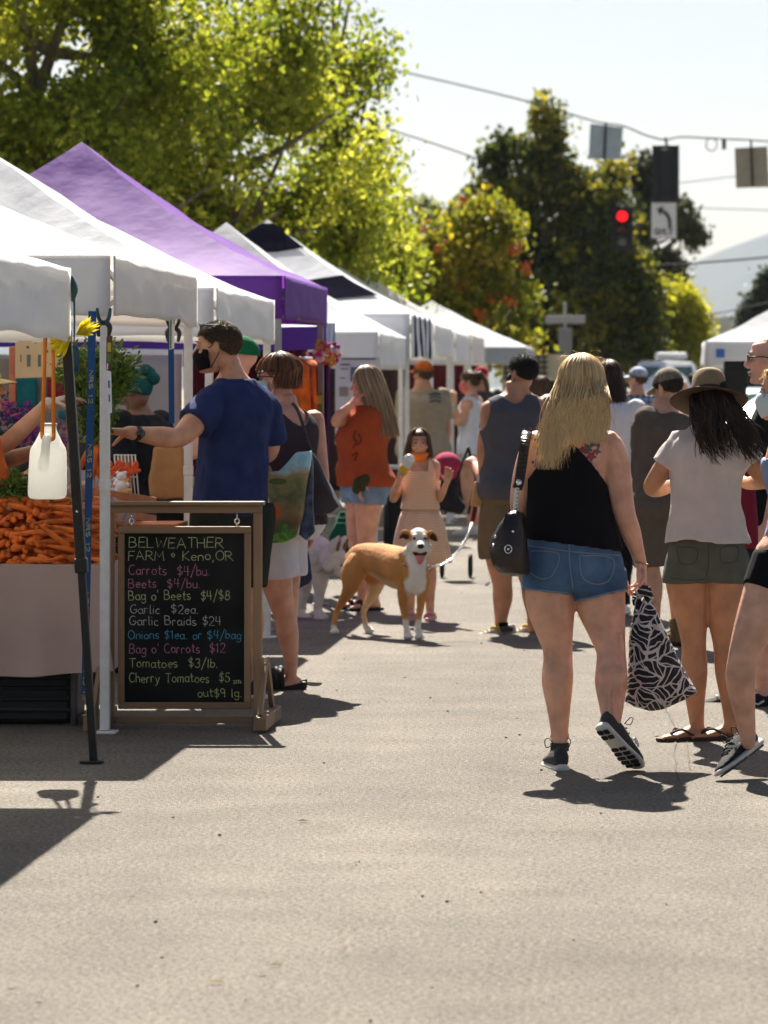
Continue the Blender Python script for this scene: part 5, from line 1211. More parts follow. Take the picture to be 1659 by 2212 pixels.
# ---- woman in a white mask at the right edge
d = 15.1
Br = Body(P(1705, 838, d).x, d, 1.68, -78, fem=True, head_yaw=-72, head_pitch=-4, hs=.97, w=.98)
fit(Br, {}, {'L': [(1690, 1200, 60, -.05), (1660, 1285, 57, -.08), (1625, 1365, 43, -.12), (1605, 1420, 33, -.14), (1600, 1470, 33, -.12), (1607, 1530, 25, -.08), (1614, 1578, 19, -.05), (1615, 1602, 18, -.05)],
             'R': [(1720, 1200, 60, .1), (1745, 1290, 56, .12), (1760, 1370, 42, .12), (1770, 1420, 33, .12), (1785, 1480, 33, .1), (1800, 1550, 24, .1), (1805, 1600, 18, .1), (1806, 1620, 18, .1)]}, d)
Br.J['head'] = P(1692, 846, d); sx = P(1700, 0, d).x
Br.T = trs([(1665, 1775, 1260, .15), (1648, 1780, 1220, .155), (1650, 1776, 1185, .15), (1664, 1764, 1130, .13), (1668, 1760, 1085, .125), (1655, 1768, 1040, .135), (1652, 1772, 1005, .15), (1660, 1770, 970, .165), (1672, 1760, 938, .15), (1690, 1740, 922, .07), (1694, 1730, 905, .052), (1690, 1724, 880, .05)], d)
Br.T = [(c, hd, hw) for c, hw, hd in Br.T]
Br.arm['L'] = nod([(1690, 962, 28, -.17), (1688, 1000, 26, -.18), (1690, 1050, 23, -.17), (1712, 1095, 20, -.14), (1722, 1120, 20, -.12), (1735, 1150, 15, -.1), (1740, 1168, 12, -.1)], d); Br.arm['R'] = nod([(1705, 962, 28, .17), (1715, 1000, 26, .18), (1720, 1050, 23, .18), (1725, 1095, 20, .18), (1735, 1130, 20, .15), (1740, 1165, 15, .1), (1742, 1180, 12, .1)], d)
t = person('woman in white face mask, pale blue top and black bike shorts at the right edge', Br, fair, voxel=.007, it=3)
g = MB(); g.loft(tor(Br.T, lo=P(0, 1188, d).z, hi=P(0, 990, d).z, off=.009, yaw=Br.yaw)); g.bar(P(1672, 1000, d-.10), P(1690, 925, d-.10), .035, .02); g.bar(P(1690, 1000, d+.10), P(1705, 925, d+.10), .035, .02); cloth('tank_top', g, periw, t, .0085, 3, None, .010, 10, seed=6, st=(1, 1, 1.6))
shorts(Br, black_cot, f=.20, waist=.60, off=.006, flare=.002, vox=.008, amp=.002)
mask(Br, cot('white_mask', (.60, .68, .70), var=.04), t, puff=1.05); ph = long_hair(Br.hc, Br.Hm, Br.hs, .08, 260, 9, phi=(75, 285), flare=.7, ragged=.5, hug=1.5)
add_hair('hair', ph+short_hair(Br.hc, Br.Hm, Br.hs, 500, 4, (.06, -.05), .035), .004, H_BLOND, t, skull_cap(Br.hc, Br.Hm, Br.hs, 1.04, (.06, -.055)))
tp = P(1560, 1676, 14.95); hl = P(1645, 1612, 15.15); dv = (tp-hl).normalized(); upv = Vector((-.45, .2, .85)); upv = (upv-dv*upv.dot(dv)).normalized()
shoe(t, hl+dv*.082+upv*.092, dv, .98, shoe_k, rub_w, up=upv, treads=sole_g, laces=rub_b, logo=(rub_w, [(.02, .075), (.035, .06), (.07, .058), (.12, .08)], -1)); shoe(t, P(1806, 1612, d+.1), (-1, -.1, 0), .98, shoe_k, rub_w)

# ---- bald man in black
d = 18.5
Bm = Body(P(1690, 838, d).x, d, 1.80, -80, w=1.08, head_yaw=-78, head_pitch=-3, J={'head': P(1660, 776, d)})
Bm.J['toL'] = None; del Bm.J['toL']
Bm.leg['L'] = nod([(1662, 1135, 46, -.1), (1655, 1225, 43, -.1), (1650, 1300, 34, -.08), (1646, 1350, 26, -.06), (1650, 1400, 27, -.05), (1650, 1450, 21, -.03), (1648, 1485, 16, 0), (1648, 1500, 16, 0)], d)
Bm.leg['R'] = nod([(1672, 1135, 46, .1), (1660, 1225, 43, .1), (1640, 1300, 33, .14), (1625, 1350, 26, .18), (1618, 1400, 27, .2), (1604, 1450, 21, .24), (1598, 1480, 16, .26), (1597, 1496, 16, .26)], d)
t = person('bald man in sunglasses and a black tee, at the right edge behind the hat', Bm, skin('pink', (.66, .36, .27)), voxel=.007, it=3)
tee(Bm, black_cot, hem=.47, sleeve=.34, seed=7); shorts(Bm, cot('black_twill', (.012, .012, .015)), f=.40, waist=.56, off=.016); sunglasses(Bm)
shoe(t, P(1598, 1490, d+.26)+Vector((0, 0, -.0)), (-1, -.15, 0), 1.05, shoe_k, rub_w, logo=(rub_w, [(.02, .06), (.05, .045), (.12, .065)], -1)); shoe(t, P(1650, 1497, d), (-.9, -.4, 0), 1.05, shoe_k, rub_w, logo=(rub_w, [(.02, .06), (.05, .045), (.12, .065)], -1))
g = MB(); q = 17.9; g.loft([ellring(P((a+b)/2, y, q), (b-a)/2*q/F, h, 10, 20) for y, a, b, h in ((1185, 1606, 1636, .03), (1175, 1599, 1638, .05), (1120, 1598, 1637, .055), (1060, 1599, 1632, .045), (1010, 1602, 1626, .025), (985, 1606, 1618, .012))]); top(make('tote_bag', remesh(g, .008, 3), maroon), 'long maroon cloth bag hanging between the hat woman and the bald man', 'bag')

# ---- man in the taupe overshirt
d = 22.8
Bc = Body(P(1434, 838, d).x, d, 1.66, -28, w=1.06, lean=(.0, .10), head_yaw=-45, head_pitch=-22, J={'head': P(1442, 840, d+.12)})
fit(Bc, {'L': [(1400, 905, 24), (1392, 940, 23), (1386, 985, 19), (1383, 1018, 16, .05), (1388, 1040, 15, .1), (1396, 1056, 12, .16), (1402, 1066, 10, .2)]}, {}, d)
t = person('man in taupe overshirt, shorts and worn cap, head bowed, behind the hat woman', Bc, warm, voxel=.009, face=False)
tee(Bc, taupe, hem=.42, sleeve=.86, off=.020, flare=.004, amp=.012, seed=8, name='overshirt'); shorts(Bc, cot('brown_shorts', (.12, .092, .072)), f=.46, waist=.5, off=.02, flare=.02); cap_hat(Bc, cot('worn_cap', (.23, .19, .145), var=.25), brim=1)
add_hair('hair', short_hair(Bc.hc, Bc.Hm, Bc.hs, 500, 3), .004, H_DARK, t, skull_cap(Bc.hc, Bc.Hm, Bc.hs, 1.03, (.03, -.05)))
boot = M('tan_boot', (.16, .11, .05), rough=.8, var=.3, vs=20)
for k in 'LR':
    a = Bc.J['an'+k]; shoe(t, Vector((a.x, a.y, .092)), Bc.f+Vector((-.2, 0, 0)), 1.05, boot, rub_b, name='boot'); g = MB(); p, r = chain(Bc.leg[k], .86, 1.0, .012); g.tube(p, r, 14); obj('boot_shaft', g, boot, t, smooth_=True)

# ---- man in the grey tank top
d = 24.0
Bt = Body(P(1103, 838, d).x, d, 1.775, -18, w=1.13, head_yaw=-42, head_pitch=-2, shw=1.08, J={'head': P(1128, 806, d+.02), 'neck': P(1118, 876, d)}, lean=(.05, 0))
fit(Bt, {'L': [(1063, 912, 22), (1052, 945, 20.5), (1048, 985, 18.5), (1049, 1022, 16, .02), (1044, 1028, 16, .09), (1034, 1016, 12.5, .20), (1030, 1008, 11, .26)]}, {}, d)
Bt.leg['L'] = nod([(1082, 1085, 37), (1077, 1170, 35), (1080, 1220, 28), (1085, 1262, 21.5), (1086, 1290, 22), (1083, 1325, 16), (1082, 1350, 12.5), (1082, 1362, 12.5)], d); Bt.leg['R'] = nod([(1128, 1085, 37), (1135, 1170, 35), (1140, 1220, 28), (1146, 1262, 21.5), (1150, 1290, 22), (1153, 1325, 16), (1152, 1346, 12.5), (1152, 1358, 12.5)], d)
t = person('man in a grey tank top and khaki shorts seen from behind, holding the dog chain', Bt, skin('ruddy', (.48, .235, .14)), voxel=.008, face=False, hand_kw={'L': dict(d=(-.5, .5, .5), n=(.3, .3, -1), curl=(50, 55, 58, 60))})
tank(Bt, grey_cot, hem=.475, strap=.058, pit=.715, back=.845, width=.028, seed=9); shorts(Bt, khaki, f=.43, waist=.53, off=.018, flare=.02, seed=3); mask(Bt, black_cot, t)
add_hair('hair', short_hair(Bt.hc, Bt.Hm, Bt.hs, 2600, 3, (.05, -.045), .015, .8), .0022, H_BLACK, t, skull_cap(Bt.hc, Bt.Hm, Bt.hs, 1.02, (.05, -.045)))
shoe_c = M('cream_mesh', (.50, .47, .40), rough=.8, bump=.4, bs=400); yel = M('yellow_trim', (.55, .38, .03), rough=.7)
for x, y, dd, L in ((1084, 1353, 0, 'L'), (1153, 1349, .1, 'R')):
    sh = shoe(t, P(x, y, d+dd)*1.0+Vector((0, 0, 0)), (-1, -.25, 0), 1.08, shoe_c, rub_w, laces=yel); g = MB(); g.box(P(x-14, y+3, d+dd-.052), (.055, .010, .018)); obj('trim', g, yel, sh, bevel=.01); g = MB(); g.box(P(x+11, y+6, d+dd-.05), (.08, .02, .035)); obj('heel_panel', g, shoe_g, sh, bevel=.012)
    g = MB(); g.tube([P(x, y-9, d+dd), P(x, y+3, d+dd)], [.040, .042], 14); obj('sock', g, black_cot, t, smooth_=True)
top(obj('paper_pouch', (lambda g: (g.loft([ellring(P(x, y, d-.05), w_, .02, 0, 16, 3) for x, y, w_ in ((1026, 1094, .03), (1029, 1088, .038), (1034, 1050, .034), (1036, 1040, .03))]), g)[1])(MB()), cot('kraft', (.45, .27, .13)), smooth_=True), 'tan paper pouch held at the side of the man in the grey tank top', 'paper bag')

# ---- girl in the striped sun dress
d = 25.3
stripe = bpy.data.materials.new('peach_stripe'); stripe.use_nodes = True
_n = stripe.node_tree.nodes; _l = stripe.node_tree.links; _n['Principled BSDF'].inputs['Roughness'].default_value = .9
_tc = _n.new('ShaderNodeTexCoord'); _w = _n.new('ShaderNodeTexWave'); _w.bands_direction = 'Z'; _w.inputs['Scale'].default_value = 19; _w.inputs['Distortion'].default_value = .3; _r = _n.new('ShaderNodeValToRGB'); _r.color_ramp.elements[0].color = (.62, .39, .25, 1); _r.color_ramp.elements[1].color = (.69, .50, .37, 1); _r.color_ramp.elements[0].position = .35; _r.color_ramp.elements[1].position = .6
_l.new(_tc.outputs['Object'], _w.inputs[0]); _l.new(_w.outputs['Fac'], _r.inputs[0]); _l.new(_r.outputs[0], _n['Principled BSDF'].inputs['Base Color'])
Bg = Body(P(908, 838, d).x, d, 1.285, 176, w=.98, fem=False, head_yaw=172, hs=.86, J={'head': P(905, 960, d-.02)})
fit(Bg, {'R': [(884, 1016, 11), (874, 1035, 10.5, -.02), (862, 1058, 9.5, -.04), (850, 1078, 8.5, -.04), (851, 1066, 9, -.1), (858, 1046, 7, -.17), (862, 1036, 6, -.19)],
         'L': [(930, 1014, 11), (938, 1034, 10.5), (942, 1058, 9.5), (946, 1078, 8.5), (953, 1068, 9, -.06), (962, 1050, 6.5, -.10), (966, 1040, 5.6, -.11)]}, {}, d)
t = person('girl in a peach striped sun dress holding a drink cup, orange mask under her chin', Bg, warm, voxel=.0062, it=2, feet='LR', hand_kw={'R': dict(d=(.15, -.35, .85), n=(.75, -.5, 0), curl=(30, 34, 36, 38), thumb=1), 'L': dict(d=(.2, -.1, 1), n=(0, -1, .1), curl=(30, 35, 38, 40), thumb=-1)})
base_ = Vector((Bg.x, d, 0))
def cutg(p, n):
    lx = abs(p.x-Bg.x); z = p.z
    return (z > .925 and lx > .112-.25*(z-.925)) or (z > 1.02-(.03 if p.y < d else 0) and lx < .055 and p.y < d+.03) or z > 1.065
g = MB(); g.loft(tor(Bg.T, lo=P(0, 1100, d).z, hi=1.07, off=.008, yaw=Bg.yaw, grow=.02)); dr_ = cloth('dress', g, stripe, t, .007, 2, cutg, .003, 10)
g = MB(); V = []; Fc = []; n = 72; zs = (P(0, 1098, d).z, P(0, 1120, d).z, P(0, 1150, d).z, P(0, 1185, d).z, P(0, 1216, d).z)
for j, (z, rx) in enumerate(zip(zs, (.118, .142, .166, .186, .200))):
    for k in range(n): a = 2*math.pi*k/n; q = 1+(.02+.028*j/4)*math.sin(11*a+.5*j)+.02*math.sin(5*a+1); V.append(Vector((Bg.x+rx*q*math.cos(a), d+rx*.75*q*math.sin(a), z)))
for j in range(4):
    for k in range(n): w = (k+1) % n; Fc.append((j*n+k, j*n+w, (j+1)*n+w, (j+1)*n+k))
g.add(V, Fc); o = obj('skirt', g, stripe, t, smooth_=True); sd = o.modifiers.new('t', 'SOLIDIFY'); sd.thickness = .004
mask(Bg, M('orange_mask', (.75, .16, .01), rough=.8), t, low=1, straps=rub_w); def_ = long_hair(Bg.hc, Bg.Hm, Bg.hs, .19, 420, 12, phi=(48, 312), flare=1.0, back=.02, ragged=.2)
add_hair('hair', def_, .005, H_BROWN, t, skull_cap(Bg.hc, Bg.Hm, Bg.hs, 1.05, (.062, -.06)))
pk = M('pink_slide', (.55, .30, .32), rough=.7)
for k in 'LR':
    an = Bg.J['an'+k]; b0 = Vector((an.x, an.y, 0)); dv = Bg.f; g = MB(); s_ = .75; sd_ = dv.cross(Vector((0, 0, 1))); ring = [b0+dv*u*s_+sd_*v*s_ for u, v in ((-.07, -.02), (-.05, -.035), (.1, -.047), (.19, -.035), (.20, .035), (.1, .047), (-.05, .035), (-.07, .02))]
    g.loft([[p+Vector((0, 0, .002)) for p in ring], [p+Vector((0, 0, .022)) for p in ring]]); sl_ = obj('slide', g, pk, t, bevel=.004); g = MB(); g.tube([b0+dv*.10*s_+sd_*.046*s_*math.cos(R(a))+Vector((0, 0, .016+.05*s_*math.sin(R(a)))) for a in range(0, 181, 20)], .012, 8); obj('strap', g, pk, sl_, smooth_=True)
    Bg.J['an'+k]
ct = root('drink_cup', 'clear and yellow drink cup held in front of the girl\'s face', 'cup', P(874, 1022, d-.24)); q = d-.24; ax = Vector((.42, -.25, .75)).normalized(); c = P(867, 1024, q)
x_ = ax.cross(Vector((0, 1, 0))).normalized(); y_ = ax.cross(x_)
def crg(h, r_, k=.86): return [c+ax*h*k+x_*r_*k*math.cos(2*math.pi*i/20)+y_*r_*k*math.sin(2*math.pi*i/20) for i in range(20)]
g = MB(); g.loft([crg(0, .030), crg(.06, .036), crg(.12, .042), crg(.125, .045)]); obj('cup', g, M('clear_plastic', (.62, .64, .64), rough=.15, spec=.6, trans=.4), ct, smooth_=True); g = MB(); g.loft([crg(.02, .0335), crg(.075, .0385)]); obj('label_band', g, M('yellow_label', (.62, .36, .02)), ct, smooth_=True); g = MB(); g.loft([crg(.125, .047), crg(.14, .044), crg(.165, .030), crg(.172, .012)]); obj('lid', g, M('clear_plastic', (.6, .6, .6)), ct, smooth_=True)

# ---- woman in the rust tee
d = 26.5
Bo = Body(P(787, 838, d).x, d, 1.70, -118, fem=True, w=1.12, head_yaw=-85, head_pitch=-10, J={'head': P(789, 829, d-.03)}, belly=1.12)
fit(Bo, {'R': [(756, 896, 17, .02), (744, 905, 16, -.05), (734, 908, 15, -.1), (727, 910, 12.5, -.15), (736, 896, 12.5, -.16), (750, 882, 9, -.16), (756, 876, 8, -.15)],
         'L': [(818, 897, 18), (822, 925, 17), (820, 955, 15), (814, 985, 13, -.02), (806, 1005, 13, -.08), (792, 1030, 9.5, -.14), (787, 1040, 8.5, -.16)]}, {}, d)
t = person('woman with long ash blond hair in a rust tee, one hand at her cheek', Bo, warm, voxel=.008, it=2, feet='LR', hand_kw={'R': dict(d=(.55, -.05, .75), n=(.8, .3, 0), curl=(26, 30, 34, 36), s=.9), 'L': dict(d=(-.4, -.4, -.8), n=(.2, 0, -.2), curl=(30, 35, 38, 40))})
sh = tee(Bo, rust, hem=.505, sleeve=.33, off=.016, amp=.010, seed=11); bv = bvh_of(sh)
for pts in ([(768, 930), (764, 945), (770, 955), (762, 968)], [(775, 938), (780, 950), (772, 962)], [(760, 985), (772, 978), (766, 995)]): seam(bv, pts, .0045, cot('print_ink', (.05, .012, .01)), 'print', sh)
shorts(Bo, lightden, f=.15, waist=.55, off=.013, flare=.012, seed=2); ph = long_hair(Bo.hc, Bo.Hm, Bo.hs, .45, 480, 17, phi=(45, 315), flare=1.15, back=.05, ragged=.25, hug=.3)
add_hair('hair', ph, .007, H_DIRTY, t, skull_cap(Bo.hc, Bo.Hm, Bo.hs, 1.05, (.055, -.06)))
for k in 'LR':
    an = Bo.J['an'+k]; b0 = Vector((an.x, an.y, 0)); dv = Bo.f; sd_ = dv.cross(Vector((0, 0, 1))); g = MB(); ring = [b0+dv*u+sd_*v for u, v in ((-.07, -.03), (.1, -.045), (.2, -.03), (.2, .03), (.1, .045), (-.07, .03))]
    g.loft([[p+Vector((0, 0, .002)) for p in ring], [p+Vector((0, 0, .02)) for p in ring]]); sl_ = obj('sandal', g, rub_b, t, bevel=.004); g = MB(); g.tube([b0+dv*.10+sd_*.046*math.cos(R(a))+Vector((0, 0, .016+.05*math.sin(R(a)))) for a in range(0, 181, 20)], .014, 8); obj('strap', g, rub_b, sl_, smooth_=True)
g = MB(); g.capsule([P(789, 1036, d-.2), P(779, 1046, d-.21), P(772, 1056, d-.2)], [.045, .055, .04], 12, 4); top(make('oven_mitt', remesh(g, .008, 2), cot('moss_quilt', (.045, .05, .022), bump=.6, bs=60)), 'dark green quilted mitt in the hand of the woman in rust', 'mitt')

# ---- woman with a bob and sunglasses
d = 19.5
Bb = Body(P(617, 838, d).x, d, 1.69, -48, fem=True, w=1.06, head_yaw=-76, head_pitch=-3, J={'head': P(598, 818, d)})
fit(Bb, {'L': [(604, 893, 24, -.06), (599, 930, 22.5, -.09), (598, 970, 20, -.1), (600, 1006, 17, -.08), (588, 1014, 17, -.10), (565, 1012, 13, -.14), (552, 1008, 11, -.15)]},
    {'L': [(600, 1150, 38, -.06), (596, 1235, 37, -.06), (605, 1290, 29, -.04), (615, 1335, 23, -.02), (622, 1375, 23, .0), (628, 1420, 16, 0), (629, 1452, 12.5, 0), (629, 1466, 12.5, 0)], 'R': [(622, 1150, 36, .14), (616, 1240, 34, .16), (618, 1290, 28, .16), (620, 1335, 22, .18), (624, 1375, 22, .2), (626, 1415, 16, .2), (627, 1445, 12, .2), (627, 1455, 12, .2)]}, d)
Bb.J['anL'] = P(630, 1464, d); Bb.J['toL'] = Bb.J['anL']+Vector((-.2, -.06, -.06)); Bb.J['anR'] = P(632, 1455, d+.2); Bb.J['toR'] = Bb.J['anR']+Vector((-.2, -.03, -.06))
t = person('woman with a brown bob, sunglasses, pale blue mask, dark top and white shorts', Bb, skin('rosy', (.56, .29, .20)), voxel=.007, it=2, feet='LR', hand_kw={'L': dict(d=(-1, -.1, .1), n=(0, .2, -1))})
tank(Bb, plum, hem=.50, strap=.056, pit=.74, seed=4, width=.02); shorts(Bb, cot('white_twill', (.60, .57, .62), var=.06), f=.30, waist=.52, off=.016, flare=.018, seed=6, amp=.008, lo=.455*Bb.H); sunglasses(Bb); mask(Bb, cot('blue_mask', (.32, .55, .62), var=.05), t, straps=rub_w)
ph = long_hair(Bb.hc, Bb.Hm, Bb.hs, .105, 420, 21, phi=(98, 262), flare=1.02, back=-.01, ragged=.12, hug=.8, lift=1.14); add_hair('hair', ph+long_hair(Bb.hc, Bb.Hm, Bb.hs, .012, 180, 22, phi=(-98, 98), lift=1.10), .0046, hair_mat('hair_auburn', (.07, .026, .012), (.16, .06, .025), (.30, .125, .05)), t, skull_cap(Bb.hc, Bb.Hm, Bb.hs, 1.10, (.06, -.06)))
g = MB(); T = Bb.TP; g.ball(T(-.082*1, -.012, -.036), .006, n=8, m=5); obj('earring', g, rub_w, t, smooth_=True)
for k in 'LR':
    an = Bb.J['an'+k]; b0 = Vector((an.x, an.y, 0)); dv = Bb.J['to'+k]-an; dv.z = 0; dv.normalize(); sd_ = dv.cross(Vector((0, 0, 1))); g = MB(); ring = [(u, v) for u, v in ((-.075, -.022), (-.06, -.035), (.03, -.035), (.11, -.048), (.18, -.043), (.20, -.015), (.20, .015), (.18, .04), (.11, .046), (.03, .035), (-.06, .035), (-.075, .022))]
    g.loft([[b0+dv*u+sd_*v+Vector((0, 0, .002)) for u, v in ring], [b0+dv*u+sd_*v+Vector((0, 0, .040 if u < 0 else .024)) for u, v in ring]]); sl_ = obj('clog', g, rub_b, t, bevel=.005)
    g = MB()
    for u in (.06, .085, .11, .135): g.tube([b0+dv*u+sd_*.048*math.cos(R(a))+Vector((0, 0, .020+.072*(1.25-u*3)*math.sin(R(a)))) for a in range(0, 181, 20)], .015, 8)
    obj('strap', g, rub_b, sl_, smooth_=True)

# ---- man in the navy tee
d = 18.9
Bn = Body(P(503, 838, d).x, d, 1.86, -42, w=1.12, head_yaw=-84, head_pitch=-6, J={'head': P(468, 750, d-.02)}, shw=1.0,
  torso=trs([(440, 556, 1190, .11), (428, 566, 1145, .13), (428, 566, 1100, .13), (432, 564, 1050, .125), (436, 566, 1000, .12), (440, 572, 950, .125), (446, 578, 905, .125), (448, 580, 870, .115), (452, 572, 845, .095), (472, 545, 822, .07), (480, 527, 805, .058), (478, 515, 785, .06)], d, 1.06))
fit(Bn, {'L': [(458, 866, 30, -.10), (440, 890, 29, -.18), (412, 922, 27, -.26), (385, 945, 22.5, -.32), (350, 944, 23, -.38), (305, 938, 17, -.44), (278, 934, 14.5, -.48)],
         'R': [(566, 868, 26, .10), (580, 905, 24, .12), (587, 945, 20, .16), (584, 975, 18, .20), (570, 985, 18, .26), (545, 990, 14, .34), (530, 990, 12, .36)]}, {}, d)
t = person('man in a navy tee with a black mask, reaching left for a bunch of carrots', Bn, warm, voxel=.006, it=3, hand_kw={'L': dict(d=(-1, -.05, .06), n=(0, -.25, -.9), curl=(32, 36, 40, 44), thumb=-1, s=1.05)})
g = MB(); g.loft(tor(Bn.T, lo=P(0, 1112, d).z, hi=P(0, 818, d).z, off=.014, yaw=Bn.yaw, grow=.02))
for k, f in (('L', .33), ('R', .42)): p, r = chain(Bn.arm[k], 0, f, .012, flare=.012); g.tube([p[0]+Vector((.05 if k == 'L' else -.05, 0, .0))]+p, [r[0]*.9]+r, 20)
cloth('tee_shirt', g, navy_cot, t, .0085, 4, None, .017, 7, seed=12); shorts(Bn, cot('olive_dark', (.022, .026, .02)), f=.44, waist=.54, off=.016, flare=.02); mask(Bn, black_cot, t); sunglasses(Bn, up=.088, fwd=-.035)
add_hair('hair', short_hair(Bn.hc, Bn.Hm, Bn.hs, 4200, 13, (.058, -.045), .017, .8), .0017, H_SHORT, t, skull_cap(Bn.hc, Bn.Hm, Bn.hs, 1.02, (.058, -.045)))
for k in 'LR': a = Bn.J['an'+k]; shoe(t, Vector((a.x, a.y, .092)), Bn.f, 1.08, navy_cot, rub_w)
g = MB(); w = Bn.arm['L'][-1][0]; v = (Bn.arm['L'][-1][0]-Bn.arm['L'][-2][0]).normalized(); u1 = v.cross(Vector((0, 0, 1))).normalized(); u2 = v.cross(u1); c = w-v*.045; g.tube([c-v*.013, c+v*.013], [.0365, .0350], 18); o = obj('watch', g, rub_b, t, smooth_=True); g = MB(); g.tube([c-u1*-.038-u2*.0, c-u1*-.046], [.022, .021], 16); g.tube([c+u1*-.038, c+u1*-.046], [.022, .021], 16); obj('watch_face', g, M('dark_lens_gloss', (0, 0, 0)), o, smooth_=True)

# ---- man in the green cap
d = 20.6
Be = Body(P(490, 838, d).x, d, 1.77, -80, w=1.1, head_yaw=-82, J={'head': P(512, 778, d)})
fit(Be, {'L': [(455, 880, 24, -.2), (440, 915, 22, -.22), (430, 945, 20, -.24), (425, 970, 17, -.26), (410, 978, 17, -.28), (392, 975, 13, -.30), (384, 973, 11, -.3)]}, {}, d)
t = person('man in a green cap and olive shirt, mostly hidden behind the navy tee', Be, skin('pink', (0, 0, 0)), voxel=.010, face=False, hand_kw={'L': dict(d=(-1, 0, -.3), n=(0, .2, -1), curl=(45, 50, 50, 50))})
tee(Be, olive_c, hem=.48, sleeve=.40); shorts(Be, cot('jeans_blue', (.06, .12, .26), var=.3, vs=10), f=.985, waist=.55, off=.016, flare=.012, name='jeans'); cap_hat(Be, cot('green_cap', (.01, .14, .05)))
for k in 'LR': a = Be.J['an'+k]; shoe(t, Vector((a.x, a.y, .092)), Be.f, 1.05, shoe_g, rub_w)

# ---- sellers behind the stall
d = 21.3
Bv = Body(P(318, 838, d).x, d, 1.66, -62, w=1.15, fem=True, head_yaw=-66, head_pitch=-28, lean=(-.06, 0), J={'head': P(292, 846, d-.05)})
t = person('seller in dark clothes with a teal head wrap bending over the back table', Bv, deep, voxel=.010, face=True); tee(Bv, cot('dark_print', (.012, .012, .018), var=.5, vs=20), hem=.48, sleeve=.35); shorts(Bv, black_cot, f=.98, waist=.55, name='trousers')
g = skull_cap(Bv.hc, Bv.Hm, Bv.hs, 1.14, (.045, -.05)); o = obj('head_wrap', g, cot('teal_wrap', (.010, .075, .085), bump=.5, bs=40), t, smooth_=True); g = MB()
for a, b, c_ in ((0, 0, 0), (.02, .03, .025), (-.02, .01, .04), (.01, -.02, -.02)): g.ball(Bv.TP(a, -.135+b*.3, .03+c_), .036, .03, .036, n=10, m=7)
obj('bun', g, MATS['teal_wrap'], o, smooth_=True)
d = 18.15
Ba = Body(P(-75, 838, d).x, d, 1.72, 85, w=1.0, fem=True, head_yaw=92, J={'head': P(-38, 838, d)})
fit(Ba, {'R': [(-45, 905, 25, -.15), (-32, 930, 24, -.18), (-12, 958, 22, -.2), (12, 958, 19.5, -.22), (45, 930, 19.5, -.2), (88, 886, 14, -.1), (108, 870, 12.5, -.05)],
         'L': [(-50, 905, 25, .15), (-38, 945, 23, .17), (-18, 985, 20, .18), (0, 1000, 19, .15), (30, 990, 19, .08), (75, 975, 14, .04), (90, 970, 12, .02)]}, {}, d)
t = person('gloved seller in a teal shirt reaching in from the left edge behind the jug', Ba, tan_, voxel=.0075, hand_kw={'R': dict(d=(1, .1, .28), n=(.1, .1, -1), curl=(18, 22, 26, 30), thumb=-1), 'L': dict(d=(1, 0, -.2), n=(0, 0, -1))}); tee(Ba, teal_c, hem=.46, sleeve=.25); shorts(Ba, black_cot, f=.98, waist=.55, name='trousers'); cap_hat(Ba, cot('straw_cap', (.50, .40, .22)))
g = MB(); hand(g, Ba.arm['R'][-1][0], (1, .1, .28), (.1, .1, -1), 1.09, (18, 22, 26, 30), -1); p, r = chain(Ba.arm['R'], .91, 1.0, .003, flare=.003); g.tube(p, r, 14); make('glove', remesh(g, .006, 2), M('glove_vinyl', (.62, .52, .42), rough=.5, trans=.25), t)
d = 17.75
Bx = Body(P(-60, 838, d).x, d, 1.62, 80, w=1.0, fem=True, J={'head': P(-75, 880, d+.1)})
fit(Bx, {'R': [(-30, 960, 24, -.1), (-20, 1000, 22, -.12), (-6, 1035, 20, -.13), (10, 1052, 17, -.12), (30, 1046, 16, -.1), (62, 1026, 12, -.05), (76, 1018, 11, -.03)]}, {}, d)
t = person('second seller at the left edge, only an orange sleeve and forearm showing over the carrots', Bx, warm, voxel=.009, hand_kw={'R': dict(d=(1, .1, .35), n=(.1, .1, -1))}); tee(Bx, orange_c, hem=.46, sleeve=.62, armoff=.014); shorts(Bx, black_cot, f=.98, waist=.55, name='trousers')
g = MB(); hand(g, Bx.arm['R'][-1][0], (1, .1, .35), (.1, .1, -1), 1.03, (25, 30, 35, 40), -1); p, r = chain(Bx.arm['R'], .92, 1.0, .003, flare=.003); g.tube(p, r, 14); make('glove', remesh(g, .006, 2), MATS['glove_vinyl'], t)

# ---- people farther down the street
def far(label, x, d, H, yaw, sk, topf, botf, hair=None, cap=None, **k):
    hk = k.pop('hk', {}); sl = k.pop('shoes', rub_w); arms = k.pop('fitarms', {}); post = k.pop('post', None); msk = k.pop('msk', None)
    b = Body(P(x, 838, d).x, d, H, yaw, **k); fit(b, arms, {}, d); t = person(label, b, sk, voxel=.011, it=2, face=msk is not None or abs(yaw) > 70)
    topf(b); botf(b)
    if hair: add_hair('hair', hair(b), .008, hk.get('m', H_BROWN), t, skull_cap(b.hc, b.Hm, b.hs, 1.06, (.055, -.055)))
    if cap: cap_hat(b, cap)
    if msk: mask(b, msk, t)
    for q in 'LR': a = b.J['an'+q]; shoe(t, Vector((a.x, a.y, .092)), b.f, H/1.72, sl, rub_w)
    if post: post(b)
    return b
jb = cot('dark_jeans', (.03, .045, .09)); sh_w = cot('stone_shorts', (.42, .41, .36)); LH = lambda L, s, **kw: (lambda b: long_hair(b.hc, b.Hm, b.hs, L, 220, s, **kw)); SH = lambda s: (lambda b: short_hair(b.hc, b.Hm, b.hs, 500, s))
def backprint(b):
    bv = bvh_of(b.top)
    for y in (852, 860, 868): seam(bv, [(928, y), (940, y-3), (952, y)], .012, cot('grey_print', (.10, .11, .12)), 'print', b.top)
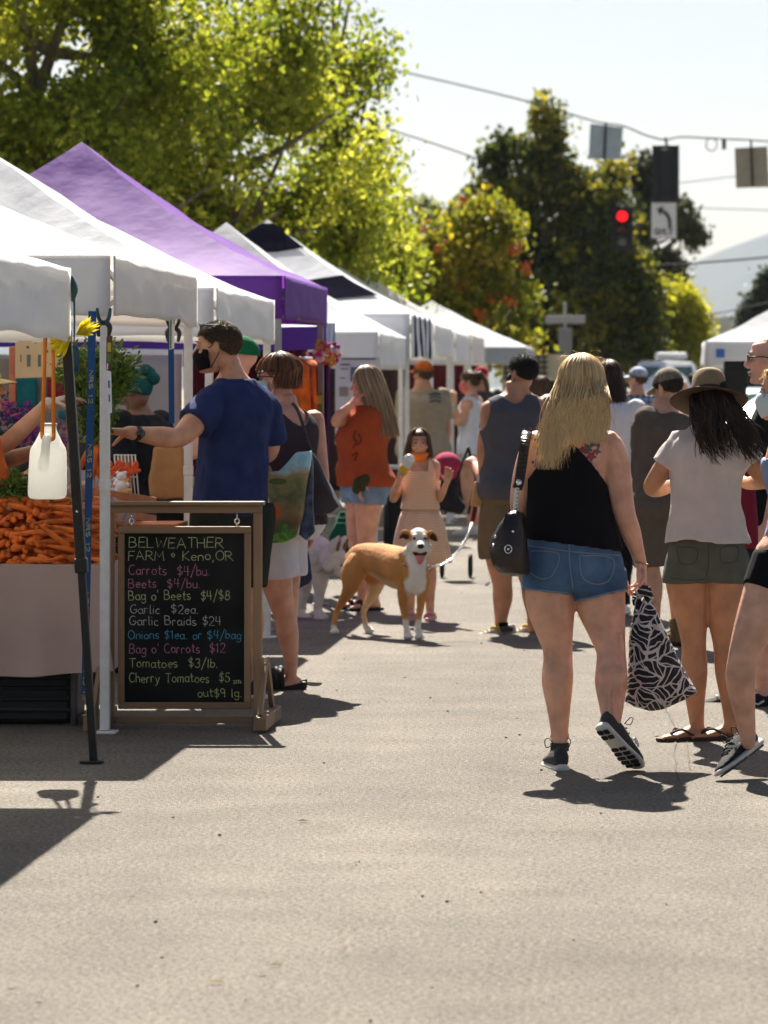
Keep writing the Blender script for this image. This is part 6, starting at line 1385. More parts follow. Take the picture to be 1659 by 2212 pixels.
far('broad man in tan tee and orange cap, back turned, behind a white canopy leg', 914, 38, 1.80, -18, tan_, lambda b: tee(b, tan_cot, hem=.46, off=.02, sleeve=.4), lambda b: shorts(b, jb, f=.98, waist=.52, name='jeans'), SH(2), cot('orange_cap', (.55, .13, .02)), w=1.32, head_yaw=-50, post=backprint)
def pony(b):
    r = random.Random(3); out = short_hair(b.hc, b.Hm, b.hs, 500, 7, (.06, -.05), .04)
    for k in range(160):
        a = Vector((r.gauss(0, .012), -.10, .05+r.gauss(0, .012))); q = [a, a+Vector((r.gauss(0, .01), -.05, .0)), a+Vector((r.gauss(0, .02), -.085, -.09)), a+Vector((r.gauss(0, .025), -.085, -.2)), a+Vector((r.gauss(0, .03), -.07, -.31+r.uniform(-.05, .03)))]; out.append(smooth([b.hc+b.Hm @ (p*b.hs) for p in q], .01, 3)[0])
    return out
def wrist(b):
    w = b.arm['L'][-1][0]; g = MB(); g.tube([w+Vector((0, 0, -.05)), w+Vector((0, 0, -.02))], [.034, .034], 12); obj('wristband', g, cot('mint_band', (.25, .45, .38)), b.root, smooth_=True)
far('young woman in a white tank top with a ponytail and pink mask, hand raised', 1018, 40, 1.72, -74, warm, lambda b: tank(b, white2, hem=.49, strap=.056, pit=.74), lambda b: shorts(b, sh_w, f=.16, waist=.56), pony, None, fem=True, w=1.0, msk=cot('pink_mask', (.65, .16, .15)), head_pitch=-8,
    fitarms={'L': [(1010, 880, 11, -.12), (1006, 893, 10.5, -.14), (998, 906, 9.5, -.16), (990, 914, 8, -.17), (986, 900, 8.2, -.18), (983, 880, 6.2, -.18), (982, 872, 5.6, -.18)]}, hk={'m': H_BROWN}, post=wrist)
far('man in a crimson cap standing behind the ponytail', 1040, 46, 1.79, -8, tan_, lambda b: tee(b, cot('slate_tee', (.05, .055, .07)), sleeve=.4), lambda b: shorts(b, jb, f=.98, waist=.52, name='jeans'), None, cot('crimson_cap', (.38, .015, .035)))
far('woman with loose brown hair half hidden between the grey tank top and the blond walker', 1168, 34, 1.64, 12, warm, lambda b: tee(b, cot('dark_tee', (.02, .018, .02)), sleeve=.4), lambda b: shorts(b, jb, f=.98, waist=.54, name='jeans'), LH(.25, 31, flare=1.2, back=.03), None, fem=True)
far('person in a black cap beside the blond walker\'s hair', 1190, 37, 1.62, -20, warm, lambda b: tee(b, cot('black_tee', (.010, .010, .012)), sleeve=.4), lambda b: shorts(b, jb, f=.98, waist=.54, name='jeans'), SH(5), cot('black_cap', (.012, .012, .014)))
far('woman with long dark brown hair and loose white shirt, right of the blond walker', 1316, 26, 1.72, 8, warm, lambda b: tee(b, white2, hem=.40, sleeve=.95, off=.03, amp=.012), lambda b: shorts(b, black_cot, f=.98, waist=.5, name='trousers'), LH(.27, 41, flare=1.25, back=.03, phi=(40, 320)), None, fem=True, hk={'m': hair_mat('hair_chestnut', (.02, .010, .007), (.045, .02, .013), (.09, .045, .028))})
plaid = bpy.data.materials.new('blue_plaid'); plaid.use_nodes = True; _n = plaid.node_tree.nodes; _l = plaid.node_tree.links; _tc = _n.new('ShaderNodeTexCoord'); _ck = []
for dr_, cc in (('X', 0), ('Z', 1)):
    w_ = _n.new('ShaderNodeTexWave'); w_.bands_direction = dr_; w_.inputs['Scale'].default_value = 5.2; _l.new(_tc.outputs['Object'], w_.inputs[0]); r_ = _n.new('ShaderNodeValToRGB'); r_.color_ramp.elements[0].position = .5; r_.color_ramp.elements[1].position = .62; r_.color_ramp.elements[0].color = (.05, .07, .13, 1); r_.color_ramp.elements[1].color = (.42, .48, .58, 1); _l.new(w_.outputs['Fac'], r_.inputs[0]); _ck.append(r_)
_x = _n.new('ShaderNodeMix'); _x.data_type = 'RGBA'; _x.inputs[0].default_value = .5; _l.new(_ck[0].outputs[0], _x.inputs[6]); _l.new(_ck[1].outputs[0], _x.inputs[7]); _l.new(_x.outputs[2], _n['Principled BSDF'].inputs['Base Color']); _n['Principled BSDF'].inputs['Roughness'].default_value = .9
far('man in a blue plaid shirt and pale cap facing down the street', 1377, 40, 1.75, -12, warm, lambda b: tee(b, plaid, hem=.47, sleeve=.9, off=.02), lambda b: shorts(b, jb, f=.98, waist=.52, name='jeans'), SH(8), cot('pale_cap', (.55, .60, .75)), w=1.12, head_yaw=-60)
far('dark-haired head showing above the brown hat', 1500, 56, 1.76, 20, tan_, lambda b: tee(b, cot('slate_tee', (0, 0, 0)), sleeve=.4), lambda b: shorts(b, jb, f=.98, waist=.52, name='jeans'), SH(9), None, hk={'m': H_BLACK})
far('balding man far off just left of the brown hat', 1474, 50, 1.65, 170, warm, lambda b: tee(b, cot('grey_tee', (.2, .2, .21)), sleeve=.4), lambda b: shorts(b, jb, f=.98, waist=.52, name='jeans'), None, None)
far('tan-hatted person far off between the chestnut hair and the pale cap', 1340, 60, 1.78, 0, tan_, lambda b: tee(b, tan_cot, sleeve=.4), lambda b: shorts(b, jb, f=.98, waist=.52, name='jeans'), None, cot('straw_cap', (0, 0, 0)))
# ------------------------------------------------------------------ dogs and the chain lead
def k2(cx, cy): return ((900+cx/2.37)/1.507, (1400+cy/2.37)/1.507)
def k4(cx, cy): return ((650+cx/2.328)/1.507, (1400+cy/2.328)/1.507)
def Q2(cx, cy, d): return P(*k2(cx, cy), d)
def Q4(cx, cy, d): return P(*k4(cx, cy), d)
def paint(me, fn):
    at = me.attributes.new('coat', 'FLOAT_COLOR', 'POINT'); buf = np.ones((len(me.vertices), 4), dtype=np.float32)
    for i, v in enumerate(me.vertices): buf[i, :3] = fn(v.co, v.normal)
    E = np.empty(len(me.edges)*2, dtype=np.int32); me.edges.foreach_get('vertices', E); E = E.reshape(-1, 2)
    for _ in range(4):
        acc = buf.copy(); cnt = np.ones(len(buf)); np.add.at(acc, E[:, 0], buf[E[:, 1]]); np.add.at(acc, E[:, 1], buf[E[:, 0]]); np.add.at(cnt, E[:, 0], 1); np.add.at(cnt, E[:, 1], 1); buf = (acc/cnt[:, None]).astype(np.float32)
    at.data.foreach_set('color', buf.ravel())
def fuzz(me, n, L, w, tail, seed, keep=None):
    r = np.random.default_rng(seed); fc = me.polygons; m = len(fc); area = np.empty(m); fc.foreach_get('area', area); idx = r.choice(m, n, p=area/area.sum()); V = []; Fc = []; Cc = []
    col = me.attributes['coat'].data; tail = Vector(tail)
    for i in idx:
        f = fc[i]; p = f.center; nn = f.normal; c = col[f.vertices[0]].color; d = (nn*.38+tail*.9+Vector(r.normal(size=3))*.25).normalized(); s = d.cross(nn)
        if s.length < 1e-3: continue
        s.normalize(); l = L*(.6+.8*r.random()); o = len(V); V += [p-s*w, p+s*w, p+d*l]; Fc.append((o, o+1, o+2)); k = .75+.5*r.random(); Cc += [(c[0]*k, c[1]*k, c[2]*k, 1)]*3
    out = bpy.data.meshes.new('fur'); out.from_pydata([tuple(v) for v in V], [], Fc); at = out.attributes.new('coat', 'FLOAT_COLOR', 'POINT'); at.data.foreach_set('color', np.array(Cc, dtype=np.float32).ravel()); return out
fur = attr_mat('dog_coat', 'coat', rough=.75, bump=.6, bs=140, spec=.3)
def furry(me, amp=.004, sc=(60, 60, 24)):
    n = len(me.vertices); co = np.empty(n*3); no = np.empty(n*3); me.vertices.foreach_get('co', co); me.vertices.foreach_get('normal', no); co = co.reshape(-1, 3); no = no.reshape(-1, 3)
    k = np.array([noise.noise(Vector((a[0]*sc[0], a[1]*sc[1], a[2]*sc[2]))) for a in co]); co += no*(amp*k)[:, None]; me.vertices.foreach_set('co', co.ravel()); me.update()
def Q6(cx, cy, d): return P((1042+cx/2.088)/1.507, (1660+cy/2.088)/1.507, d)
def c6(p): x, y = pxy(p); return (x*1.507-1042)*2.088, (y*1.507-1660)*2.088
t = root('dog', 'tan and white dog standing sideways and looking into the camera, mouth open', 'dog', (P(835, 838, 23.6).x, 23.6, 0))
g = MB(); u_ = .000908
def leg6(L): g.capsule([Q6(x, y, d_) for x, y, r_, d_ in L], [r_*u_ for x, y, r_, d_ in L], 14, 4)
# trunk: deep chest, tucked waist, rounded rump
g.capsule([Q6(225, 345, 23.92), Q6(270, 330, 23.88), Q6(340, 330, 23.82), Q6(430, 352, 23.72), Q6(520, 388, 23.60), Q6(590, 408, 23.50), Q6(640, 430, 23.42)], [62*u_, 84*u_, 92*u_, 108*u_, 124*u_, 122*u_, 96*u_], 20, 5, flat=1.16)
g.capsule([Q6(585, 350, 23.52), Q6(625, 320, 23.46), Q6(660, 270, 23.42)], [96*u_, 86*u_, 68*u_], 16, 4)
g.capsule([Q6(645, 500, 23.37), Q6(652, 420, 23.36), Q6(660, 330, 23.38)], [76*u_, 78*u_, 64*u_], 14, 4)
leg6([(585, 470, 66, 23.44), (566, 580, 40, 23.44), (566, 660, 27, 23.45), (578, 730, 23, 23.43), (588, 800, 21, 23.41), (594, 838, 25, 23.40)])
leg6([(690, 470, 60, 23.40), (693, 570, 38, 23.40), (684, 650, 26, 23.41), (672, 730, 22, 23.40), (664, 800, 20, 23.40), (668, 832, 24, 23.38)])
leg6([(262, 365, 92, 23.84), (222, 440, 84, 23.80), (205, 530, 55, 23.78), (160, 610, 33, 23.84), (118, 680, 22, 23.90), (98, 750, 19, 23.88), (92, 800, 22, 23.86)])
leg6([(350, 400, 80, 24.0), (378, 480, 66, 23.98), (372, 550, 46, 23.97), (326, 630, 27, 24.03), (298, 690, 20, 24.06), (304, 750, 18, 24.03), (314, 800, 21, 24.0)])
for x, y, d_ in ((600, 858, 23.34), (676, 855, 23.33), (100, 822, 23.82), (336, 820, 23.95)):
    p = Q6(x, y, d_); p.z = .020
    for o in (-.017, 0, .017): g.ball(p+Vector((o, -.012-.006*(o == 0), -.002)), .0135, .024, .016, n=10, m=7)
    g.ball(p+Vector((0, .014, .004)), .025, .03, .022, n=10, m=7)
hc = Q6(672, 205, 23.40); Hd = frame(172, -4)
def D(x, y, z): return hc+Hd @ Vector((x, y, z))
g.ball(D(0, -.012, .014), .066, .078, .060, M=Hd); g.ball(D(0, .030, -.020), .058, .06, .046, M=Hd)
g.capsule([D(0, .05, -.022), D(0, .09, -.030), D(0, .118, -.034)], [.044, .039, .034], 14, 3); g.capsule([D(0, .02, -.080), D(0, .06, -.102), D(0, .09, -.108)], [.034, .030, .024], 12, 3)
for sg in (-1, 1): g.ball(D(sg*.046, .010, -.045), .036, n=10, m=7); g.ball(D(sg*.022, .108, -.042), .022, .03, .020, M=Hd, n=10, m=7); g.capsule([D(sg*.038, .085, -.052), D(sg*.044, .06, -.070), D(sg*.046, .03, -.085)], [.015, .015, .016], 8, 3); g.ball(D(sg*.034, .056, .030), .016, n=8, m=6)
g.capsule([Q6(215, 310, 24.0), Q6(190, 380, 24.10), Q6(182, 460, 24.14), Q6(188, 540, 24.12)], [.03, .024, .017, .008], 10, 4)
me = remesh(g, .0068, 3); furry(me, .0018)
tanc = Vector((.56, .25, .07)); whi = Vector((.82, .77, .70)); pale = Vector((.70, .48, .27)); drk = Vector((.10, .045, .02))
def interp(y, T):
    for (a, l0, r0), (b_, l1, r1) in zip(T, T[1:]):
        if a <= y <= b_: k = (y-a)/(b_-a); return l0+(l1-l0)*k, r0+(r1-r0)*k
    return None
BIB = [(255, 572, 748), (320, 582, 742), (380, 606, 722), (450, 604, 716), (485, 572, 724), (540, 575, 715), (585, 592, 668)]
def coat(p, n):
    l = Hd.inverted() @ (p-hc); w = noise.noise(p*24); cx, cy = c6(p)
    if cx > 560 and cy < 330 and l.z > -.09 and l.y > -.04:
        if l.y > .062: return whi
        if (abs(l.x-.0)+w*.006) < .030: return whi
        if l.z < -.02 and l.y > .0: return whi*.97
        if l.z > .0: return tanc*.95 if l.x < 0 or abs(l.x) > .044 else whi*.95
        return whi*.92
    r_ = interp(cy+w*9, BIB)
    if r_ and n.y < -.12 and r_[0]+w*7 < cx < r_[1]+w*7: return whi
    if cx > 520 and cy > 745+w*14: return whi
    if cx <= 520 and cy > 785+w*8: return whi*.95
    if 290 < cx < 430 and cy > 500 and p.y > 23.88: return pale
    if n.z < -.45 and 330 < cx < 560 and cy > 420: return pale
    k = .5+.5*noise.noise(Vector((p.x*9, p.y*9, p.z*4))); return tanc*(.80+.4*k)
paint(me, coat); fz = fuzz(me, 24000, .008, .0009, (-.55, .35, -.45), 1); bo = make('body', me, fur, t); make('fur', fz, fur, bo)['kind'] = 'stuff'
nz_ = M('dog_nose', (.012, .010, .010), rough=.3); g = MB(); g.ball(D(0, .147, -.022), .021, .013, .016, M=Hd, n=12, m=8); obj('nose', g, nz_, t, smooth_=True)
g = MB()
for sg in (-1, 1): g.ball(D(sg*.033, .068, .017), .0100, .008, .0085, M=Hd, n=10, m=7)
obj('eyes', g, M('dog_eye', (.02, .012, .008), rough=.1), t, smooth_=True)
g = MB(); g.capsule([D(0, .070, -.078), D(0, .108, -.083), D(.001, .124, -.100), D(.002, .122, -.122)], [.026, .027, .025, .016], 12, 3, flat=.4); obj('tongue', g, M('tongue', (.55, .17, .18), rough=.35), t, smooth_=True)
g = MB(); g.capsule([D(-.040, .070, -.062), D(-.02, .098, -.074), D(0, .104, -.078), D(.02, .098, -.074), D(.040, .070, -.062)], [.010, .017, .019, .017, .010], 10, 3); obj('mouth', g, M('mouth_dark', (.03, .010, .010)), t, smooth_=True)
erm = M('ear_tan', (.50, .22, .06), rough=.85, bump=.5, bs=150, var=.3, vs=30); erd = M('ear_dark', (.045, .022, .012), rough=.85)
for sg, ol, il in ((1, [(618, 150), (580, 133), (552, 142), (536, 172), (534, 202), (560, 190), (590, 208), (612, 188)], [(600, 168), (566, 158), (543, 178), (537, 198), (560, 190), (588, 205), (604, 188)]), (-1, [(728, 152), (760, 138), (786, 158), (802, 194), (798, 220), (770, 212), (744, 200), (730, 184)], [(745, 172), (768, 156), (788, 176), (799, 216), (772, 209), (748, 197)])):
    g = MB(); g.poly([Q6(x, y, 23.385) for x, y in ol], (0, .022, 0)); o = make('ear', remesh(g, .006, 3), erm, t); g = MB(); g.poly([Q6(x, y, 23.378) for x, y in il], (0, .010, 0)); make('ear_flap', remesh(g, .0045, 2), erd, o)
g = MB(); c = Q6(655, 372, 23.40); ax = Vector((.25, -.35, 1)).normalized(); u = ax.cross(Vector((0, 1, 0))).normalized(); v = ax.cross(u); g.tube([c+u*.088*math.cos(R(a))+v*.092*math.sin(R(a)) for a in range(0, 361, 20)], .0035, 6); obj('collar', g, rub_b, t, smooth_=True)

# pale husky, half hidden
t = root('dog', 'pale cream husky with upright ears behind the shopper in white shorts, facing right', 'dog', (P(690, 838, 25.6).x, 25.6, 0)); d = 25.5; g = MB()
g.capsule([Q4(640, 980, 25.9), Q4(760, 980, 25.8), Q4(860, 960, 25.6), Q4(930, 980, d)], [.115, .125, .128, .105], 18, 4, flat=1.2)
g.capsule([Q4(900, 950, d), Q4(965, 965, d), Q4(1020, 985, d)], [.115, .098, .082], 14, 4)
hx = Q4(1012, 985, d-.12); Hh = frame(108, -32)*1.22
def D2(x, y, z): return hx+Hh @ Vector((x, y, z))
g.ball(D2(0, 0, .01), .072, .085, .068, M=Hh); g.capsule([D2(0, .04, -.02), D2(0, .10, -.030), D2(0, .155, -.036)], [.050, .036, .026], 12, 3)
for sg in (-1, 1): g.ball(D2(sg*.045, .01, -.03), .038, n=10, m=7); g.capsule([D2(sg*.040, -.02, .055), D2(sg*.050, -.026, .10), D2(sg*.054, -.020, .150)], [.034, .026, .006], 8, 3)
g.capsule([Q4(905, 1040, d), Q4(915, 1150, d), Q4(905, 1260, d), Q4(898, 1360, d), Q4(905, 1410, d-.02)], [.08, .055, .036, .030, .034], 12, 4); g.capsule([Q4(800, 1080, 25.75), Q4(785, 1200, 25.75), Q4(775, 1300, 25.75), Q4(770, 1390, 25.75), Q4(785, 1425, 25.70)], [.08, .055, .036, .030, .034], 12, 4)
g.capsule([Q4(560, 1040, 26.0), Q4(540, 1180, 26.0), Q4(500, 1280, 26.1), Q4(510, 1400, 26.05)], [.10, .07, .035, .032], 12, 4)
for q, dd in ((925, d-.05), (800, 25.66)): g.ball(Q4(q, 1425, dd)+Vector((0, 0, .004)), .045, .05, .028, n=12, m=7)
me = remesh(g, .009, 3); furry(me, .007, (38, 38, 26))
def coat2(p, n): 
    l = Hh.inverted() @ (p-hx); k = .5+.5*noise.noise(p*14)
    if l.length < .2 and l.y > .01 and l.z < .03: return Vector((.80, .73, .66))
    return Vector((.60, .54, .52)).lerp(Vector((.76, .70, .64)), k)
paint(me, coat2); fz = fuzz(me, 16000, .016, .0014, (-.6, 0, -.5), 2); bo = make('body', me, fur, t); make('fur', fz, fur, bo)['kind'] = 'stuff'
g = MB(); g.ball(D2(0, .182, -.030), .017, .012, .012, M=Hh); obj('nose', g, nz_, t, smooth_=True); g = MB()
for sg in (-1, 1): g.ball(D2(sg*.034, .068, .012), .010, .008, .008, M=Hh, n=10, m=7)
obj('eyes', g, MATS['dog_eye'], t, smooth_=True); g = MB(); g.capsule([D2(-.022, .125, -.062), D2(-.034, .07, -.072), D2(-.040, .03, -.066)], .008, 8, 3); obj('mouth', g, MATS['mouth_dark'], t, smooth_=True)
for sg in (-1, 1): g = MB(); g.capsule([D2(sg*.043, .004, .075), D2(sg*.051, .0, .105), D2(sg*.053, -.004, .130)], [.014, .012, .004], 8, 3); obj('inner_ear', g, M('ear_inner', (.18, .10, .08)), t, smooth_=True)

# chain lead from the dog to the hand
lead = [k2(1165, 1045), k2(1215, 1052), k2(1275, 1036), k2(1340, 1000), k2(1400, 935), k2(1455, 855), k2(1495, 760), k2(1512, 705)]
pp, _ = smooth([P(x, y, 23.4+.07*i) for i, (x, y) in enumerate(lead)], 1, 12); pp2 = [pp[0]]
for p in pp:
    while (p-pp2[-1]).length > .0145: pp2.append(pp2[-1]+(p-pp2[-1]).normalized()*.0145)
g = MB()
for i in range(len(pp2)-1):
    a, b = pp2[i], pp2[i+1]; m = (a+b)/2; dv = (b-a).normalized(); sd_ = dv.cross(Vector((0, 1, .2)) if i % 2 else Vector((.3, .6, 1))).normalized()
    g.tube([m+dv*.0115*math.cos(R(q))+sd_*.0068*math.sin(R(q)) for q in range(0, 361, 45)], .0028, 5)
top(obj('chain_lead', g, chrome, smooth_=True), 'silver chain lead hanging in a curve between the tan dog and the man in grey', 'leash')
g = MB(); hs2, _ = smooth([P(*lead[-1], 23.9), P(1026, 1100, 23.95), P(1030, 1070, 24.1), P(1031, 1030, 24.25)], .01, 5)
for a, b in zip(hs2, hs2[1:]): g.bar(a, b+(b-a)*.1, .028, .006, up=(0, -1, 0))
top(obj('lead_handle', g, maroon, smooth_=True), 'dark red webbing handle of the dog chain below the man\'s hand', 'leash handle')
# ------------------------------------------------------------------ the carrot stall
def c5(cx, cy): return (cx/2.5, 995+cy/2.5)          # board close-up to picture
rs = random.Random(77)
# table with its cloth
t = root('stall_table', 'market table covered by a dusty pink cloth that hangs almost to the ground', 'table', (-3.9, 17.7, 0))
x0, x1, y0, y1, zt = -5.2, -2.60, 17.30, 18.15, .735
g = MB(); g.box(((x0+x1)/2, (y0+y1)/2, zt-.02), (x1-x0-.04, y1-y0-.04, .03)); obj('tabletop', g, M('table_grey', (.3, .3, .29)), t)
for x in (x0+.1, x1-.12):
    for y in (y0+.1, y1-.1): g = MB(); g.tube([(x, y, 0.005), (x, y, zt-.03)], .016, 8); obj('leg', g, steel_g, t, smooth_=True)
clothm = M('pink_table_cloth', (.45, .33, .285), rough=.92, spec=.1, var=.08, vs=3, bump=.3, bs=300)
g = MB(); peri = [(x0, y0), (x1, y0), (x1, y1), (x0, y1)]; V = []; Fc = []; per = []; 
for k in range(4):
    a, b = Vector(peri[k]+(0,)), Vector(peri[(k+1) % 4]+(0,)); nn = Vector((0, -1, 0)), Vector((1, 0, 0)), Vector((0, 1, 0)), Vector((-1, 0, 0)); N_ = max(12, int((b-a).length*26))
    for i in range(N_): per.append((a.lerp(b, i/N_), nn[k], k))
n = len(per); zs = [zt+.004, zt-.004, zt-.05, zt-.15, zt-.28, zt-.40, .245]
for j, z in enumerate(zs):
    for i, (p, nn, k) in enumerate(per):
        dn = (zt-z)/.5; w = .030*dn*math.sin(i*.55+math.sin(i*.21)*2)+.022*dn*noise.noise(Vector((i*.11, z*2, 3))); V.append(p+nn*(.006+.03*dn+w)+Vector((0, 0, z+(.012*math.sin(i*.3) if j == 6 else 0))))
for j in range(6):
    for i in range(n): w = (i+1) % n; Fc.append((j*n+i, j*n+w, (j+1)*n+w, (j+1)*n+i))
Fc.append(tuple(range(n))); g.add(V, Fc); o = obj('table_cloth', g, clothm, t, smooth_=True); m = o.modifiers.new('t', 'SOLIDIFY'); m.thickness = .003; m = o.modifiers.new('e', 'EDGE_SPLIT'); m.split_angle = R(50)
# dark ribbed bin below
t = root('storage_bin', 'dark green ribbed plastic bin under the pink table cloth', 'bin', (-2.98, 17.6, 0)); bn = M('bin_plastic', (.010, .014, .011), rough=.45)
g = MB(); g.box((-3.05, 17.65, .155), (.62, .42, .29)); obj('tub', g, bn, t, bevel=.02); g = MB(); g.box((-3.05, 17.65, .315), (.66, .46, .035)); obj('lid', g, bn, t, bevel=.01)
for z in (.07, .12, .17, .22): g = MB(); g.box((-3.05, 17.435, z), (.60, .02, .018)); obj('rib', g, bn, t, bevel=.005)
t = root('storage_bin', 'second dark bin under the table, cut by the left edge', 'bin', (-3.75, 17.6, 0))
g = MB(); g.box((-3.72, 17.65, .155), (.62, .42, .29)); obj('tub', g, bn, t, bevel=.02); g = MB(); g.box((-3.72, 17.65, .315), (.66, .46, .035)); obj('lid', g, bn, t, bevel=.01)
for z in (.07, .12, .17, .22): g = MB(); g.box((-3.72, 17.435, z), (.60, .02, .018)); obj('rib', g, bn, t, bevel=.005)
# carrots: a heap of single roots
carm = M('carrot_skin', (.70, .125, .014), rough=.5, spec=.35, var=.3, vs=18, bump=.3, bs=90, stretch=(1, 1, 1), var2=(.90, .22, .025))
_t = carm.node_tree; _oi = _t.nodes.new('ShaderNodeObjectInfo'); _hs = _t.nodes.new('ShaderNodeHueSaturation'); _mr = _t.nodes.new('ShaderNodeMapRange'); _mr.inputs['To Min'].default_value = .62; _mr.inputs['To Max'].default_value = 1.15; _bs = _t.nodes['Principled BSDF']; _ln = _bs.inputs['Base Color'].links[0].from_socket; _t.links.new(_oi.outputs['Random'], _mr.inputs['Value']); _t.links.new(_mr.outputs[0], _hs.inputs['Value']); _t.links.new(_ln, _hs.inputs['Color']); _t.links.new(_hs.outputs[0], _bs.inputs['Base Color'])
def carrot_mesh(seed):
    r = random.Random(seed); L = r.uniform(.11, .17); R_ = r.uniform(.0115, .0155); g = MB(); b = r.uniform(-.012, .012); b2 = r.uniform(-.012, .012); pts = []; rd = []
    for i, (f, k) in enumerate(((0, .45), (.02, .8), (.08, 1), (.35, .96), (.6, .82), (.8, .66), (.93, .42), (1.0, .12))): pts.append(Vector((b*math.sin(3*f), b2*math.sin(2.4*f+1), -L*f))); rd.append(R_*k*(1+r.uniform(-.05, .05)))
    e = pts[-1]; pts += [e+Vector((r.uniform(-.01, .01), r.uniform(-.01, .01), -.03)), e+Vector((r.uniform(-.02, .02), r.uniform(-.02, .02), -.06))]; rd += [.0012, .0006]
    g.tube(pts, rd, 10); me = bpy.data.meshes.new('carrot'); me.from_pydata(g.v, [], g.f); shade(me); me.materials.append(carm); return me
CM = [carrot_mesh(k) for k in range(9)]; count = 0
def carrot(loc, direction, seed):
    o = bpy.data.objects.new('carrot', CM[seed % 9]); LINK(o); o.location = loc; q = Vector(direction).normalized().to_track_quat('-Z', 'Y'); o.rotation_euler = q.to_euler()
    o['label'] = 'bunched orange carrot lying in the heap on the pink table cloth'; o['category'] = 'carrot'; o['group'] = 'carrots heaped on the table'; s = rs.uniform(.85, 1.12); o.scale = (s, s, s); return o
def heap_top(x):     # outline of the heap seen from the aisle
    pr = [(-4.2, 1.08), (-3.65, 1.07), (-3.45, 1.04), (-3.25, 1.035), (-3.05, 1.04), (-2.85, 1.02), (-2.68, 1.0), (-2.58, .96), (-2.50, .80)]
    for (a, b), (c_, d_) in zip(pr, pr[1:]):
        if a <= x <= c_: return b+(d_-b)*(x-a)/(c_-a)
    return .8
zr = zt+.014
row = 0
while zr < 1.05:
    x = -3.34+(row % 2)*.016
    while x < -2.56:
        if zr < heap_top(x):
            h_ = (zr-zt)/.3; yb = 17.36+.19*h_+rs.uniform(-.018, .018); side = x > -2.84
            dv = Vector((rs.gauss(.85, .25), rs.gauss(.40, .3), rs.gauss(-.08, .22))) if (side or rs.random() < .22) else Vector((rs.gauss(.25, .4), 1, rs.gauss(.02, .28)))
            if side and rs.random() < .5: dv = -dv
            carrot((x+rs.uniform(-.012, .012)-(.07 if side and dv.x > 0 else 0)+(.06 if side and dv.x < 0 else 0), yb+(0 if not side else .02), zr+rs.uniform(-.008, .008)), dv, rs.randrange(99)); count += 1
        x += .034 if x < -2.84 else .058
    zr += .0265; row += 1
for k in range(26): x = rs.uniform(-3.32, -2.62); carrot((x, 17.52+rs.uniform(0, .08), heap_top(x)-.005+rs.uniform(-.02, .02)), (rs.gauss(0, .7), rs.gauss(.3, .4), rs.gauss(-.2, .15)), rs.randrange(99)); count += 1
g = MB(); g.loft([[Vector((x, y, z)) for x, y in ((-3.5, 17.47+s), (-2.64, 17.47+s), (-2.60, 17.6), (-2.62, 18.0), (-3.5, 18.05))] for z, s in ((zt+.008, 0), (.86, .07), (.98, .16))])
top(obj('carrot_bed', g, carm), 'packed mass of carrots that fills the heap behind its front rows', 'carrots', None, 'stuff')
# feathery green tops
lf_car = attr_mat('carrot_leaf', 'tint', rough=.6, trans=.4, ramp=[(0, (.03, .07, .012)), (.55, (.10, .18, .025)), (1, (.24, .32, .05))])
def fronds(stems, n, spread, size, seed):
    r = random.Random(seed); V = []; Fc = []; T = []
    for pts in stems:
        sp, _ = smooth(pts, 1, 6); m = len(sp)
        for i, p in enumerate(sp[:-1]):
            d = (sp[i+1]-p).normalized(); f = i/m
            x = d.cross(Vector((r.uniform(-1, 1), r.uniform(-1, 1), .3))).normalized(); o = len(V); V += [p-x*.0025, p+x*.0025, sp[i+1]+x*.0022, sp[i+1]-x*.0022]; T += [.75]*4; Fc.append((o, o+1, o+2, o+3))
            if f < .3: continue
            for q in range(n):
                a = p+Vector((r.gauss(0, spread), r.gauss(0, spread), r.gauss(0, spread))); dd = (d*.6+Vector((r.gauss(0, .7), r.gauss(0, .7), r.gauss(0, .5)))).normalized(); w = dd.cross(Vector((r.gauss(0, 1), r.gauss(0, 1), r.gauss(0, 1)))).normalized(); s = size*r.uniform(.5, 1.3); o = len(V); tv = min(1, max(0, r.gauss(.5, .22))); V += [a, a+dd*s*.5+w*s*.22, a+dd*s, a+dd*s*.5-w*s*.22]; T += [tv]*4; Fc.append((o, o+1, o+2, o+3))
    me = bpy.data.meshes.new('greens'); me.from_pydata([tuple(v) for v in V], [], Fc); at = me.attributes.new('tint', 'FLOAT', 'POINT'); at.data.foreach_set('value', np.array(T, dtype=np.float32)); return me
st = []
for k in range(60): a = Vector((rs.uniform(-3.45, -2.95), 17.47+rs.uniform(0, .14), rs.uniform(1.01, 1.06))); st.append([a, a+Vector((rs.uniform(-.2, .05), .10, .06)), a+Vector((rs.uniform(-.35, .0), .24, .06+rs.uniform(-.02, .04)))])
for k in range(26): a = Vector((-2.80+rs.uniform(-.2, .06), 17.55+rs.uniform(0, .06), 1.02)); st.append([a, a+Vector((-.14, .03, .05)), a+Vector((-.32, .06, .09+rs.uniform(0, .03)))])
top(make('carrot_greens', fronds(st, 16, .022, .030, 3), lf_car), 'feathery green carrot tops spilling over the back of the heap', 'greens', None, 'stuff')
